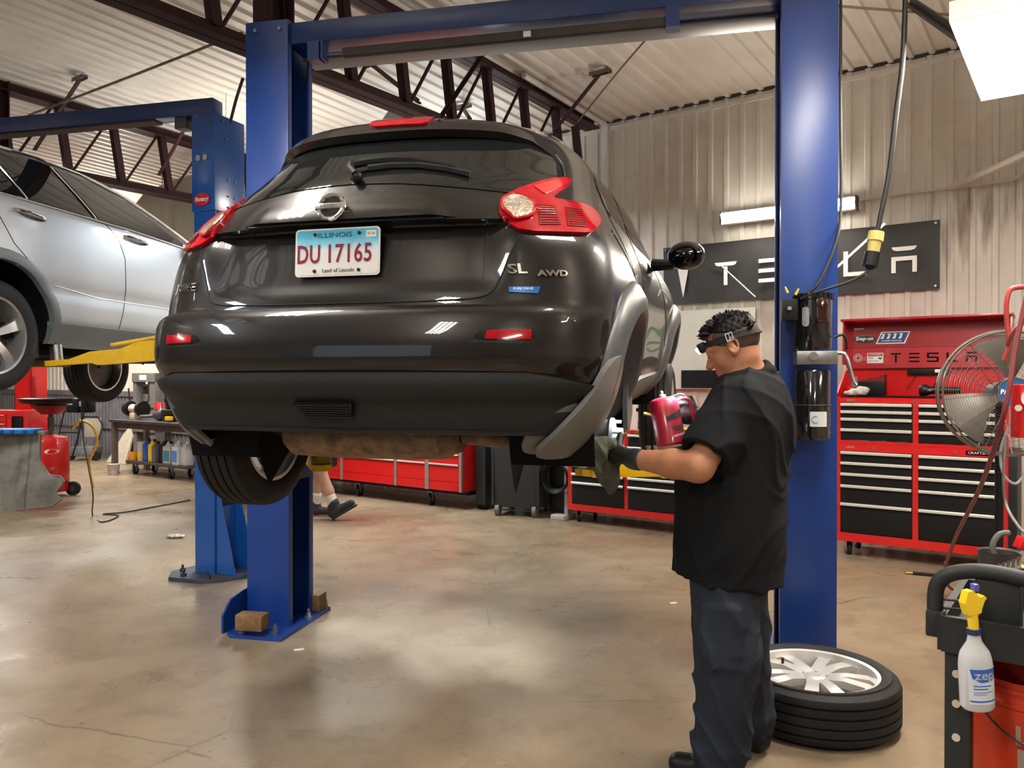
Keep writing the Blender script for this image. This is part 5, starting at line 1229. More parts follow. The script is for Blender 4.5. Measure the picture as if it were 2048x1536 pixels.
# top chest with raised lid
TC = thing('tool_chest', 'red top chest with raised lid lettered inside and black drawers', 'tool chest', ab(FA, 1.69, .906), (0, 0, ROOM_ROT))
H1 = .37
b = MB(); b.bx(0, .05, 0, .44, 0, H1); b.bx(W1-.05, W1, 0, .44, 0, H1); b.bx(.05, W1-.05, 0, .44, 0, .022); b.bx(.05, W1-.05, 0, .44, H1-.045, H1-.005); b.bx(.575, .615, 0, .30, .022, H1-.045)
b.prism([(.02, H1), (.44, H1), (.44, .585), (.34, .585)], .012, frame((0, 0, 0), (0, 1, 0), (0, 0, 1))); b.prism([(.02, H1), (.44, H1), (.44, .585), (.34, .585)], .012, frame((W1-.012, 0, 0), (0, 1, 0), (0, 0, 1)))
b.bx(0, W1, .43, .44, H1, .60); b.build('chest_body', red_tool, TC, sharp=30)
zz = [.026, .118, .203, .262, .320]
for x0, x1 in ((.052, .573), (.617, W1-.052)):
    for k in range(4): drawer(TC, x0, x1, zz[k], zz[k+1])
b = MB(); b.bx(.095, .155, -.003, 0, H1-.032, H1-.018); b.build('badge', badge_m, TC); b = MB(); b.cyl((.595, -.008, H1-.025), (.595, 0, H1-.025), .011, n=14); b.build('lock', steel, TC)
b = MB(); b.bx(.05, W1-.05, .02, .42, H1-.004, H1+.004); b.build('drawer_mat', black_matte, TC)
# lid standing open, leaning back, with overhanging front edge
LM = Matrix.Translation((0, .44, .60)) @ Matrix.Rotation(math.radians(-4), 4, 'X')
b = MB(LM); b.bx(0, W1, -.03, -.018, 0, .38); b.bx(0, .012, -.20, -.018, .02, .38); b.bx(W1-.012, W1, -.20, -.018, .02, .38); b.bx(-.01, W1+.01, -.24, -.018, .372, .392, bev=.004); b.bx(.0, W1, -.05, -.030, .0, .165)
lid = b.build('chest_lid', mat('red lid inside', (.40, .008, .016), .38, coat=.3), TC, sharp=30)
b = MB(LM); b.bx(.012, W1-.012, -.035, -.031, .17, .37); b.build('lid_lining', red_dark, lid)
TM = LM @ frame((0, -.0505, 0), (1, 0, 0), (0, 0, 1))
for k, ch in enumerate('TESLA'): letter(GLY[ch], .34 + k*.135, .045, .085, .075, 'lettering_cutout', lid, black_matte, TM, .002)
SM_ = LM @ frame((0, -.036, 0), (1, 0, 0), (0, 0, 1)); SM2 = LM @ frame((0, -.052, 0), (1, 0, 0), (0, 0, 1))
b = MB(SM_ @ Matrix.Translation((.135, .245, 0))); b.prism([(.085*math.cos(a), .036*math.sin(a)) for a in np.linspace(0, 6.283, 25)[:-1]], .003); b.prism([(.10*math.cos(a), .022*math.sin(a)) for a in np.linspace(0, 6.283, 25)[:-1]], .003); s1 = b.build('oval_sticker', gloss_black, lid)
text('sticker_text', 'Snap-on', .042, text_white, s1, SM_ @ Matrix.Translation((.135, .247, .004)), .001, sx=1.0, shear=.15, offset=.001)
b = MB(SM_ @ Matrix.Translation((.355, .25, 0))); b.prism([(-.13, -.05), (.09, -.05), (.13, .05), (-.09, .05)], .002); s2 = b.build('track_sticker', text_white, lid)
b = MB(SM_ @ Matrix.Translation((.355, .25, 0))); b.prism([(-.118, -.042), (.083, -.042), (.118, .042), (-.083, .042)], .003); b.build('sticker_field', mat('sticker blue', (.02, .06, .22), .4), s2)
b = MB(SM_ @ Matrix.Translation((.355, .25, .001)))
for k in range(4): x = -.095 + k*.045; b.prism([(x, -.008), (x + .022, -.008), (x + .035, .034), (x + .012, .034), (x + .004, .026), (x + .020, .026)], .003)
b.build('sticker_stripes', text_white, s2); text('sticker_text', 'SUPERTRACK', .017, text_white, s2, SM_ @ Matrix.Translation((.345, .224, .004)), .0006, sx=1.5)
b = MB(SM2 @ Matrix.Translation((.09, .085, 0))); b.prism([(.036*math.cos(a), .036*math.sin(a)) for a in np.linspace(0, 6.283, 25)[:-1]], .002); s3 = b.build('round_sticker', mat('pale pink print', (.55, .38, .34), .4), lid)
b = MB(SM2 @ Matrix.Translation((.09, .085, .001))); b.torus((0, 0, .001), (0, 0, 1), .027, .003, 24, 5); b.prism([(-.012, -.014), (.014, -.012), (.010, .016), (-.004, .012)], .002); b.build('sticker_mark', red_dark, s3)
b = MB(SM2 @ Matrix.Translation((.225, .082, 0))); b.prism([(-.062, -.042), (.062, -.042), (.062, .042), (-.062, .042)], .002); s4 = b.build('danger_sign', text_white, lid)
b = MB(SM2 @ Matrix.Translation((.225, .082, 0))); b.prism([(-.056, .014), (.056, .014), (.056, .037), (-.056, .037)], .003); b.build('danger_band', red_dark, s4)
text('danger_text', 'DANGER', .019, text_white, s4, SM2 @ Matrix.Translation((.225, .1075, .004)), .0006, sx=1.2)
text('danger_text', 'HIGH', .020, text_black, s4, SM2 @ Matrix.Translation((.192, .082, .003)), .0006); text('danger_text', 'VOLTAGE', .018, text_black, s4, SM2 @ Matrix.Translation((.210, .056, .003)), .0006)
b = MB(SM2 @ Matrix.Translation((.262, .078, .001))); b.prism([(-.018, 0), (-.004, .010), (.004, .004), (.020, .012), (.008, -.010), (-.004, -.004)], .002); b.build('danger_mark', text_black, s4)
b = MB(LM); b.bx(.05, .13, -.040, -.034, .325, .337); b.build('lid_tag', paper_w, lid)
# things on the chest's tray (top at .906+.37)
ZT = .906 + .375
def chest_p(x, y, z=0): return ab(FA, 1.69, ZT + .006 + z) + Vector((x*math.cos(ROOM_ROT) - y*math.sin(ROOM_ROT), x*math.sin(ROOM_ROT) + y*math.cos(ROOM_ROT), 0))
t_ = thing('flashlight', 'black rubber work flashlight lying on the red chest', 'flashlight', chest_p(.60, .12), (0, 0, ROOM_ROT + .05))
b = MB(); b.lathe([(0, 0), (.040, 0), (.045, .01), (.045, .05), (.034, .07), (.028, .09), (.026, .24), (.022, .28), (0, .28)], (0, 0, .045), (1, 0, 0), 24); b.build('torch_body', black_p, t_)
b = MB(); b.box((.075, -.036, .048), (.03, .012, .016)); b.build('torch_switch', steel, t_)
t_ = thing('parts_box', 'black and red tool case standing on the left of the red chest', 'tool case', chest_p(.24, .22), (0, 0, ROOM_ROT))
b = MB(); b.box((0, 0, .055), (.20, .12, .11), bev=.008); b.build('case_body', black_p, t_); b = MB(); b.prism([(-.10, .11), (.10, .11), (.10, .165), (.06, .165), (.055, .145), (-.02, .14), (-.03, .125), (-.10, .12)], .10, frame((0, .05, 0), (1, 0, 0), (0, 0, 1))); b.build('case_lid', mat('worn dark red', (.16, .01, .02), .6, var=.5, scale=40), t_)
b = MB(); b.cyl((-.16, -.03, 0), (-.16, -.03, .07), .035, .037, 20); o = b.build('red_cup', red_tool); o.parent = None
o.data.transform(Matrix.Translation((.16, .03, 0))); o.location = chest_p(.08, .19); tag(o, 'small red cup on the left end of the red chest', 'cup')
cr_ = blob('crumpled_rag', [('+', sd_ell((0, 0, .025), (.075, .04, .030)), .01), ('+', sd_ell((.03, .01, .04), (.05, .03, .03)), .02), ('+', sd_ell((-.06, -.01, .015), (.05, .03, .018)), .02), ('d', lambda p: np.sin(p[..., 0]*90 + p[..., 2]*60)*np.cos(p[..., 1]*80), .005)], (-.13, -.07, -.01), (.11, .07, .09), .006, mat('grey-white rag', (.42, .40, .38), .9, var=.2, scale=30))
cr_.location = chest_p(.17, .06, .003); cr_.rotation_euler = (0, 0, ROOM_ROT); tag(cr_, 'crumpled grey-white rag on the front edge of the red chest', 'rag')
t_ = thing('power_strip', 'black power strip with a white plug under the open lid', 'power strip', chest_p(.5, .41, .19), (0, 0, ROOM_ROT))
b = MB(); b.box((.12, 0, 0), (.30, .03, .045), bev=.004); b.build('strip_body', black_p, t_); b = MB(); b.box((.19, -.025, .005), (.04, .03, .028), bev=.004); b.build('plug', white_paint, t_)
b = MB(); b.tube(spline([(.19, -.03, -.01), (.19, -.04, -.06), (.16, -.03, -.12)], 5), .004, 6); b.tube(spline([(.05, -.02, -.01), (.02, -.05, -.06), (-.03, -.06, -.14)], 5), .003, 6); b.build('plug_cord', black_p, t_)
# middle cabinet
W2 = 1.30
MCb = cab_thing('rolling_tool_cabinet', 'low red rolling cabinet with black drawers seen beneath the mechanic\'s forearm', 'tool cabinet', FA, 4.215, 'red and black tool cabinets')
b = MB(); b.bx(0, .045, 0, .46, .12, .76); b.bx(W2-.045, W2, 0, .46, .12, .92); b.bx(.045, W2-.045, .44, .46, .12, .76); b.bx(.045, W2-.045, 0, .46, .12, .185); b.bx(.625, .665, 0, .44, .185, .90)
b.bx(.645, W2-.02, -.01, .46, .905, .935); b.bx(0, .65, 0, .46, .74, .76); b.build('cabinet_body', red_tool, MCb, sharp=30)
for k, (z0, z1) in enumerate(((.187, .405), (.405, .49), (.49, .575), (.575, .66), (.66, .74))): drawer(MCb, .047, .623, z0, z1)
for z0, z1 in ((.187, .405), (.405, .49), (.49, .66), (.66, .78), (.78, .895)): drawer(MCb, .667, W2-.047, z0, z1)
for x in (.09, W2-.10):
    for y in (.06, .38): caster_part(MCb, x, y, .12)
# long red chest bank seen under the crossover
W3 = 3.2
LB = cab_thing('long_tool_chest', 'long red tool chest with silver posts and handles seen under the dark car', 'tool cabinet', 6.6, 8.65)
xs_ = [0, .55, 1.32, 2.22, 2.70, 3.18]; b = MB(); b.bx(0, W3, .01, .55, .20, .95); b.build('chest_body', red_tool, LB, sharp=30)
for i in range(5):
    w_ = .045 if i == 3 else .03
    for z0, z1 in ((.20, .30), (.30, .50), (.50, .61), (.61, .72), (.72, .83), (.83, .94)):
        d = MB(); d.bx(xs_[i] + .02, xs_[i+1] - .02, -.004, .012, z0 + .002, z1 - .002); dd = d.build('drawer', red_tool, LB)
        if z1 > .42: h_ = MB(); h_.bx(xs_[i] + .03, xs_[i+1] - .03, -.022, -.004, z1 - .022, z1 - .006, bev=.003); h_.build('drawer_handle', alu_trim, dd)
for x in xs_: w_ = .055 if abs(x - 2.70) < .01 else .032; b = MB(); b.bx(x - w_/2, x + w_/2, -.014, .012, .20, .95); b.build('silver_post', mat('satin post', (.36, .34, .31), .35, .5), LB)
b = MB(); b.bx(0, W3, .10, .5, .155, .20); b.build('base_frame', black_p, LB)
for x in (.3, 1.5, 2.66): caster_part(LB, x, .10, .16, r=.065, yaw=.3)
b = MB(); b.tube([(W3 + .012, .30, .22), (W3 + .014, .31, .5), (W3 + .01, .30, .93)], .004, 6); b.build('side_cord', white_paint, LB)
# wheeled bins
bin_m = mat('charcoal bin plastic', (.030, .032, .034), .5, bump=.1, bscale=300)
def bin_(a, b_, rz, lab, h=1.05):
    T = thing('wheeled_bin', lab, 'bin', ab(a, b_), (0, 0, ROOM_ROT + rz), 'black wheeled bins')
    q = MB(); q.box((0, 0, .09 + h/2), (.50, .50, h), top=(1.12, 1.12), bev=.02); q.bx(-.255, -.235, -.27, .27, .12, .95); q.bx(.235, .255, -.27, .27, .12, .95); q.build('bin_body', bin_m, T)
    q = MB(); q.box((0, 0, h + .10), (.60, .62, .03), bev=.01); q.build('bin_lid', bin_m, T)
    for x in (-.20, .20):
        for y in (-.22, .22): q = MB(); q.cyl((x - .02, y, .06), (x + .02, y, .06), .06, n=24); ww = q.build('bin_wheel', mat('grey bin wheel', (.16, .15, .14), .6), T); q = MB(); q.cyl((x - .025, y, .06), (x + .025, y, .06), .02, n=12); q.build('wheel_hub', steel, ww)
    q = MB(); q.cyl((-.18, -.22, .06), (.18, -.22, .06), .008, n=8); q.build('bin_axle', dark_steel, T)
    return T
bin_(6.90, 4.87, .30, 'black wheeled bin standing left of the low red cabinet')
T = thing('narrow_bin', 'narrow black bin between the long red chest and the wheeled bin', 'bin', ab(7.0, 5.36), (0, 0, ROOM_ROT)); q = MB(); q.box((0, 0, .55), (.14, .42, 1.0), bev=.02); q.build('bin_body', bin_m, T); q = MB(); q.cyl((-.06, -.15, .04), (.06, -.15, .04), .04); q.build('bin_wheel', rubber, T)
# hose coil beside the bins
hs = thing('hose_reel', 'coil of black hose hanging on a pale stand between bin and cabinet', 'hose reel', ab(6.85, 4.38), (0, 0, ROOM_ROT))
b = MB()
for k in range(4): b.torus((-.02 + k*.006, -.02 - k*.025, .42), (0, 1, 0), .13 + .008*k, .012, 36, 8)
b.build('hose_coil', black_p, hs); b = MB(); b.bx(.07, .11, -.02, .06, .05, .9); b.box((.04, .02, .025), (.16, .26, .05), bev=.01); b.build('reel_stand', mat('pale stand', (.42, .40, .37), .5), hs)
b = MB(); b.bx(-.14, .06, .02, .12, .05, .8, bev=.01); b.build('reel_back', black_p, hs)
# ================================================================== drum fan
FC = at(2014, 786, 4.55); fd = Vector((-.30, -1, .06)).normalized()
FAN = thing('pedestal_fan', 'big pedestal fan with a round wire guard at the right edge', 'fan', (FC.x, FC.y, 0))
fo = Vector((0, 0, FC.z)); guard = mat('fan guard wire', (.26, .23, .21), .3, .9)
fu = fd.orthogonal().normalized(); fu = Vector((0, 0, 1)).cross(fd).normalized(); fv = fd.cross(fu)
b = MB(); b.torus(fo + fd*.0, fd, .355, .009, 72, 8); b.torus(fo + fd*.07, fd, .345, .005, 72, 6); b.torus(fo - fd*.09, fd, .345, .006, 72, 6); b.build('guard_rim', guard, FAN)
for side, nm in ((1, 'front_guard'), (-1, 'rear_guard')):
    b = MB()
    for k in range(22 if side > 0 else 10):
        r_ = .075 + .27*(k + 1)/(22.5 if side > 0 else 10.5); dz = side*(.115 - .05*(r_/.35)**2); b.torus(fo + fd*dz, fd, r_, .0011, 56, 5)
    for k in range(12):
        a = 2*math.pi*k/12 + .12; d = fu*math.cos(a) + fv*math.sin(a)
        b.tube([fo + fd*side*.118 + d*.07, fo + fd*side*.10 + d*.2, fo + fd*side*.07 + d*.345], .0022, 5)
    b.build(nm, guard, FAN)
b = MB(); b.lathe([(0, .13), (.075, .13), (.080, .125), (.080, .11)], fo, fd, 32); hubc = b.build('hub_badge', mat('fan badge blue', (.015, .07, .20), .3, coat=.5), FAN)
b = MB(); b.torus(fo + fd*.13, fd, .078, .004, 40, 6); b.build('badge_ring', chrome, hubc)
text('badge_text', 'PATTON', .036, text_white, hubc, frame(fo + fd*.1325, fu if fu.x > 0 else -fu, (0, 0, 1)), .001, sx=.95, shear=.1, offset=.001)
b = MB(frame(fo, fu, fv))
blade_m = mat('brown-grey fan blade', (.085, .075, .065), .45, .4, var=.15)
for k in range(3):
    a0 = 2*math.pi*k/3 + math.radians(200); rows = []
    for q in range(9):
        r_ = .05 + .27*q/8; row = []
        for s_ in range(9):
            t2 = s_/8; a = a0 + (t2 - .5)*(.75 + .35*q/8) + .25*q/8; row.append((r_*math.cos(a), r_*math.sin(a), (t2 - .5)*.09))
        rows.append(row)
    q = MB(frame(fo, fu, fv)); q.grid(rows); q.build('fan_blade', blade_m, FAN)
b = MB(); b.lathe([(0, -.02), (.07, -.02), (.075, -.08), (.07, -.22), (0, -.24)], fo, fd, 24); b.build('fan_motor', dark_steel, FAN)
b = MB(); b.cyl((-fd*.14) + Vector((0, 0, .0)), (-fd*.14) + Vector((0, 0, FC.z)), .024, n=16); b.cyl((-fd*.14), (-fd*.14) + Vector((0, 0, .03)), .26, .24, 32); b.build('fan_pole', black_p, FAN)
b = MB(); b.tube(spline([fo + fu*.0 + Vector((.02, -.06, -.10)), fo + Vector((-.06, -.05, -.30)), fo + Vector((-.05, -.05, -.45)), fo + Vector((.02, -.05, -.51)), fo + Vector((.09, -.04, -.44))], 6), .008, 8); b.build('fan_cord', mat('grey cord', (.35, .33, .33), .5), FAN)
# red machine with a dial right at the edge
RM = thing('red_gauge_stand', 'red control box with white dial in front of the fan at the right edge', 'machine', at(2075, 1500, 3.0)*1.0); RM.location.z = 0
rb_ = RM.location
def rel(px, py, Y): return at(px, py, Y) - rb_
c_ = rel(2068, 822, 3.0)
b = MB(); b.box(c_, (.14, .06, .20), bev=.006); b.build('control_box', red_tool, RM)
b = MB(); b.cyl(rel(2064, 797, 2.965), rel(2064, 797, 2.945), .034, n=28); b.cyl(rel(2037, 816, 2.97), rel(2037, 816, 2.95), .018, n=20) if False else None; b.build('dial', mat('dial white', (.75, .74, .72), .3), RM)
b = MB(); b.cyl(rel(2037, 816, 2.968), rel(2037, 816, 2.955), .012, n=20); b.build('knob', mat('cream knob', (.62, .60, .48), .4), RM)
b = MB(); b.cyl(Vector((c_.x + .03, c_.y, 0)), Vector((c_.x + .03, c_.y, c_.z)), .03, n=14); b.box(Vector((c_.x, c_.y, .02)), (.3, .3, .04), bev=.01); b.build('stand_pole', red_dark, RM)
hose_m = mat('red air hose', (.42, .05, .045), .45, var=.1); hose_o = mat('dark red hose', (.20, .035, .035), .5, var=.1)
def hose(pts, r, m, lab, k=8): return cable('air_hose', pts, r, m, lab, 'hose')
hose([at(2046, 574, 3.6), at(2020, 580, 3.6), at(2012, 610, 3.6), at(2014, 650, 3.6), at(2018, 690, 3.6), at(2008, 720, 3.62)], .011, hose_m, 'looping pink-red hose dropping behind the fan guard')
hose([at(2062, 548, 3.0), at(2046, 620, 3.0), at(2030, 700, 2.98), at(2018, 780, 2.95), at(2000, 860, 3.0), at(1975, 940, 3.3), at(1950, 1000, 3.7), at(1915, 1070, 4.2), at(1894, 1127, 4.85) - Vector((0, 0, .0))], .0095, hose_o, 'dark red hose slanting down across the fan to the floor')
hose([at(2050, 640, 3.3), at(2035, 655, 3.3), at(2022, 672, 3.4), at(2015, 690, 3.5)], .010, hose_m, 'short pink hose end beside the fan top')
hose([at(1893, 1126, 4.9)*1, Vector((2.95, 5.3, .012)), Vector((3.5, 5.2, .012)), Vector((4.2, 4.9, .012))], .010, hose_o, 'dark hose on the floor right of the red cabinet')
o_ = thing('floor_hose', 'black hose with a brass end lying on the floor left of the cart handle', 'hose', (at(1812, 1149, 5.8).x, 5.8, .012))
b = MB(); b.tube(spline([(0.05, -.01, 0), (.25, -.10, 0), (.6, -.22, 0), (1.1, -.35, 0)], 6), .012, 10); b.build('hose_line', black_p, o_); b = MB(); b.cyl((0, 0, 0), (.06, -.01, 0), .010, n=12); b.build('hose_fitting', mat('brass', (.55, .40, .15), .3, 1), o_)
cable('stay_cord', [at(2012, 870, 3.4), at(2008, 960, 3.4), at(2014, 1010, 3.4), at(2036, 1050, 3.2), at(2060, 1075, 3.1)], .006, mat('grey cord2', (.20, .18, .17), .5), 'grey cord hanging below the fan toward the cart', 'cord')
# ================================================================== loose wheel on the floor
TY = thing('car_wheel', 'silver alloy wheel with tyre lying flat on the floor by the right column', 'wheel', (1.27, 3.35, 0), (0, 0, .3))
wheel(TY, 'tyre', (0, 0, .1085), (0, 0, 1), R=.334, W=.215, rim=.246, thick=1.7, spokes=10, rim_m=mat('bright alloy', (.72, .71, .69), .35, .55))
b = MB(); b.cyl((.145*math.cos(2.0), .145*math.sin(2.0), .18), (.145*math.cos(2.0), .145*math.sin(2.0), .215), .006, n=8); b.build('tyre_valve', black_p, TY)
# ================================================================== foreground utility cart
CT = thing('utility_cart', 'charcoal plastic utility cart with a rounded push handle at lower right', 'cart', (at(1921, 1500, 2.05).x, 2.05, 0), (0, 0, ROOM_ROT))
CTi = (Matrix.Translation(CT.location) @ Matrix.Rotation(ROOM_ROT, 4, 'Z')).inverted()
cb = CT.location; cart_m = mat('charcoal cart plastic', (.017, .019, .018), .5, var=.1, bump=.15, bscale=400, spec=.4)
def cp(px, py, Y): return CTi @ at(px, py, Y)
hp_ = [cp(1874, 1262, 2.08), cp(1872, 1215, 2.08), cp(1876, 1172, 2.08), cp(1900, 1150, 2.06), cp(1945, 1143, 2.03), cp(2000, 1148, 1.99), cp(2080, 1165, 1.93), cp(2180, 1185, 1.86)]
b = MB(); b.tube(spline(hp_, 8), .0195, 16); b.build('push_handle', cart_m, CT, sharp=60)
b = MB(); b.box(cp(1875, 1245, 2.08), (.046, .05, .07), bev=.008); b.build('handle_socket', cart_m, CT)
b = MB(); b.box(cp(2000, 1215, 2.03), (.10, .10, .155), bev=.010); b.build('corner_bin', cart_m, CT)
b = MB(); zt_ = cp(1921, 1275, 2.05).z; b.bx(-.035, .75, -.04, .42, zt_ - .02, zt_); b.bx(-.035, .75, -.05, -.03, zt_ - .03, zt_ + .06); b.bx(-.045, -.025, -.04, .42, zt_ - .03, zt_ + .06); b.bx(-.035, .75, .41, .43, zt_ - .03, zt_ + .06); b.build('top_tray', cart_m, CT)
b = MB(); z1 = zt_ - .02; xl = 0.0; b.bx(xl - .029, xl + .029, -.035, .035, .0, z1, bev=.004); leg_ = b.build('cart_leg', cart_m, CT)
for py in (1350, 1410, 1478): p = cp(1921, py, 2.02); b = MB(); b.cyl((-.002, -.040, p.z), (-.002, -.034, p.z), .0095, n=18); b.build('leg_hole', mat('pale hole', (.55, .47, .36), .7), leg_)
b = MB(); b.bx(-.03, .75, -.03, .42, .22, .25); b.bx(.69, .74, -.03, .03, 0, z1); b.bx(.69, .74, .36, .42, 0, z1); b.bx(-.03, .02, .36, .42, 0, z1); b.build('lower_shelf', cart_m, CT)
b = MB(); 
for dz in (0, -.022): b.tube([cp(1890, 1200, 2.06) + Vector((0, 0, dz)), cp(1985, 1207, 2.06) + Vector((0, 0, dz))], .0035, 6)
b.build('wire_rail', steel, CT)
# spray bottle hanging on the rail
SB = thing('spray_bottle', 'clear spray bottle with yellow trigger and blue label hanging on the cart', 'spray bottle', at(1958, 1418, 1.96))
so = SB.location; tilt = Matrix.Rotation(math.radians(-3), 4, 'Y') @ Matrix.Rotation(math.radians(7), 4, 'Z')
bot_m = mat('cloudy bottle plastic', (.70, .72, .74), .25, trans=.25, var=.03)
b = MB(tilt); b.lathe([(0, 0), (.034, 0), (.040, .008), (.040, .105), (.038, .125), (.034, .14), (.018, .165), (.015, .178), (.014, .19)], (0, 0, 0), (0, 0, 1), 32); b.bm.transform(Matrix.Diagonal((1, .8, 1, 1))); b.build('bottle', bot_m, SB)
b = MB(tilt); b.cyl((0, 0, .183), (0, 0, .196), .0165, n=24); b.build('collar', mat('navy collar', (.02, .03, .14), .4), SB)
ytr = mat('yellow trigger', (.85, .58, .02), .35, coat=.4)
b = MB(tilt); b.cyl((0, 0, .196), (-.002, 0, .235), .012, .0125, 16); b.prism([(-.020, .232), (.014, .236), (.020, .262), (.030, .270), (.024, .278), (.012, .274), (-.004, .292), (-.018, .290), (-.028, .262)], .024, frame((0, .012, 0), (1, 0, 0), (0, 0, 1))); b.build('trigger_head', ytr, SB, sharp=30)
b = MB(tilt); b.prism([(.020, .262), (.034, .272), (.022, .245), (.012, .228)], .010, frame((0, .005, 0), (1, 0, 0), (0, 0, 1))); b.build('trigger_lever', ytr, SB)
b = MB(tilt); b.box((.008, 0, .297), (.014, .018, .018), bev=.003); b.build('nozzle', mat('violet nozzle', (.10, .10, .45), .35), SB)
def bcyl(x, z, r=.0402): a = x/.040; return (r*math.sin(a), -r*.8*math.cos(a), z)
def blab(name, poly, r, m, parent):
    return cyl_label(name, poly, r, m, parent, tilt @ Matrix.Diagonal((1, .8, 1, 1)), step=.006)
lb = blab('label', [(-.040, .020), (.040, .020), (.040, .108), (-.040, .108)], .0406, mat('bottle label', (.60, .63, .68), .4), SB)
bl_m = mat('label blue', (.03, .12, .50), .4)
blab('label_crest', [(-.036, .106), (.038, .106), (.034, .085), (.014, .075), (-.010, .074), (-.030, .084)], .0410, bl_m, lb)
blab('label_stripe', [(-.038, .026), (.038, .026), (.038, .030), (-.038, .030)], .0410, bl_m, lb)
for k, (z, w_) in enumerate(((.064, .044), (.057, .034), (.049, .05), (.044, .03))): blab('label_line', [(-.028, z), (-.028 + w_, z), (-.028 + w_, z + .0028), (-.028, z + .0028)], .0410, bl_m if k < 2 else mat('label pale blue', (.25, .33, .55), .5), lb)
me = text_mesh('zep', .030, .0002, sx=1.15, offset=.0005)
for v in me.vertices: v.co = tilt @ Vector(bcyl(v.co.x + .000, v.co.y + .091, .0425))
link('label_text', me, text_white, lb, None)
# red bucket on the lower shelf
BK = thing('bucket', 'orange-red bucket with pale lettering on the cart\'s lower shelf', 'bucket', (at(2068, 1400, 2.14).x, 2.14, .252))
bk_m = mat('orange-red bucket', (.62, .045, .012), .4, var=.08, dirt=(.30, .02, .01), dscale=5, damt=.4)
H_b = at(0, 1340, 2.14).z - .252 + .0
b = MB(); b.lathe([(0, 0), (.130, 0), (.135, .01), (.150, H_b - .07), (.156, H_b - .065), (.156, H_b - .055), (.151, H_b - .05), (.152, H_b - .03), (.158, H_b - .028), (.158, H_b - .018), (.153, H_b - .014), (.154, H_b), (.150, H_b), (.146, H_b - .1), (.128, .02), (0, .02)], (0, 0, 0), (0, 0, 1), 48); b.build('bucket_shell', bk_m, BK)
for s_, z, sz in (("LET'S", .262, .066), ('DO THIS', .185, .110)):
    me = text_mesh(s_, sz, .0004, 'LEFT', .9, offset=.003)
    for v in me.vertices: a = (v.co.x - .105)/.145 - .10; r_ = .1385 + (v.co.y + z)*.050; v.co = Vector((r_*math.sin(a), -r_*math.cos(a), v.co.y + z))
    link('bucket_lettering', me, mat('pale lettering', (.66, .52, .44), .5), BK, None)
b = MB(); b.tube([(.15*math.cos(a), -.02 - .155*math.sin(a)*.97, H_b - .09 - .08*math.sin(a)) for a in np.linspace(0, math.pi, 24)], .003, 6); b.build('bail_handle', dark_steel, BK)
# clutter on the cart: red tool, socket rail, grey cup, strap
o = thing('red_handled_tool', 'red square-handled tool lying across the cart at the right edge', 'tool', at(2040, 1098, 2.22))
b = MB(); b.box((.07, .0, -.012), (.16, .035, .035), rot=(0, math.radians(24), 0), bev=.005); b.build('tool_handle', red_tool, o); b = MB(); b.box((.17, 0, -.06), (.1, .02, .02), rot=(0, math.radians(24), 0)); b.build('tool_shaft', steel, o)
o = thing('cutting_funnel', 'dark metal can with a curled strip on the cart behind the handle', 'can', at(2000, 1125, 2.45))
b = MB(); b.lathe([(.055, -.06), (.058, .03), (.06, .035), (.055, .03), (.052, -.05)], (0, 0, 0), (0, 0, 1), 28); b.build('can_body', mat('brown-grey can', (.09, .075, .07), .5, .4), o)
b = MB(); b.tube(spline([(-.01, 0, .0), (-.02, 0, .05), (.0, 0, .085), (.03, 0, .09)], 6), .009, 8); b.build('curled_strip', mat('grey rubber strip', (.13, .12, .11), .6), o)
o = thing('socket_rail', 'rail of chrome sockets lying beside the cart handle', 'sockets', at(1985, 1138, 2.10))
b = MB(); b.box((.035, 0, -.012), (.10, .03, .006), rot=(0, -.3, 0)); b.build('rail', black_p, o)
for k in range(7): b = MB(); p = Vector((-.005 + k*.013, 0, -.022 + k*.004 + .006)); b.cyl(p, p + Vector((0, 0, .02)), .0055, n=12); b.build('socket', chrome, o)
o = thing('yellow_sponge', 'yellow and white cloth bundle at the right end of the cart', 'cloth', at(2046, 1138, 2.1)); b = MB(); b.sphere((.02, .0, -.01), .035, 14, (1, .8, .6)); b.build('cloth_bundle', mat('yellow-white cloth', (.62, .50, .16), .8, var=.5, scale=30), o)
# ================================================================== far left corner of the shop
def fl(px, py): Y = 1.43*1600/(py - 755); return Vector(((px-1024)/1600*Y, Y, 0))
# hanging tan curtain between the trusses
cur_m = mat('tan canvas', (.34, .31, .25), .85, var=.06, scale=2, bump=.2, bscale=4)
c0, c1_ = at(262, 380, 10.2), at(500, 318, 10.2)
T = thing('canvas_curtain', 'plain tan canvas hanging from the ceiling behind the silver suv', 'curtain', (c0.x, c0.y, 0))
b = MB(); rows = []
for i in range(70):
    t2 = i/69; x = (c1_.x - c0.x)*t2; y = .03*math.sin(t2*26) + .02*math.sin(t2*61); zt = c0.z + (c1_.z - c0.z)*t2 - .22*max(0, .12 - t2)/.12 - .04*math.sin(min(1, t2*3)*math.pi); rows.append([(x, y, 1.95), (x, y*.6, (zt + 1.95)/2), (x, y*.3, zt - .08), (x, .05, zt), (x, .12, zt - .04), (x, .10 + y*.3, 1.95)])
b.grid(rows); b.build('canvas', cur_m, T, sharp=60)
b = MB()
for q in (.25, .75): x = (c1_.x - c0.x)*q; b.cyl((x, .06, c0.z + (c1_.z-c0.z)*q - .05), (x, .06, 4.22), .005, n=6)
b.build('hanger_wire', dark_steel, T)
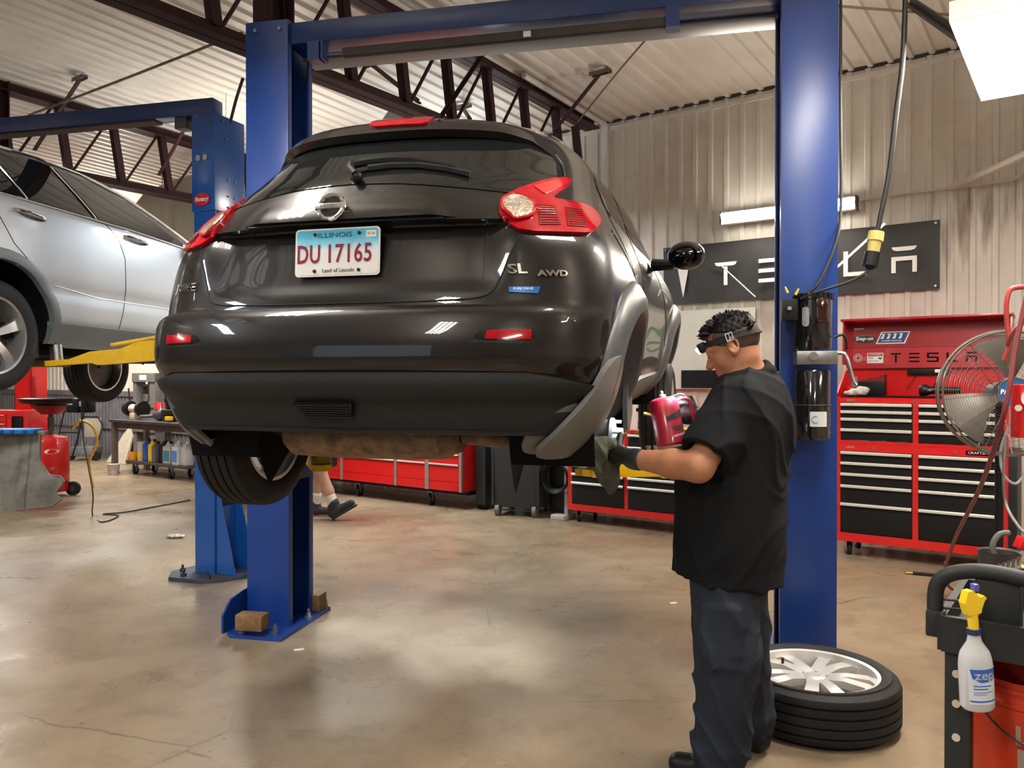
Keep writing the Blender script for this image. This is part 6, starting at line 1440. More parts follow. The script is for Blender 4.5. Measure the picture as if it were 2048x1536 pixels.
# red two-post column far left
r0 = fl(62, 985); 
T = thing('red_lift_column', 'red lift column standing behind the oil drain at far left', 'lift column', (-6.32, 10.5, 0), (0, 0, -.25))
b = MB(); b.bx(-.13, .13, -.12, -.10, 0, 3.3); b.bx(-.13, -.11, -.12, .14, 0, 3.3); b.bx(.11, .13, -.12, .14, 0, 3.3); b.build('column', red_tool, T)
b = MB(); b.bx(-.20, .20, -.22, -.12, .55, .85, bev=.02); b.bx(-.55, .1, -.30, -.15, .58, .70, bev=.02); b.build('carriage', red_tool, T)
b = MB(); b.bx(-.3, .3, -.3, .3, 0, .02); b.build('base_plate', red_dark, T); b = MB(); b.bx(.15, .20, -.16, -.10, 1.15, 1.45, bev=.01); b.build('control_lever', red_dark, T)
# oil drain: red tank on wheels with tray and bowl
o0 = fl(101, 992); T = thing('oil_drain', 'round red oil drain tank on wheels with a wide black tray on its pole', 'oil drain', o0)
R_t = .20; b = MB(); b.lathe([(0, .06), (R_t - .01, .06), (R_t, .08), (R_t, .66), (R_t - .02, .71), (.05, .74), (0, .74)], (0, 0, 0), (0, 0, 1), 40); tk = b.build('tank', red_tool, T)
zt = 1.43 - (800 - 755)/1600*o0.y
b = MB(); b.cyl((0, 0, .72), (0, 0, zt - .14), .025, n=16); b.cyl((0, 0, .80), (0, 0, .95), .035, n=16); b.build('pole', dark_steel, T)
b = MB(); b.lathe([(0, -.17), (.10, -.17), (.20, -.08), (.21, -.06), (.0, -.06)], (0, 0, zt), (0, 0, 1), 32); b.build('bowl', red_dark, T)
b = MB(); b.lathe([(.05, -.05), (.30, -.02), (.345, .02), (.35, .02), (.31, -.035), (.05, -.07)], (0, 0, zt), (0, 0, 1), 40); b.build('tray', black_p, T)
for s_ in (1, -1): p = Vector((.24*s_, .05, .085)); b = MB(); b.cyl(p + Vector((0, -.02, 0)), p + Vector((0, .02, 0)), .085, n=28); w_ = b.build('tank_wheel', rubber, T); b = MB(); b.cyl(p + Vector((0, -.025, 0)), p + Vector((0, .025, 0)), .035, n=16); b.build('wheel_hub', dark_steel, w_)
for (x, z, w_, h_, m_, nm) in ((.10, .55, .13, .06, text_white, 'tank_decal'), (.06, .35, .14, .028, mat('cream decal', (.60, .50, .35), .5), 'tank_decal'), (-.10, .45, .10, .08, mat('faded decal', (.40, .12, .10), .6, var=.5, scale=40), 'tank_decal'), (.12, .19, .10, .08, mat('peeled decal', (.55, .35, .30), .6, var=.6, scale=50), 'tank_decal')):
    b = MB(); A = []
    for t2 in np.linspace(0, 6.283, 25)[:-1]: xx = x + w_/2*math.cos(t2); zz_ = z + h_/2*math.sin(t2); A.append(b._v((xx, -math.sqrt(max(0, (R_t + .002)**2 - xx*xx)), zz_)))
    b.bm.faces.new(A); b.build(nm, m_, T, sharp=None)
# yellow hose behind the tank
cable('air_hose', [o0 + Vector((.02, .45, .78)), o0 + Vector((.12, .45, .88)), o0 + Vector((.26, .48, .80)), o0 + Vector((.30, .5, .60)), o0 + Vector((.2, .5, .35)), o0 + Vector((.22, .55, .02))], .016, mat('yellow air hose', (.62, .36, .03), .5), 'yellow-orange hose looping behind the red oil drain', 'hose')
# grey moulded splash panel leaning in front
pm = mat('scuffed grey plastic', (.22, .215, .195), .6, var=.25, scale=7, dirt=(.05, .05, .045), dscale=4, damt=.7)
g0 = fl(60, 1022); T = thing('splash_panel', 'scuffed grey moulded underbody panel standing on edge at far left', 'car panel', g0, (math.radians(-8), 0, -.12))
Xp = lambda px: (px - 60)/1600*g0.y; Zp = lambda py: (1022 - py)/1600*g0.y
out = [(-60, 868), (66, 866), (68, 905), (72, 925), (82, 935), (95, 950), (118, 952), (128, 962), (112, 985), (124, 1000), (105, 1012), (-60, 1032), (-60, 868)]
poly = [(Xp(x), Zp(y)) for x, y in out[:-1]]
def panel(u, v):
    u = np.asarray(u, float); v = np.asarray(v, float); d = -.012*sstep(.012, .0, np.abs(u - Xp(26))) - .012*sstep(.012, .0, np.abs(u - Xp(48))) + .035*np.exp(-(((u - Xp(88))/.10)**2 + ((v - Zp(975))/.16)**2)) + .02*np.exp(-(((u - Xp(36))/.05)**2 + ((v - Zp(985))/.12)**2)); return u, -d, v
patch('panel_sheet', poly, panel, pm, T, off=.0, depth=.02, step=.02, center=(0, 1, 0))
b = MB(); b.tube([(p[0], -.005, p[1]) for p in poly], .008, 6, closed=True); b.build('panel_rim', pm, T)
b = MB(); b.box((Xp(30), .02, Zp(866)), (.5, .05, .05), bev=.01); b.build('panel_top_rib', pm, T)
bc = at(35, 862, g0.y + .15)
T = thing('blue_case', 'blue plastic case lying on top of the grey moulded panel', 'case', bc); b = MB(); b.box((0, 0, .0), (.46, .20, .055), bev=.015); b.build('case_shell', mat('blue plastic', (.01, .20, .62), .35), T)
b = MB()
for x in (-.12, .0, .13): b.box((x, -.104, .0), (.04, .012, .035), bev=.003)
b.build('case_latch', mat('dark blue plastic', (.006, .09, .35), .4), T)
# red storage cabinets at the very edge
T = thing('red_cabinet', 'low red cabinet with pale drawer pulls at the left edge behind the panel', 'cabinet', fl(10, 985), (0, 0, -.1)); b = MB(); b.bx(-.6, .30, 0, .4, 0, 1.02, bev=.01); b.build('cabinet_body', red_tool, T)
for k in range(4): z = .60 + k*.11; b = MB(); b.bx(-.55, .02, -.012, 0, z - .05, z + .05); dd = b.build('drawer', red_tool, T); b = MB(); b.bx(-.5, .0, -.026, -.012, z + .025, z + .035); b.build('drawer_handle', alu_trim, dd)
b = MB(); b.bx(.10, .24, -.01, 0, .68, .95, bev=.02); b.build('door_window', black_p, T)
# work light hanging from the cord under the suv
q = at(168, 811, 8.6); T = thing('work_light', 'boxy black work light hanging by a thin cord under the silver suv', 'work light', q)
b = MB(); b.box((0, 0, 0), (.20, .12, .155), bev=.02); b.box((-.13, 0, -.03), (.08, .10, .09), bev=.015); b.build('light_housing', black_p, T); b = MB(); b.box((-.015, -.063, .02), (.035, .006, .055), bev=.002); b.build('light_label', mat('grey label', (.35, .35, .35), .5), T)
b = MB(); b.tube(spline([(-.03, .0, .30), (-.03, -.02, .2), (-.03, -.068, .07), (-.03, -.07, -.08)], 6), .005, 6); b.build('light_cord', black_p, T)
cable('extension_cable', [at(162, 700, 8.55), at(162, 760, 8.55), at(163, 800, 8.5), at(165, 870, 8.4), at(175, 930, 8.2), at(185, 990, 8.0), Vector((fl(184, 1032).x, fl(184, 1032).y, .008)), Vector((fl(204, 1046).x, fl(204, 1046).y, .008)), Vector((fl(236, 1033).x, fl(236, 1033).y, .008)), Vector((fl(205, 1030).x, fl(205, 1030).y, .008)), Vector((fl(250, 1026).x, fl(250, 1026).y, .008)), Vector((fl(310, 1015).x, fl(310, 1015).y, .008)), Vector((fl(380, 1002).x, fl(380, 1002).y, .008))], .0065, black_wire, 'thin black cord hanging under the suv and trailing along the floor', 'cord')
# hand truck and push mower frames by the grey wall
T = thing('hand_truck', 'black tube-framed hand truck against the grey wainscot', 'hand truck', fl(140, 925)); b = MB(); b.tube(spline([(-.25, 0, .05), (-.20, .05, .55), (-.10, .1, .95), (.18, .1, .95), (.12, .05, .5), (.02, 0, .05)], 5), .014, 8); b.tube([(-.2, .05, .5), (.1, .05, .5)], .012, 8); b.build('truck_frame', black_p, T); b = MB(); b.cyl((-.25, 0, .1), (-.21, 0, .1), .1); b.build('truck_wheel', rubber, T)
T = thing('push_machine', 'small wheeled machine with a hexagonal tube handle on the grey wall side', 'machine', fl(172, 920)); b = MB(); b.tube([(-.16, 0, .25), (-.16, .1, .62), (-.10, .12, .74), (.14, .12, .74), (.24, .1, .60), (.18, 0, .25)], .014, 8); b.build('push_handle', black_p, T)
b = MB(); b.box((0, .0, .16), (.40, .35, .16), bev=.03); b.cyl((-.02, -.06, .24), (-.02, -.06, .34), .05, .04, 16); b.build('machine_deck', mat('grey cast', (.14, .14, .15), .6, var=.4, scale=20), T)
for x in (-.22, .22): b = MB(); b.cyl((x, -.12, .08), (x, -.08, .08), .08); b.build('machine_wheel', rubber, T)
b = MB(); b.box((.05, .13, .55), (.30, .03, .34), bev=.02); b.build('back_plate', mat('beige plate', (.30, .28, .24), .6), T)
# ---- steel workbench with grinder and air tool
ba_, bb_ = 6.14, 11.93
BT = thing('workbench', 'dark steel workbench along the far wall seen under the silver suv', 'workbench', ab(ba_, bb_), (0, 0, ROOM_ROT)); zb = .80
b = MB(); b.bx(0, 2.4, 0, .62, zb - .035, zb); b.bx(0.05, 2.35, .05, .10, zb - .12, zb - .035); b.build('bench_top', dark_steel, BT)
for x in (.06, 2.3):
    for y in (.06, .56): b = MB(); b.bx(x - .035, x + .035, y - .035, y + .035, 0, zb - .035); b.bx(x - .06, x + .06, y - .05, y + .05, 0, .012); b.build('leg', mat('brown-grey steel leg', (.15, .12, .095), .55, .4), BT)
def bp_(x, y, z=0): return ab(ba_ + y, bb_ - x, zb + z)
T = thing('bench_grinder', 'bench grinder with dark wheel guards and beige motor on the workbench', 'grinder', bp_(.25, .28), (0, 0, ROOM_ROT)); b = MB(); b.cyl((-.10, 0, .16), (.14, 0, .16), .065, n=24); b.bx(-.06, .08, -.07, .07, .0, .10, bev=.02); b.build('motor', mat('beige motor', (.50, .42, .32), .5), T)
for x in (-.16, .19): b = MB(); b.cyl((x - .03, 0, .16), (x + .03, 0, .16), .115, n=28); b.cyl((x - .04, 0, .16), (x + .04, 0, .16), .03); b.build('wheel_guard', black_p, T)
T = thing('air_grinder', 'grey air tool with red cap lying on the workbench', 'tool', bp_(.98, .25), (0, 0, ROOM_ROT)); b = MB(); b.sphere((0, 0, .10), .11, 16, (1.3, .9, .9)); b.cyl((-.45, -.05, .055), (-.05, 0, .07), .02, .03); b.build('tool_body', mat('dark grey tool', (.07, .07, .08), .5), T); b = MB(); b.cyl((.0, -.01, .17), (.0, -.01, .27), .08, .055, 16); b.build('red_cap', red_tool, T)
T = thing('shop_vise', 'dark vise and yellow clamp at the right of the workbench', 'vise', bp_(1.25, .25), (0, 0, ROOM_ROT)); b = MB(); b.box((0, 0, .05), (.18, .16, .10), bev=.02); b.box((0, -.05, .13), (.22, .08, .08), bev=.015); b.build('vise_body', black_p, T); b = MB(); b.box((.12, -.10, .05), (.12, .06, .06), bev=.01); b.build('clamp', yellow_arm, T)
T = thing('rag_heap', 'small heap of pale rags at the right end of the workbench', 'rags', bp_(1.65, .20, .012)); b = MB(); b.sphere((0, 0, .06), .08, 12, (1.2, 1, .9)); b.sphere((.05, .02, .13), .05, 10); b.build('rags', mat('pale rags', (.45, .42, .30), .9, var=.5, scale=40), T)
# hydraulic press behind
T = thing('hydraulic_press', 'grey H-frame hydraulic press standing behind the workbench', 'press', ab(6.95, 12.72), (0, 0, ROOM_ROT)); hg = mat('press grey', (.16, .15, .14), .5, .2, var=.2)
b = MB(); b.bx(0, .10, 0, .16, 0, 1.50); b.build('upright', hg, T); b = MB(); b.bx(.50, .66, 0, .16, 0, 1.50); b.build('upright', hg, T)
for z0, z1 in ((1.36, 1.50), (.95, 1.03), (.55, .62)): b = MB(); b.bx(0, .66, -.02, .18, z0, z1); b.build('crossmember', hg, T)
b = MB(); b.bx(.20, .25, .02, .12, 1.03, 1.30); b.bx(.42, .47, .02, .12, 1.03, 1.30); b.bx(.20, .47, .02, .12, 1.28, 1.32); b.cyl((.33, .06, 1.05), (.33, .06, 1.16), .09, .07, 16); b.build('ram_frame', dark_steel, T); b = MB(); b.bx(.24, .44, -.026, -.02, 1.39, 1.47); b.build('press_label', paper_w, T)
T = thing('switch_cabinet', 'grey electrical box on the wall right of the press', 'electrical box', ab(WALL_A - .12, 12.0, 1.14), (0, 0, ROOM_ROT)); b = MB(); b.box((0, 0, .12), (.26, .14, .32), bev=.01); b.build('box_body', mat('box grey', (.20, .21, .22), .5), T); b = MB(); b.box((0, -.02, -.10), (.24, .16, .12), bev=.01); b.build('box_base', black_p, T)
# low dolly with jugs under the bench
DT = thing('low_dolly', 'low dark dolly on casters under the workbench loaded with jugs', 'dolly', ab(6.22, 11.60), (0, 0, ROOM_ROT)); b = MB(); b.bx(0, 1.55, 0, .42, .17, .205, bev=.004); b.build('platform', mat('brown-black deck', (.055, .045, .038), .6), DT)
for x in (.15, 1.1): 
    for y in (.06, .36): caster_part(DT, x, y, .17, r=.06)
def dp(x, y): return ab(6.22 + y, 11.60 - x, .206)
def jug(x, y, w, h, m, lab, cap_m=black_p, label=None, handle=True):
    T = thing('fluid_jug', lab, 'jug', dp(x, y), (0, 0, ROOM_ROT), 'jugs on the low dolly'); b = MB(); b.box((0, 0, h*.39), (w, .13, h*.78), bev=.018); b.box((.0, 0, h*.84), (w*.75, .10, h*.16), top=(.45, .6), bev=.006); b.build('jug_body', m, T); b = MB(); b.cyl((w*.12, 0, h*.90), (w*.12, 0, h), .022, n=16); b.build('cap', cap_m, T)
    if handle: b = MB(); b.tube(spline([(-w*.38, 0, h*.72), (-w*.34, 0, h*.92), (w*.0, 0, h*.93)], 5), .012, 8); b.build('jug_handle', m, T)
    if label: b = MB(); b.bx(-w*.36, w*.42, -.068, -.064, h*.14, h*.60); b.build('jug_label', label, T)
jb = mat('blue jug', (.012, .08, .45), .35); jy = mat('yellow jug', (.75, .55, .02), .4); jk = mat('black jug', (.016, .016, .018), .4); jw = mat('milky jug', (.55, .56, .56), .35, trans=.1); jg = mat('grey-white jug', (.42, .43, .43), .4)
jug(.42, .12, .12, .33, jb, 'blue jug standing on the low dolly'); jug(.565, .12, .12, .33, jy, 'yellow jug standing right of the blue jug', jk); jug(.69, .10, .10, .31, mat('smoky jug', (.10, .10, .10), .4), 'smoky grey jug right of the yellow jug'); jug(.83, .14, .13, .32, jk, 'black jug in the middle of the low dolly'); jug(1.02, .10, .19, .32, jg, 'grey-white jug with teal label on the low dolly', label=mat('teal label', (.03, .22, .30), .4)); jug(1.26, .08, .14, .34, jw, 'milky jug of blue washer fluid on the low dolly', mat('white cap', (.7, .7, .7), .4), label=mat('blue fluid', (.05, .22, .58), .3), handle=False); jug(1.40, .12, .13, .33, jw, 'second milky jug at the right end of the dolly', mat('white cap', (.7, .7, .7), .4), handle=False)
T = thing('fluid_tub', 'white tub with yellow lid band on the dolly left of the blue jug', 'tub', dp(.25, .14)); b = MB(); b.lathe([(0, 0), (.085, 0), (.092, .26), (.096, .28), (0, .28)], (0, 0, 0), (0, 0, 1), 24); b.build('tub', jw, T); b = MB(); b.lathe([(.089, .05), (.093, .13), (.089, .13)], (0, 0, 0), (0, 0, 1), 24); b.build('tub_band', jy, T)
T = thing('yellow_carton', 'small orange and yellow carton on the left end of the dolly', 'carton', dp(.08, .08), (0, 0, ROOM_ROT)); b = MB(); b.box((0, 0, .06), (.14, .08, .12), bev=.004); b.build('carton', mat('orange carton', (.70, .30, .02), .6), T)
T = thing('pail', 'dirty white pail on the floor under the dolly', 'pail', ab(6.05, 11.62)); b = MB(); b.lathe([(0, 0), (.07, 0), (.085, .16), (.0, .16)], (0, 0, 0), (0, 0, 1), 24); b.build('pail_body', mat('dirty white pail', (.40, .37, .31), .6, var=.3), T)
T = thing('foam_sheet', 'pale folded sheet leaning beside the left bench leg', 'sheet', ab(6.9, 13.15), (0, 0, ROOM_ROT)); b = MB(); b.prism([(-.28, 0), (.30, 0), (.34, .45), (.18, .62), (.05, .50)], .03, frame((0, 0, 0), (1, 0, 0), (0, .25, 1))); b.build('sheet', mat('cream sheet', (.52, .48, .38), .7, var=.2, scale=12), T)
T = thing('red_pry_bars', 'long reddish bars leaning behind the bench grinder', 'bars', ab(7.05, 13.0)); b = MB(); b.cyl((.0, 0, .02), (.20, .05, 1.45), .014, n=8); b.cyl((.12, 0, .02), (-.05, .05, 1.25), .014, n=8); b.cyl((.2, 0, .02), (.30, .05, 1.4), .02, n=8); b.build('bars', maroon, T)
# black cart whose corner shows beside the left lift column
T = thing('black_cart', 'black cart with a caster showing left of the near lift column', 'cart', fl(392, 1000), (0, 0, ROOM_ROT)); b = MB(); b.bx(-.03, .0, 0, .5, .12, .75); b.bx(-.03, .7, 0, .5, .10, .22, bev=.005); b.bx(.67, .7, 0, .5, .12, .75); b.bx(-.03, .7, 0, .5, .70, .75); b.build('cart_body', black_p, T)
for x in (.03, .62): caster_part(T, x, .05, .11, r=.05)
# litter on the floor
o = blob('crumpled_paper', [('+', sd_ell((0, 0, .012), (.085, .035, .014)), .01), ('d', lambda p: np.sin(p[..., 0]*110)*np.sin(p[..., 1]*130 + p[..., 2]*90), .006)], (-.11, -.06, -.006), (.11, .06, .05), .005, paper_w); o.location = fl(350, 1076) + Vector((0, 0, .004)); tag(o, 'crumpled white paper scrap on the floor left of the far lift', 'paper')
for (px, py, lab) in ((1347, 1208, 'tiny pale scrap on the floor left of the mechanic'), (597, 1302, 'tiny pale scrap on the floor below the near lift column')):
    b = MB(); b.box((0, 0, .003), (.05, .02, .005), rot=(0, 0, .4)); o = b.build('paper_scrap', paper_w); o.location = fl(px, py); tag(o, lab, 'scrap')
# ================================================================== the mechanic
V3 = lambda *a: np.array(a, float)
hd = V3(-.88, .47, 0); hd /= np.linalg.norm(hd); lf = V3(-hd[1], hd[0], 0); lf = lf if lf[1] < 0 else -lf; up = V3(0, 0, 1)
RB = np.stack([lf, hd, up], 1)          # columns: his left, his front, up
MAN = thing('person', 'mechanic in charcoal work shirt and navy trousers reaching to the bare hub with a rag', 'person', (.80, 2.93, 0))
mo = V3(.80, 2.93, 0)
P_ = lambda px, py, Y: V3(*at(px, py, Y))
chest = V3(.868, 2.93, 1.255); waist = V3(.80, 2.93, .99); pelvis = V3(.79, 2.93, .88)
shL = chest + lf*.165 + up*.095; shR = chest - lf*.165 + up*.095
elL = P_(1398, 934, 2.66); wrL = P_(1266, 918, 2.86); haL = P_(1228, 903, 2.96)
elR = V3(.83, 3.16, 1.10); wrR = P_(1392, 832, 3.10); haR = P_(1374, 826, 3.06)
neck0 = V3(.885, 2.95, 1.405)
# head frame
pt_ = math.radians(27); fw = V3(-.93, .37, 0)/math.hypot(.93, .37)*math.cos(pt_) - up*math.sin(pt_); ls = V3(-.37, -.93, 0)/1.0009; uh = np.cross(fw, ls); uh = uh if uh[2] > 0 else -uh
roll = math.radians(0); RH = np.stack([fw, ls, uh], 1); hc_ = P_(1466, 694, 2.92)
Hh = lambda f, l, u: hc_ + RH @ V3(f, l, u)
hipL = pelvis + lf*.10; hipR = pelvis - lf*.10
knL = V3(.755, 2.80, .48); anL = V3(.735, 2.80, .09); knR = V3(.87, 3.03, .48); anR = V3(.905, 3.06, .09)
def limb(a, b, ra, rb, k=.03): return ('+', sd_cap(a, b, ra, rb), k)
head_ops = [('+', sd_ell(Hh(-.012, 0, .032), (.096, .074, .084), RH), .01), ('+', sd_ell(Hh(.022, 0, -.030), (.070, .060, .082), RH), .03), ('+', sd_ell(Hh(.030, 0, -.075), (.056, .052, .042), RH), .025), ('+', sd_ell(Hh(.066, 0, -.098), (.022, .026, .020), RH), .02),
            ('+', sd_ell(Hh(.074, 0, .026), (.020, .052, .014), RH), .015), ('+', sd_ell(Hh(.052, .040, -.030), (.028, .024, .028), RH), .02), ('+', sd_ell(Hh(.052, -.040, -.030), (.028, .024, .028), RH), .02),
            ('-', sd_ell(Hh(.092, .031, .006), (.012, .018, .011), RH), .012), ('-', sd_ell(Hh(.092, -.031, .006), (.012, .018, .011), RH), .012),
            ('+', sd_ell(Hh(.078, .031, .004), (.012, .014, .011), RH), .004), ('+', sd_ell(Hh(.078, -.031, .004), (.012, .014, .011), RH), .004),
            ('+', sd_cap(Hh(.084, 0, .012), Hh(.110, 0, -.028), .008, .013), .012), ('+', sd_ell(Hh(.096, .012, -.032), (.010, .008, .008), RH), .006), ('+', sd_ell(Hh(.096, -.012, -.032), (.010, .008, .008), RH), .006),
            ('+', sd_ell(Hh(.087, 0, -.058), (.011, .022, .006), RH), .006), ('+', sd_ell(Hh(.084, 0, -.070), (.012, .020, .007), RH), .006), ('-', sd_ell(Hh(.100, 0, -.0635), (.012, .020, .0015), RH), .003)]
for s_ in (1, -1):
    EE = lambda f, l, u: Hh(f, s_*l, u)
    head_ops += [('+', sd_torus(Hh(-.010, s_*.080, -.002), .020, .0055, np.stack([RH @ V3(.92, s_*.25, .12), RH @ V3(.0, 0, 1), RH @ V3(-.25, s_*.95, 0)], 1), (.8, 1.35)), .004),
                 ('+', sd_ell(Hh(-.002, s_*.076, -.004), (.014, .007, .022), RH), .006), ('+', sd_ell(Hh(.004, s_*.075, -.030), (.009, .006, .010), RH), .006), ('-', sd_ell(Hh(.004, s_*.086, .002), (.008, .006, .012), RH), .004)]
body_ops = head_ops + [limb(Hh(-.022, 0, -.055), neck0, .050, .062, .03), limb(neck0, chest, .068, .11, .05),
    ('+', sd_ell(chest, (.205, .125, .19), RB), .05), ('+', sd_ell(waist, (.185, .145, .22), RB), .06), ('+', sd_ell(pelvis, (.175, .125, .14), RB), .05),
    limb(neck0 - up*.03, shL, .05, .06), limb(neck0 - up*.03, shR, .05, .06),
    limb(shL, elL, .062, .050), limb(elL + (wrL - elL)*.02, elL*.62 + wrL*.38, .052, .050, .02), limb(elL*.62 + wrL*.38, wrL, .050, .031, .015),
    limb(shR, elR, .062, .046), limb(elR, wrR, .044, .030),
    limb(hipL, knL, .088, .062), limb(knL, anL, .060, .038), limb(hipR, knR, .088, .062), limb(knR, anR, .060, .038),
    limb(anL - up*.03, anL + hd*.15 - up*.05, .040, .030), limb(anR - up*.03, anR + hd*.15 - up*.05, .040, .030)]
# hands: palm, four fingers of unequal length bent at two joints, thumb leaving the side of the palm
def hand(wr, palm, fdir, across, curl, r0=.0092, spread=1.0):
    """wr wrist, palm centre, fdir finger direction, across toward the index side; curl bends toward fdir x across"""
    fdir = fdir/np.linalg.norm(fdir); across = across - fdir*(across @ fdir); across /= np.linalg.norm(across); pn = np.cross(fdir, across)
    Rp = np.stack([fdir, across, pn], 1); ops = [limb(wr, palm - fdir*.03, .030, .028, .01), ('+', sd_ell(palm, (.050, .042, .017), Rp), .012)]
    for i, (off, L_) in enumerate(((.030, .072), (.010, .080), (-.010, .074), (-.029, .058))):
        p = palm + fdir*.040 + across*off; c0 = curl[0] + .06*i; c1 = curl[1]; c2 = curl[2]; a = 0
        for seg, (fr, cc) in enumerate(((.42, c0), (.32, c1), (.26, c2))):
            a += cc; d = fdir*math.cos(a) + pn*math.sin(a) + across*off*2*spread*(1 if seg == 0 else 0); d /= np.linalg.norm(d); q = p + d*L_*fr
            ops.append(limb(p, q, r0 - seg*.0006, r0 - .0006 - seg*.0006, .003)); p = q
    p = palm - fdir*.020 + across*.034 + pn*.006; d1 = fdir*.55 + across*.65 + pn*.45; d1 /= np.linalg.norm(d1); q = p + d1*.036; d2 = fdir*.75 + across*.05 + pn*.65; d2 /= np.linalg.norm(d2)
    ops += [limb(p - d1*.01, q, .0135, .0115, .008), limb(q, q + d2*.030, .0112, .0095, .003)]
    return ops
lh = hand(wrL, haL, haL - wrL + V3(-.01, .03, 0), V3(0, .1, 1), (.35, .5, .4)); rh = hand(wrR, haR, V3(-.62, .25, .18), V3(.1, .15, 1), (.75, .95, .7))
# fingers' roots stay inside the gloves; the body mesh ends in plain hands
body_ops += lh + rh
bb = blob('body', body_ops, (.25, 2.45, 0.0), (1.15, 3.35, 1.72), .0056, skin_m, None, smooth=1)
bb.data.transform(Matrix.Translation(-Vector(mo))); bb.parent = MAN
def child_blob(name, ops, lo, hi, h, m, par=MAN, smooth=1, off=mo):
    o = blob(name, ops, lo, hi, h, m, None, smooth); o.data.transform(Matrix.Translation(-Vector(off))); o.parent = par; return o
def folds(amp, kx, ky, kz, w=3.0):
    def f(p):
        x, y, z = p[..., 0], p[..., 1], p[..., 2]; a = kx*x + ky*y + kz*z + w*np.sin(7*x + 5*z) + 1.5*np.sin(13*y - 9*z)
        return -amp*(1 - np.abs(np.sin(a)))**2
    return f
# shirt with short sleeves and an untucked hem
dS = (elL - shL); dR = elR - shR
def hem(p):  # keeps what is above a sagging hem
    q = (p - mo); f = q @ hd; l = q @ lf
    return (.700 - .30*np.clip(-f, -.3, .3)*.35 + .012*np.sin(9*l) + .05*np.clip(f, 0, 1)) - p[..., 2]
shirt_ops = [('+', sd_ell(chest + up*.0, (.245, .158, .215), RB), .03), ('+', sd_ell(waist + V3(.0, 0, .02), (.245, .190, .30), RB), .08), ('+', sd_ell(V3(.795, 2.93, .80), (.240, .190, .24), RB), .08), ('+', sd_ell(V3(.79, 2.93, .66), (.225, .185, .16), RB), .05),
    ('+', sd_ell(V3(.88, 2.945, 1.375), (.15, .085, .055), RB), .05),
    ('+', sd_cap(shL, shL + dS*.82, .078, .088), .035), ('+', sd_cap(shR, shR + dR*.8, .078, .085), .035),
    ('+', sd_torus(neck0 + V3(-.016, .0, .042), .069, .015, np.stack([hd*math.cos(.45) - up*math.sin(.45), lf, hd*math.sin(.45) + up*math.cos(.45)], 1), (1.0, .95)), .016),
    ('+', sd_torus(neck0 + V3(-.014, .0, .020), .084, .017, np.stack([hd*math.cos(.40) - up*math.sin(.40), lf, hd*math.sin(.40) + up*math.cos(.40)], 1), (1.0, .95)), .010),
    ('-', sd_cap(neck0 + V3(-.02, 0, .0), Hh(-.03, 0, -.05), .058, .062), .006),
    ('-', sd_cap(shL + dS*.86, elL + dS*.35, .066, .07), .008), ('-', sd_cap(shR + dR*.86, elR, .06, .06), .008),
    ('&', lambda p: np.maximum(hem(p), np.minimum(((p - (shL + dS*.84)) @ (dS/np.linalg.norm(dS))), .12 - np.linalg.norm(p - (elL), axis=-1))), .004),
    ('-', sd_ell(V3(.79, 2.93, .60), (.205, .165, .16), RB), .01),
    ('d', folds(.010, 15, -17, 5, 2.6), 1.0), ('d', folds(.006, -9, 14, 17, 2.5), 1.0)]
child_blob('shirt', shirt_ops, (.42, 2.42, .60), (1.2, 3.4, 1.53), .0065, shirt_m)
# trousers
tr_ops = [('+', sd_ell(pelvis, (.195, .150, .17), RB), .03), ('+', sd_cap(hipL + up*.02, knL, .118, .104), .03), ('+', sd_cap(knL, anL + up*.03, .104, .092), .03), ('+', sd_cap(hipR + up*.02, knR, .118, .100), .03), ('+', sd_cap(knR, anR + up*.03, .100, .088), .03),
          ('+', sd_torus(anL + up*.055, .078, .018, np.eye(3)), .02), ('+', sd_torus(anR + up*.055, .075, .018, np.eye(3)), .02), ('-', sd_box((.8, 2.9, -.02), (.6, .6, .05), .0), .003), ('+', sd_box(knL*.78 + hipL*.22 + lf*.098 - hd*.01, (.012, .070, .085), .01, RB), .02),
          ('d', folds(.013, 19, 9, 4.5, 3.2), 1.0), ('d', folds(.007, -8, 14, -13, 3.4), 1.0)]
child_blob('trousers', tr_ops, (.52, 2.6, .02), (1.12, 3.28, 1.06), .0065, trouser_m)
for an in (anL, anR):
    child_blob('shoe', [('+', sd_cap(an - hd*.04 - up*.04, an + hd*.15 - up*.050, .046, .040), .02), ('+', sd_cap(an, an + hd*.05 - up*.01, .046, .044), .02), ('-', sd_box(an - up*.13, (.4, .4, .042), .0), .003)], an - .3, an + .3, .007, black_p)
# gloves: the same hands a little fuller, with a rolled cuff
def inflate(ops, e): return ops + [('d', lambda p: np.full(p.shape[:-1], -e), 1.0)]
child_blob('glove', inflate([limb(wrL + (elL - wrL)*.06, wrL, .034, .034, .01)] + lh + [('+', sd_cap(wrL + (elL - wrL)*.05, wrL + (elL - wrL)*.10, .036, .037), .006)], .0025), (.24, 2.7, .98), (.56, 3.18, 1.34), .0038, glove_m)
child_blob('glove', inflate([limb(wrR + (elR - wrR)*.1, wrR, .033, .033, .01)] + rh, .0025), (.50, 2.88, 1.12), (.90, 3.30, 1.48), .0038, glove_m)
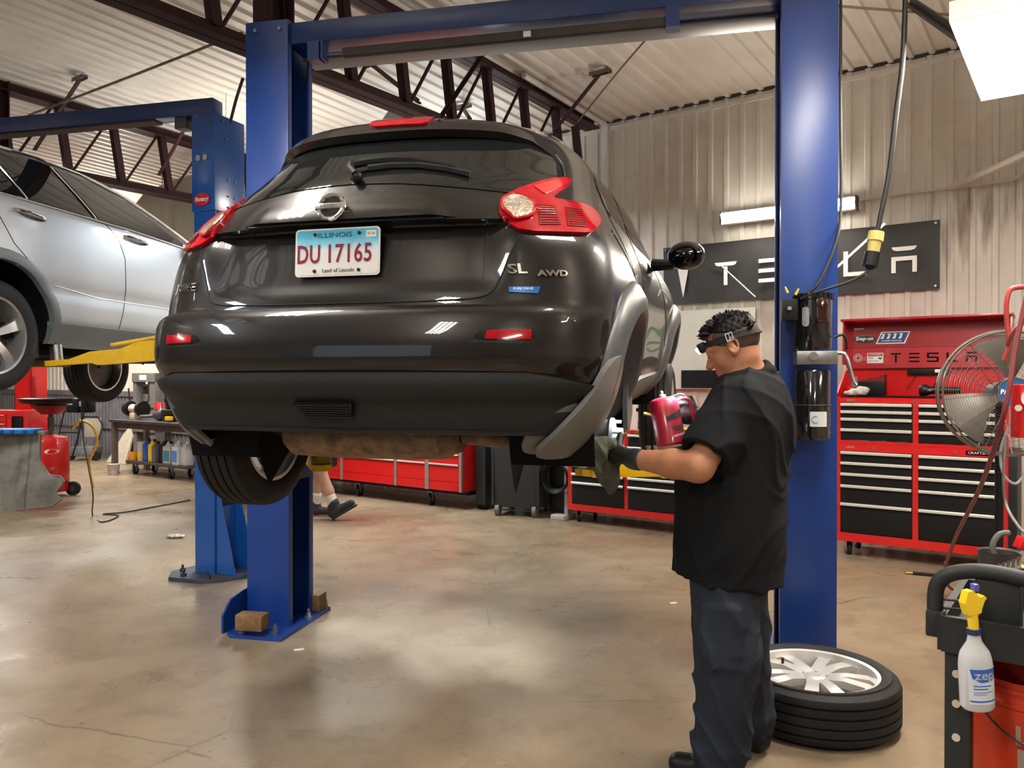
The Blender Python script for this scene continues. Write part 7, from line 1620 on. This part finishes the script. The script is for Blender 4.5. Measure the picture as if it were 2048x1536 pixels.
# short black hair: skull cap, tapered low at the side, spiky on top
hair_ops = [('+', sd_ell(Hh(-.016, 0, .038), (.0985, .0765, .086), RH), .01), ('d', lambda p: np.sin(p[..., 0]*260 + p[..., 2]*140)*np.sin(p[..., 1]*240 + p[..., 2]*90), .0016), ('&', lambda p: np.maximum(.052 - ((p - hc_) @ uh) + .0*((p - hc_) @ fw) - .42*np.clip(-((p - hc_) @ fw), -.1, .03) + .10*np.clip((p - hc_) @ fw, 0, 1), ((p - hc_) @ fw) - .070), .006)]
rng = random.Random(4)
for k in range(620):
    f = rng.uniform(-.095, .080); l_ = rng.uniform(-.06, .06); base_ = Hh(f, l_, .03 + .088*math.sqrt(max(0, 1 - (f/.11)**2 - (l_/.085)**2))); n_ = RH @ V3(f*2.2 + .035 + rng.uniform(-.02, .02), l_*1.5 + rng.uniform(-.02, .02), .085); n_ /= np.linalg.norm(n_)
    hair_ops.append(('+', sd_cap(base_ - n_*.004, base_ + n_*rng.uniform(.010, .024), .0045, .0012), .003))
child_blob('hair', hair_ops, hc_ - .16, hc_ + .17, .0030, hair_m, smooth=0)
fade = [('+', sd_ell(Hh(-.014, 0, .030), (.0985, .0765, .0855), RH), .01), ('&', lambda p: np.maximum.reduce([.0 - ((p - hc_) @ uh) - .055 + .75*np.clip((p - hc_) @ fw + .012, 0, 1), ((p - hc_) @ uh) - .07, ((p - hc_) @ fw) - .048]), .003)]
child_blob('cropped_hair', fade, hc_ - .15, hc_ + .15, .0035, mat('cropped hair', (.075, .045, .032), .8, var=.5, scale=260))
stub = mat('stubble', (.17, .085, .055), .8, var=.35, scale=300)
# brow, strap of the headlamp with buckle, lamp on the forehead
b = MB(); 
for s_ in (1, -1): b.tube([Vector(Hh(.082, s_*.014, .030)) - Vector(mo), Vector(Hh(.083, s_*.030, .034)) - Vector(mo), Vector(Hh(.070, s_*.046, .028)) - Vector(mo)], [.003, .004, .002], 6)
b.build('eyebrows', hair_m, MAN)
b = MB()
for s_ in (1, -1): b.sphere(Vector(Hh(.0835, s_*.031, .004)) - Vector(mo), .008, 12)
b.build('eyes', mat('eye', (.10, .06, .05), .15), MAN)
HL = thing('headlamp', 'headlamp with black strap and silver buckle round the mechanic\'s head', 'headlamp', Vector(hc_))
tilt_ = .20; b = MB(); rows = []
for k in range(73):
    a = 2*math.pi*k/72; fx, ly = .1035*math.cos(a) - .012, .0815*math.sin(a); uz = .030 + .22*fx*0 + tilt_*fx*.0 + .018*math.cos(a); row = []
    for dz in (-.011, .011): p = RH @ V3(fx*(1 - .10*max(0, dz/.011)*.5), ly*(1 - .06*max(0, dz/.011)), uz + dz); row.append(tuple(p))
    q = RH @ V3(fx*.96, ly*.96, uz + .011); row.append(tuple(q)); q = RH @ V3(fx*.96, ly*.96, uz - .011); row.append(tuple(q)); rows.append(row)
b.grid(rows); b.build('strap', mat('black webbing', (.012, .012, .013), .8, bump=.3, bscale=500), HL)
hR = lambda f, l, u: Vector(tuple(RH @ V3(f, l, u)))
M = frame(hR(-.012, .084, .031), hR(1, 0, .15), hR(0, 0, 1)); b = MB(M)
for x0, x1, y0, y1 in ((-.012, .012, .012, .015), (-.012, .012, -.015, -.012), (-.013, -.010, -.015, .015), (.010, .013, -.015, .015), (-.001, .001, -.013, .013)): b.bx(x0, x1, y0, y1, -.003, .003)
b.build('buckle', chrome, HL)
b = MB(frame(hR(.098, 0, .048), hR(0, 1, 0), hR(0, 0, 1))); b.box((0, 0, 0), (.055, .036, .03), bev=.006); lb_ = b.build('lamp_housing', black_p, HL)
b = MB(); c9 = hR(.100, 0, .046); b.cyl(c9 + hR(.010, 0, 0), c9 + hR(.022, 0, -.004), .013, n=18); b.build('lamp_lens', mat('headlamp lens', (1, 1, 1), .2, emit=4, ecol=(.8, .9, 1)), HL)
spo.location = Vector(hc_) + c9 + hR(.034, 0, -.004); spo.rotation_euler = (Vector((-.30, 4.0, 0)) - spo.location).to_track_quat('-Z', 'Y').to_euler()
# rag draped over the left hand
rg = haL + V3(-.045, -.015, .0)
rag_ops = [('+', sd_ell(rg + V3(.005, 0, .030), (.052, .040, .026)), .01), ('+', sd_cap(rg + V3(-.035, -.005, .02), rg + V3(-.030, -.01, -.045), .022, .016), .02), ('+', sd_cap(rg + V3(-.010, -.02, .0), rg + V3(-.018, -.018, -.085), .030, .010), .02),
           ('+', sd_cap(rg + V3(.045, .01, .03), rg + V3(.065, .02, -.03), .016, .012), .02), ('+', sd_cap(rg + V3(.06, .03, -.03), rg + V3(.052, .03, -.135), .012, .009), .015), ('+', sd_cap(rg + V3(.03, .035, -.04), rg + V3(.036, .035, -.15), .014, .012), .02),
           ('+', sd_ell(rg + V3(.02, .03, -.085), (.034, .010, .05)), .02), ('d', folds(.006, 60, 20, 25, 2.0), 1.0), ('d', lambda p: np.sin(70*p[..., 0] + 40*p[..., 2])*np.sin(60*p[..., 1] + 50*p[..., 2]), .003)]
o = blob('shop_rag', rag_ops, rg - .2, rg + .2, .0042, rag_m, None, 1); o.data.transform(Matrix.Translation(-Vector(rg))); o.location = Vector(rg); tag(o, 'olive grey rag draped over the mechanic\'s gloved left hand', 'rag')
# red pressure sprayer in the right hand
ct, cbm = at(1326, 800, 3.04), at(1344, 893, 3.0); cax = (ct - cbm).normalized(); chh = (ct - cbm).length
CN = thing('pressure_sprayer', 'red metal pressure sprayer can held in the mechanic\'s right hand', 'sprayer', cbm)
red_can = mat('worn red can', (.36, .012, .03), .35, coat=.4, var=.2, scale=20)
b = MB(); b.lathe([(0, 0), (.050, 0), (.055, .006), (.055, chh - .010), (.051, chh - .002), (.040, chh + .004), (0, chh + .006)], (0, 0, 0), cax, 40); b.build('can_body', red_can, CN)
cu_ = cax.cross(Vector((0, 1, 0))).normalized(); cu_ = cu_ if cu_.x > 0 else -cu_; cv_ = Vector((0, -1, 0)) - cax*Vector((0, -1, 0)).dot(cax); cv_.normalize()
b = MB(); b.lathe([(0, chh), (.010, chh), (.010, chh + .010), (.014, chh + .012), (.014, chh + .018), (.006, chh + .022), (.006, chh + .032), (.003, chh + .036), (0, chh + .036)], (0, 0, 0), cax, 20); b.cyl(-cu_*.05 + cax*chh*.72, -cu_*.082 + cax*chh*.78, .006, n=10); b.build('brass_valve', mat('brass fitting', (.60, .44, .16), .3, 1), CN)
CM_ = Matrix(((cu_.x, -cv_.x, cax.x, 0), (cu_.y, -cv_.y, cax.y, 0), (cu_.z, -cv_.z, cax.z, 0), (0, 0, 0, 1)))
def can_lab(poly, m, nm, r=.0556): return cyl_label(nm, poly, r, m, CN, CM_, step=.008)
worn = mat('worn black print', (.035, .022, .03), .6, var=.5, scale=60)
can_lab([(-.012, chh*.58), (.055, chh*.72), (.070, chh*.80), (.072, chh*.62), (.04, chh*.55), (-.008, chh*.48)], worn, 'can_print')
can_lab([(.0, chh*.36), (.06, chh*.42), (.068, chh*.34), (.02, chh*.28)], worn, 'can_print'); can_lab([(.0, chh*.18), (.068, chh*.26), (.068, chh*.20), (.0, chh*.14)], mat('scuffed grey print', (.38, .26, .28), .6, var=.4, scale=70), 'can_print')
b = MB(); b.tube(spline([cu_*.045 + cax*chh*.92, cu_*.075 + cax*chh*.98, cu_*.100 + cax*chh*.88, cu_*.100 + cax*chh*.45, cu_*.085 + cax*chh*.22, cu_*.05 + cax*chh*.22], 6), .007, 8); b.build('can_handle', red_can, CN)
b = MB(); b.tube(spline([cu_*.03 + cax*(chh + .008), cu_*.07 + cax*(chh + .012), cu_*.095 + cax*(chh - .004)], 6), .005, 8); b.build('can_trigger', chrome, CN)

# ================================================================== the person walking behind the lift
W2p = thing('person', 'person in navy shorts, white sock and dark boots walking behind the near lift', 'person', (-1.87, 8.05, 0)); wo = V3(-1.87, 8.05, 0)
hee = P_(672, 1032, 8.0); 
fa = V3(-1.775, 8.0, .12); fk = V3(-1.92, 8.02, .50); fh = V3(-1.99, 8.05, .90); ba = V3(-2.03, 8.25, .10); bk = V3(-1.98, 8.2, .50)
hp2 = V3(-2.0, 8.1, .93); ch2 = V3(-1.96, 8.1, 1.32); tdir = V3(.86, 0, .50); tdir /= np.linalg.norm(tdir); hc2 = V3(-1.93, 8.1, 1.63)
ops2 = [('+', sd_ell(hc2, (.095, .076, .115)), .02), limb(hc2 - up*.08, ch2 + up*.12, .055, .06), ('+', sd_ell(ch2, (.12, .20, .20)), .05), ('+', sd_ell(hp2 + up*.08, (.12, .17, .20)), .05), limb(fh + V3(0, -.06, 0), fk, .088, .055), limb(fk, fk*.45 + fa*.55, .056, .054), limb(fk*.45 + fa*.55, fa, .052, .038), limb(hp2 + V3(0, .09, 0), bk, .088, .055), limb(bk, ba, .054, .038),
        limb(fa - up*.03, fa + tdir*.17 - up*.05, .035, .028), limb(ba - up*.035, ba + V3(.16, 0, -.055), .035, .028), ('+', sd_cap(hc2 + V3(.085, 0, -.01), hc2 + V3(.105, 0, -.03), .008, .012), .01)]
for s_ in (1, -1):
    sh = ch2 + V3(0, s_*.19, .12); e2 = sh + V3(-.12*s_, 0, -.27); w2 = e2 + V3(.02 + .1*s_*-1, 0, -.22); ops2 += [limb(sh, e2, .052, .042), limb(e2, w2, .040, .028), ('+', sd_ell(w2 - up*.06, (.022, .036, .05)), .01)]
    for q in range(4): ops2.append(limb(w2 + V3(.002, -.027 + q*.018, -.09), w2 + V3(.012, -.027 + q*.018, -.145 - .01*(q in (1, 2))), .009, .008, .003))
    ops2.append(limb(w2 + V3(.015, -.03, -.05), w2 + V3(.04, -.035, -.095), .011, .009, .005))
skin2 = mat('pale skin', (.50, .28, .19), .5, var=.08, scale=30)
child_blob('body', ops2, (-2.45, 7.75, 0), (-1.5, 8.5, 1.8), .0085, skin2, W2p, 1, wo)
navy = mat('navy shorts cloth', (.022, .026, .045), .85, var=.15)
child_blob('shorts', [('+', sd_ell(hp2, (.15, .19, .14)), .03), ('+', sd_cap(fh + V3(0, -.07, 0), fk + V3(-.015, 0, .07), .11, .105), .04), ('+', sd_cap(hp2 + V3(0, .09, 0), bk + up*.06, .11, .10), .04), ('-', sd_box(fk + V3(0, 0, -.16), (.3, .3, .20), .0), .004), ('d', folds(.006, 20, 10, 15), 1.0)], (-2.4, 7.75, .30), (-1.6, 8.45, 1.1), .009, navy, W2p, 1, wo)
child_blob('t_shirt', [('+', sd_ell(ch2, (.14, .22, .22)), .03), ('+', sd_ell(hp2 + up*.1, (.14, .19, .2)), .05), ('+', sd_cap(ch2 + V3(0, .19, .12), ch2 + V3(-.07, .2, -.05), .07, .07), .02), ('+', sd_cap(ch2 + V3(0, -.19, .12), ch2 + V3(.07, -.2, -.05), .07, .07), .02)], (-2.35, 7.7, .7), (-1.6, 8.5, 1.65), .012, navy, W2p, 1, wo)
child_blob('hair', [('+', sd_ell(hc2 + V3(-.012, 0, .02), (.10, .082, .11)), .01), ('&', lambda p: np.maximum((hc2[2] + .01) - p[..., 2] + 1.2*np.clip(p[..., 0] - hc2[0] - .02, 0, 1), p[..., 0] - hc2[0] - .075), .01)], hc2 - .16, hc2 + .16, .009, hair_m, W2p, 0, wo)
sock_m = mat('white sock', (.62, .60, .54), .9, bump=.3, bscale=200); boot_m = mat('dark boot leather', (.022, .021, .022), .6, bump=.2)
child_blob('sock', [('+', sd_cap(fa + (fk - fa)*.30, fa + (fk - fa)*.10, .055, .055), .01)], fa - .2, fa + .25, .007, sock_m, W2p, 1, wo)
child_blob('sock', [('+', sd_cap(ba + (bk - ba)*.30, ba + (bk - ba)*.10, .052, .050), .01)], ba - .2, ba + .25, .007, sock_m, W2p, 1, wo)
child_blob('boot', [('+', sd_cap(fa + up*.055 - V3(.012, 0, 0), fa - tdir*.02 - up*.03, .056, .056), .03), ('+', sd_cap(fa - tdir*.01 - up*.035, fa + tdir*.19 - up*.045, .044, .038), .03), ('+', sd_box(fa + tdir*.08 - V3(-.03, 0, .075), (.14, .045, .012), .01, np.stack([tdir, V3(0, 1, 0), np.cross(tdir, V3(0, 1, 0))], 1)), .01)], fa - .3, fa + .35, .007, boot_m, W2p, 1, wo)
child_blob('boot', [('+', sd_cap(ba + up*.05, ba - up*.03, .056, .052), .02), ('+', sd_cap(ba - up*.04, ba + V3(.18, 0, -.055), .046, .036), .03), ('-', sd_box(ba - up*.14, (.4, .4, .042), .0), .003)], ba - .3, ba + .3, .007, boot_m, W2p, 1, wo)
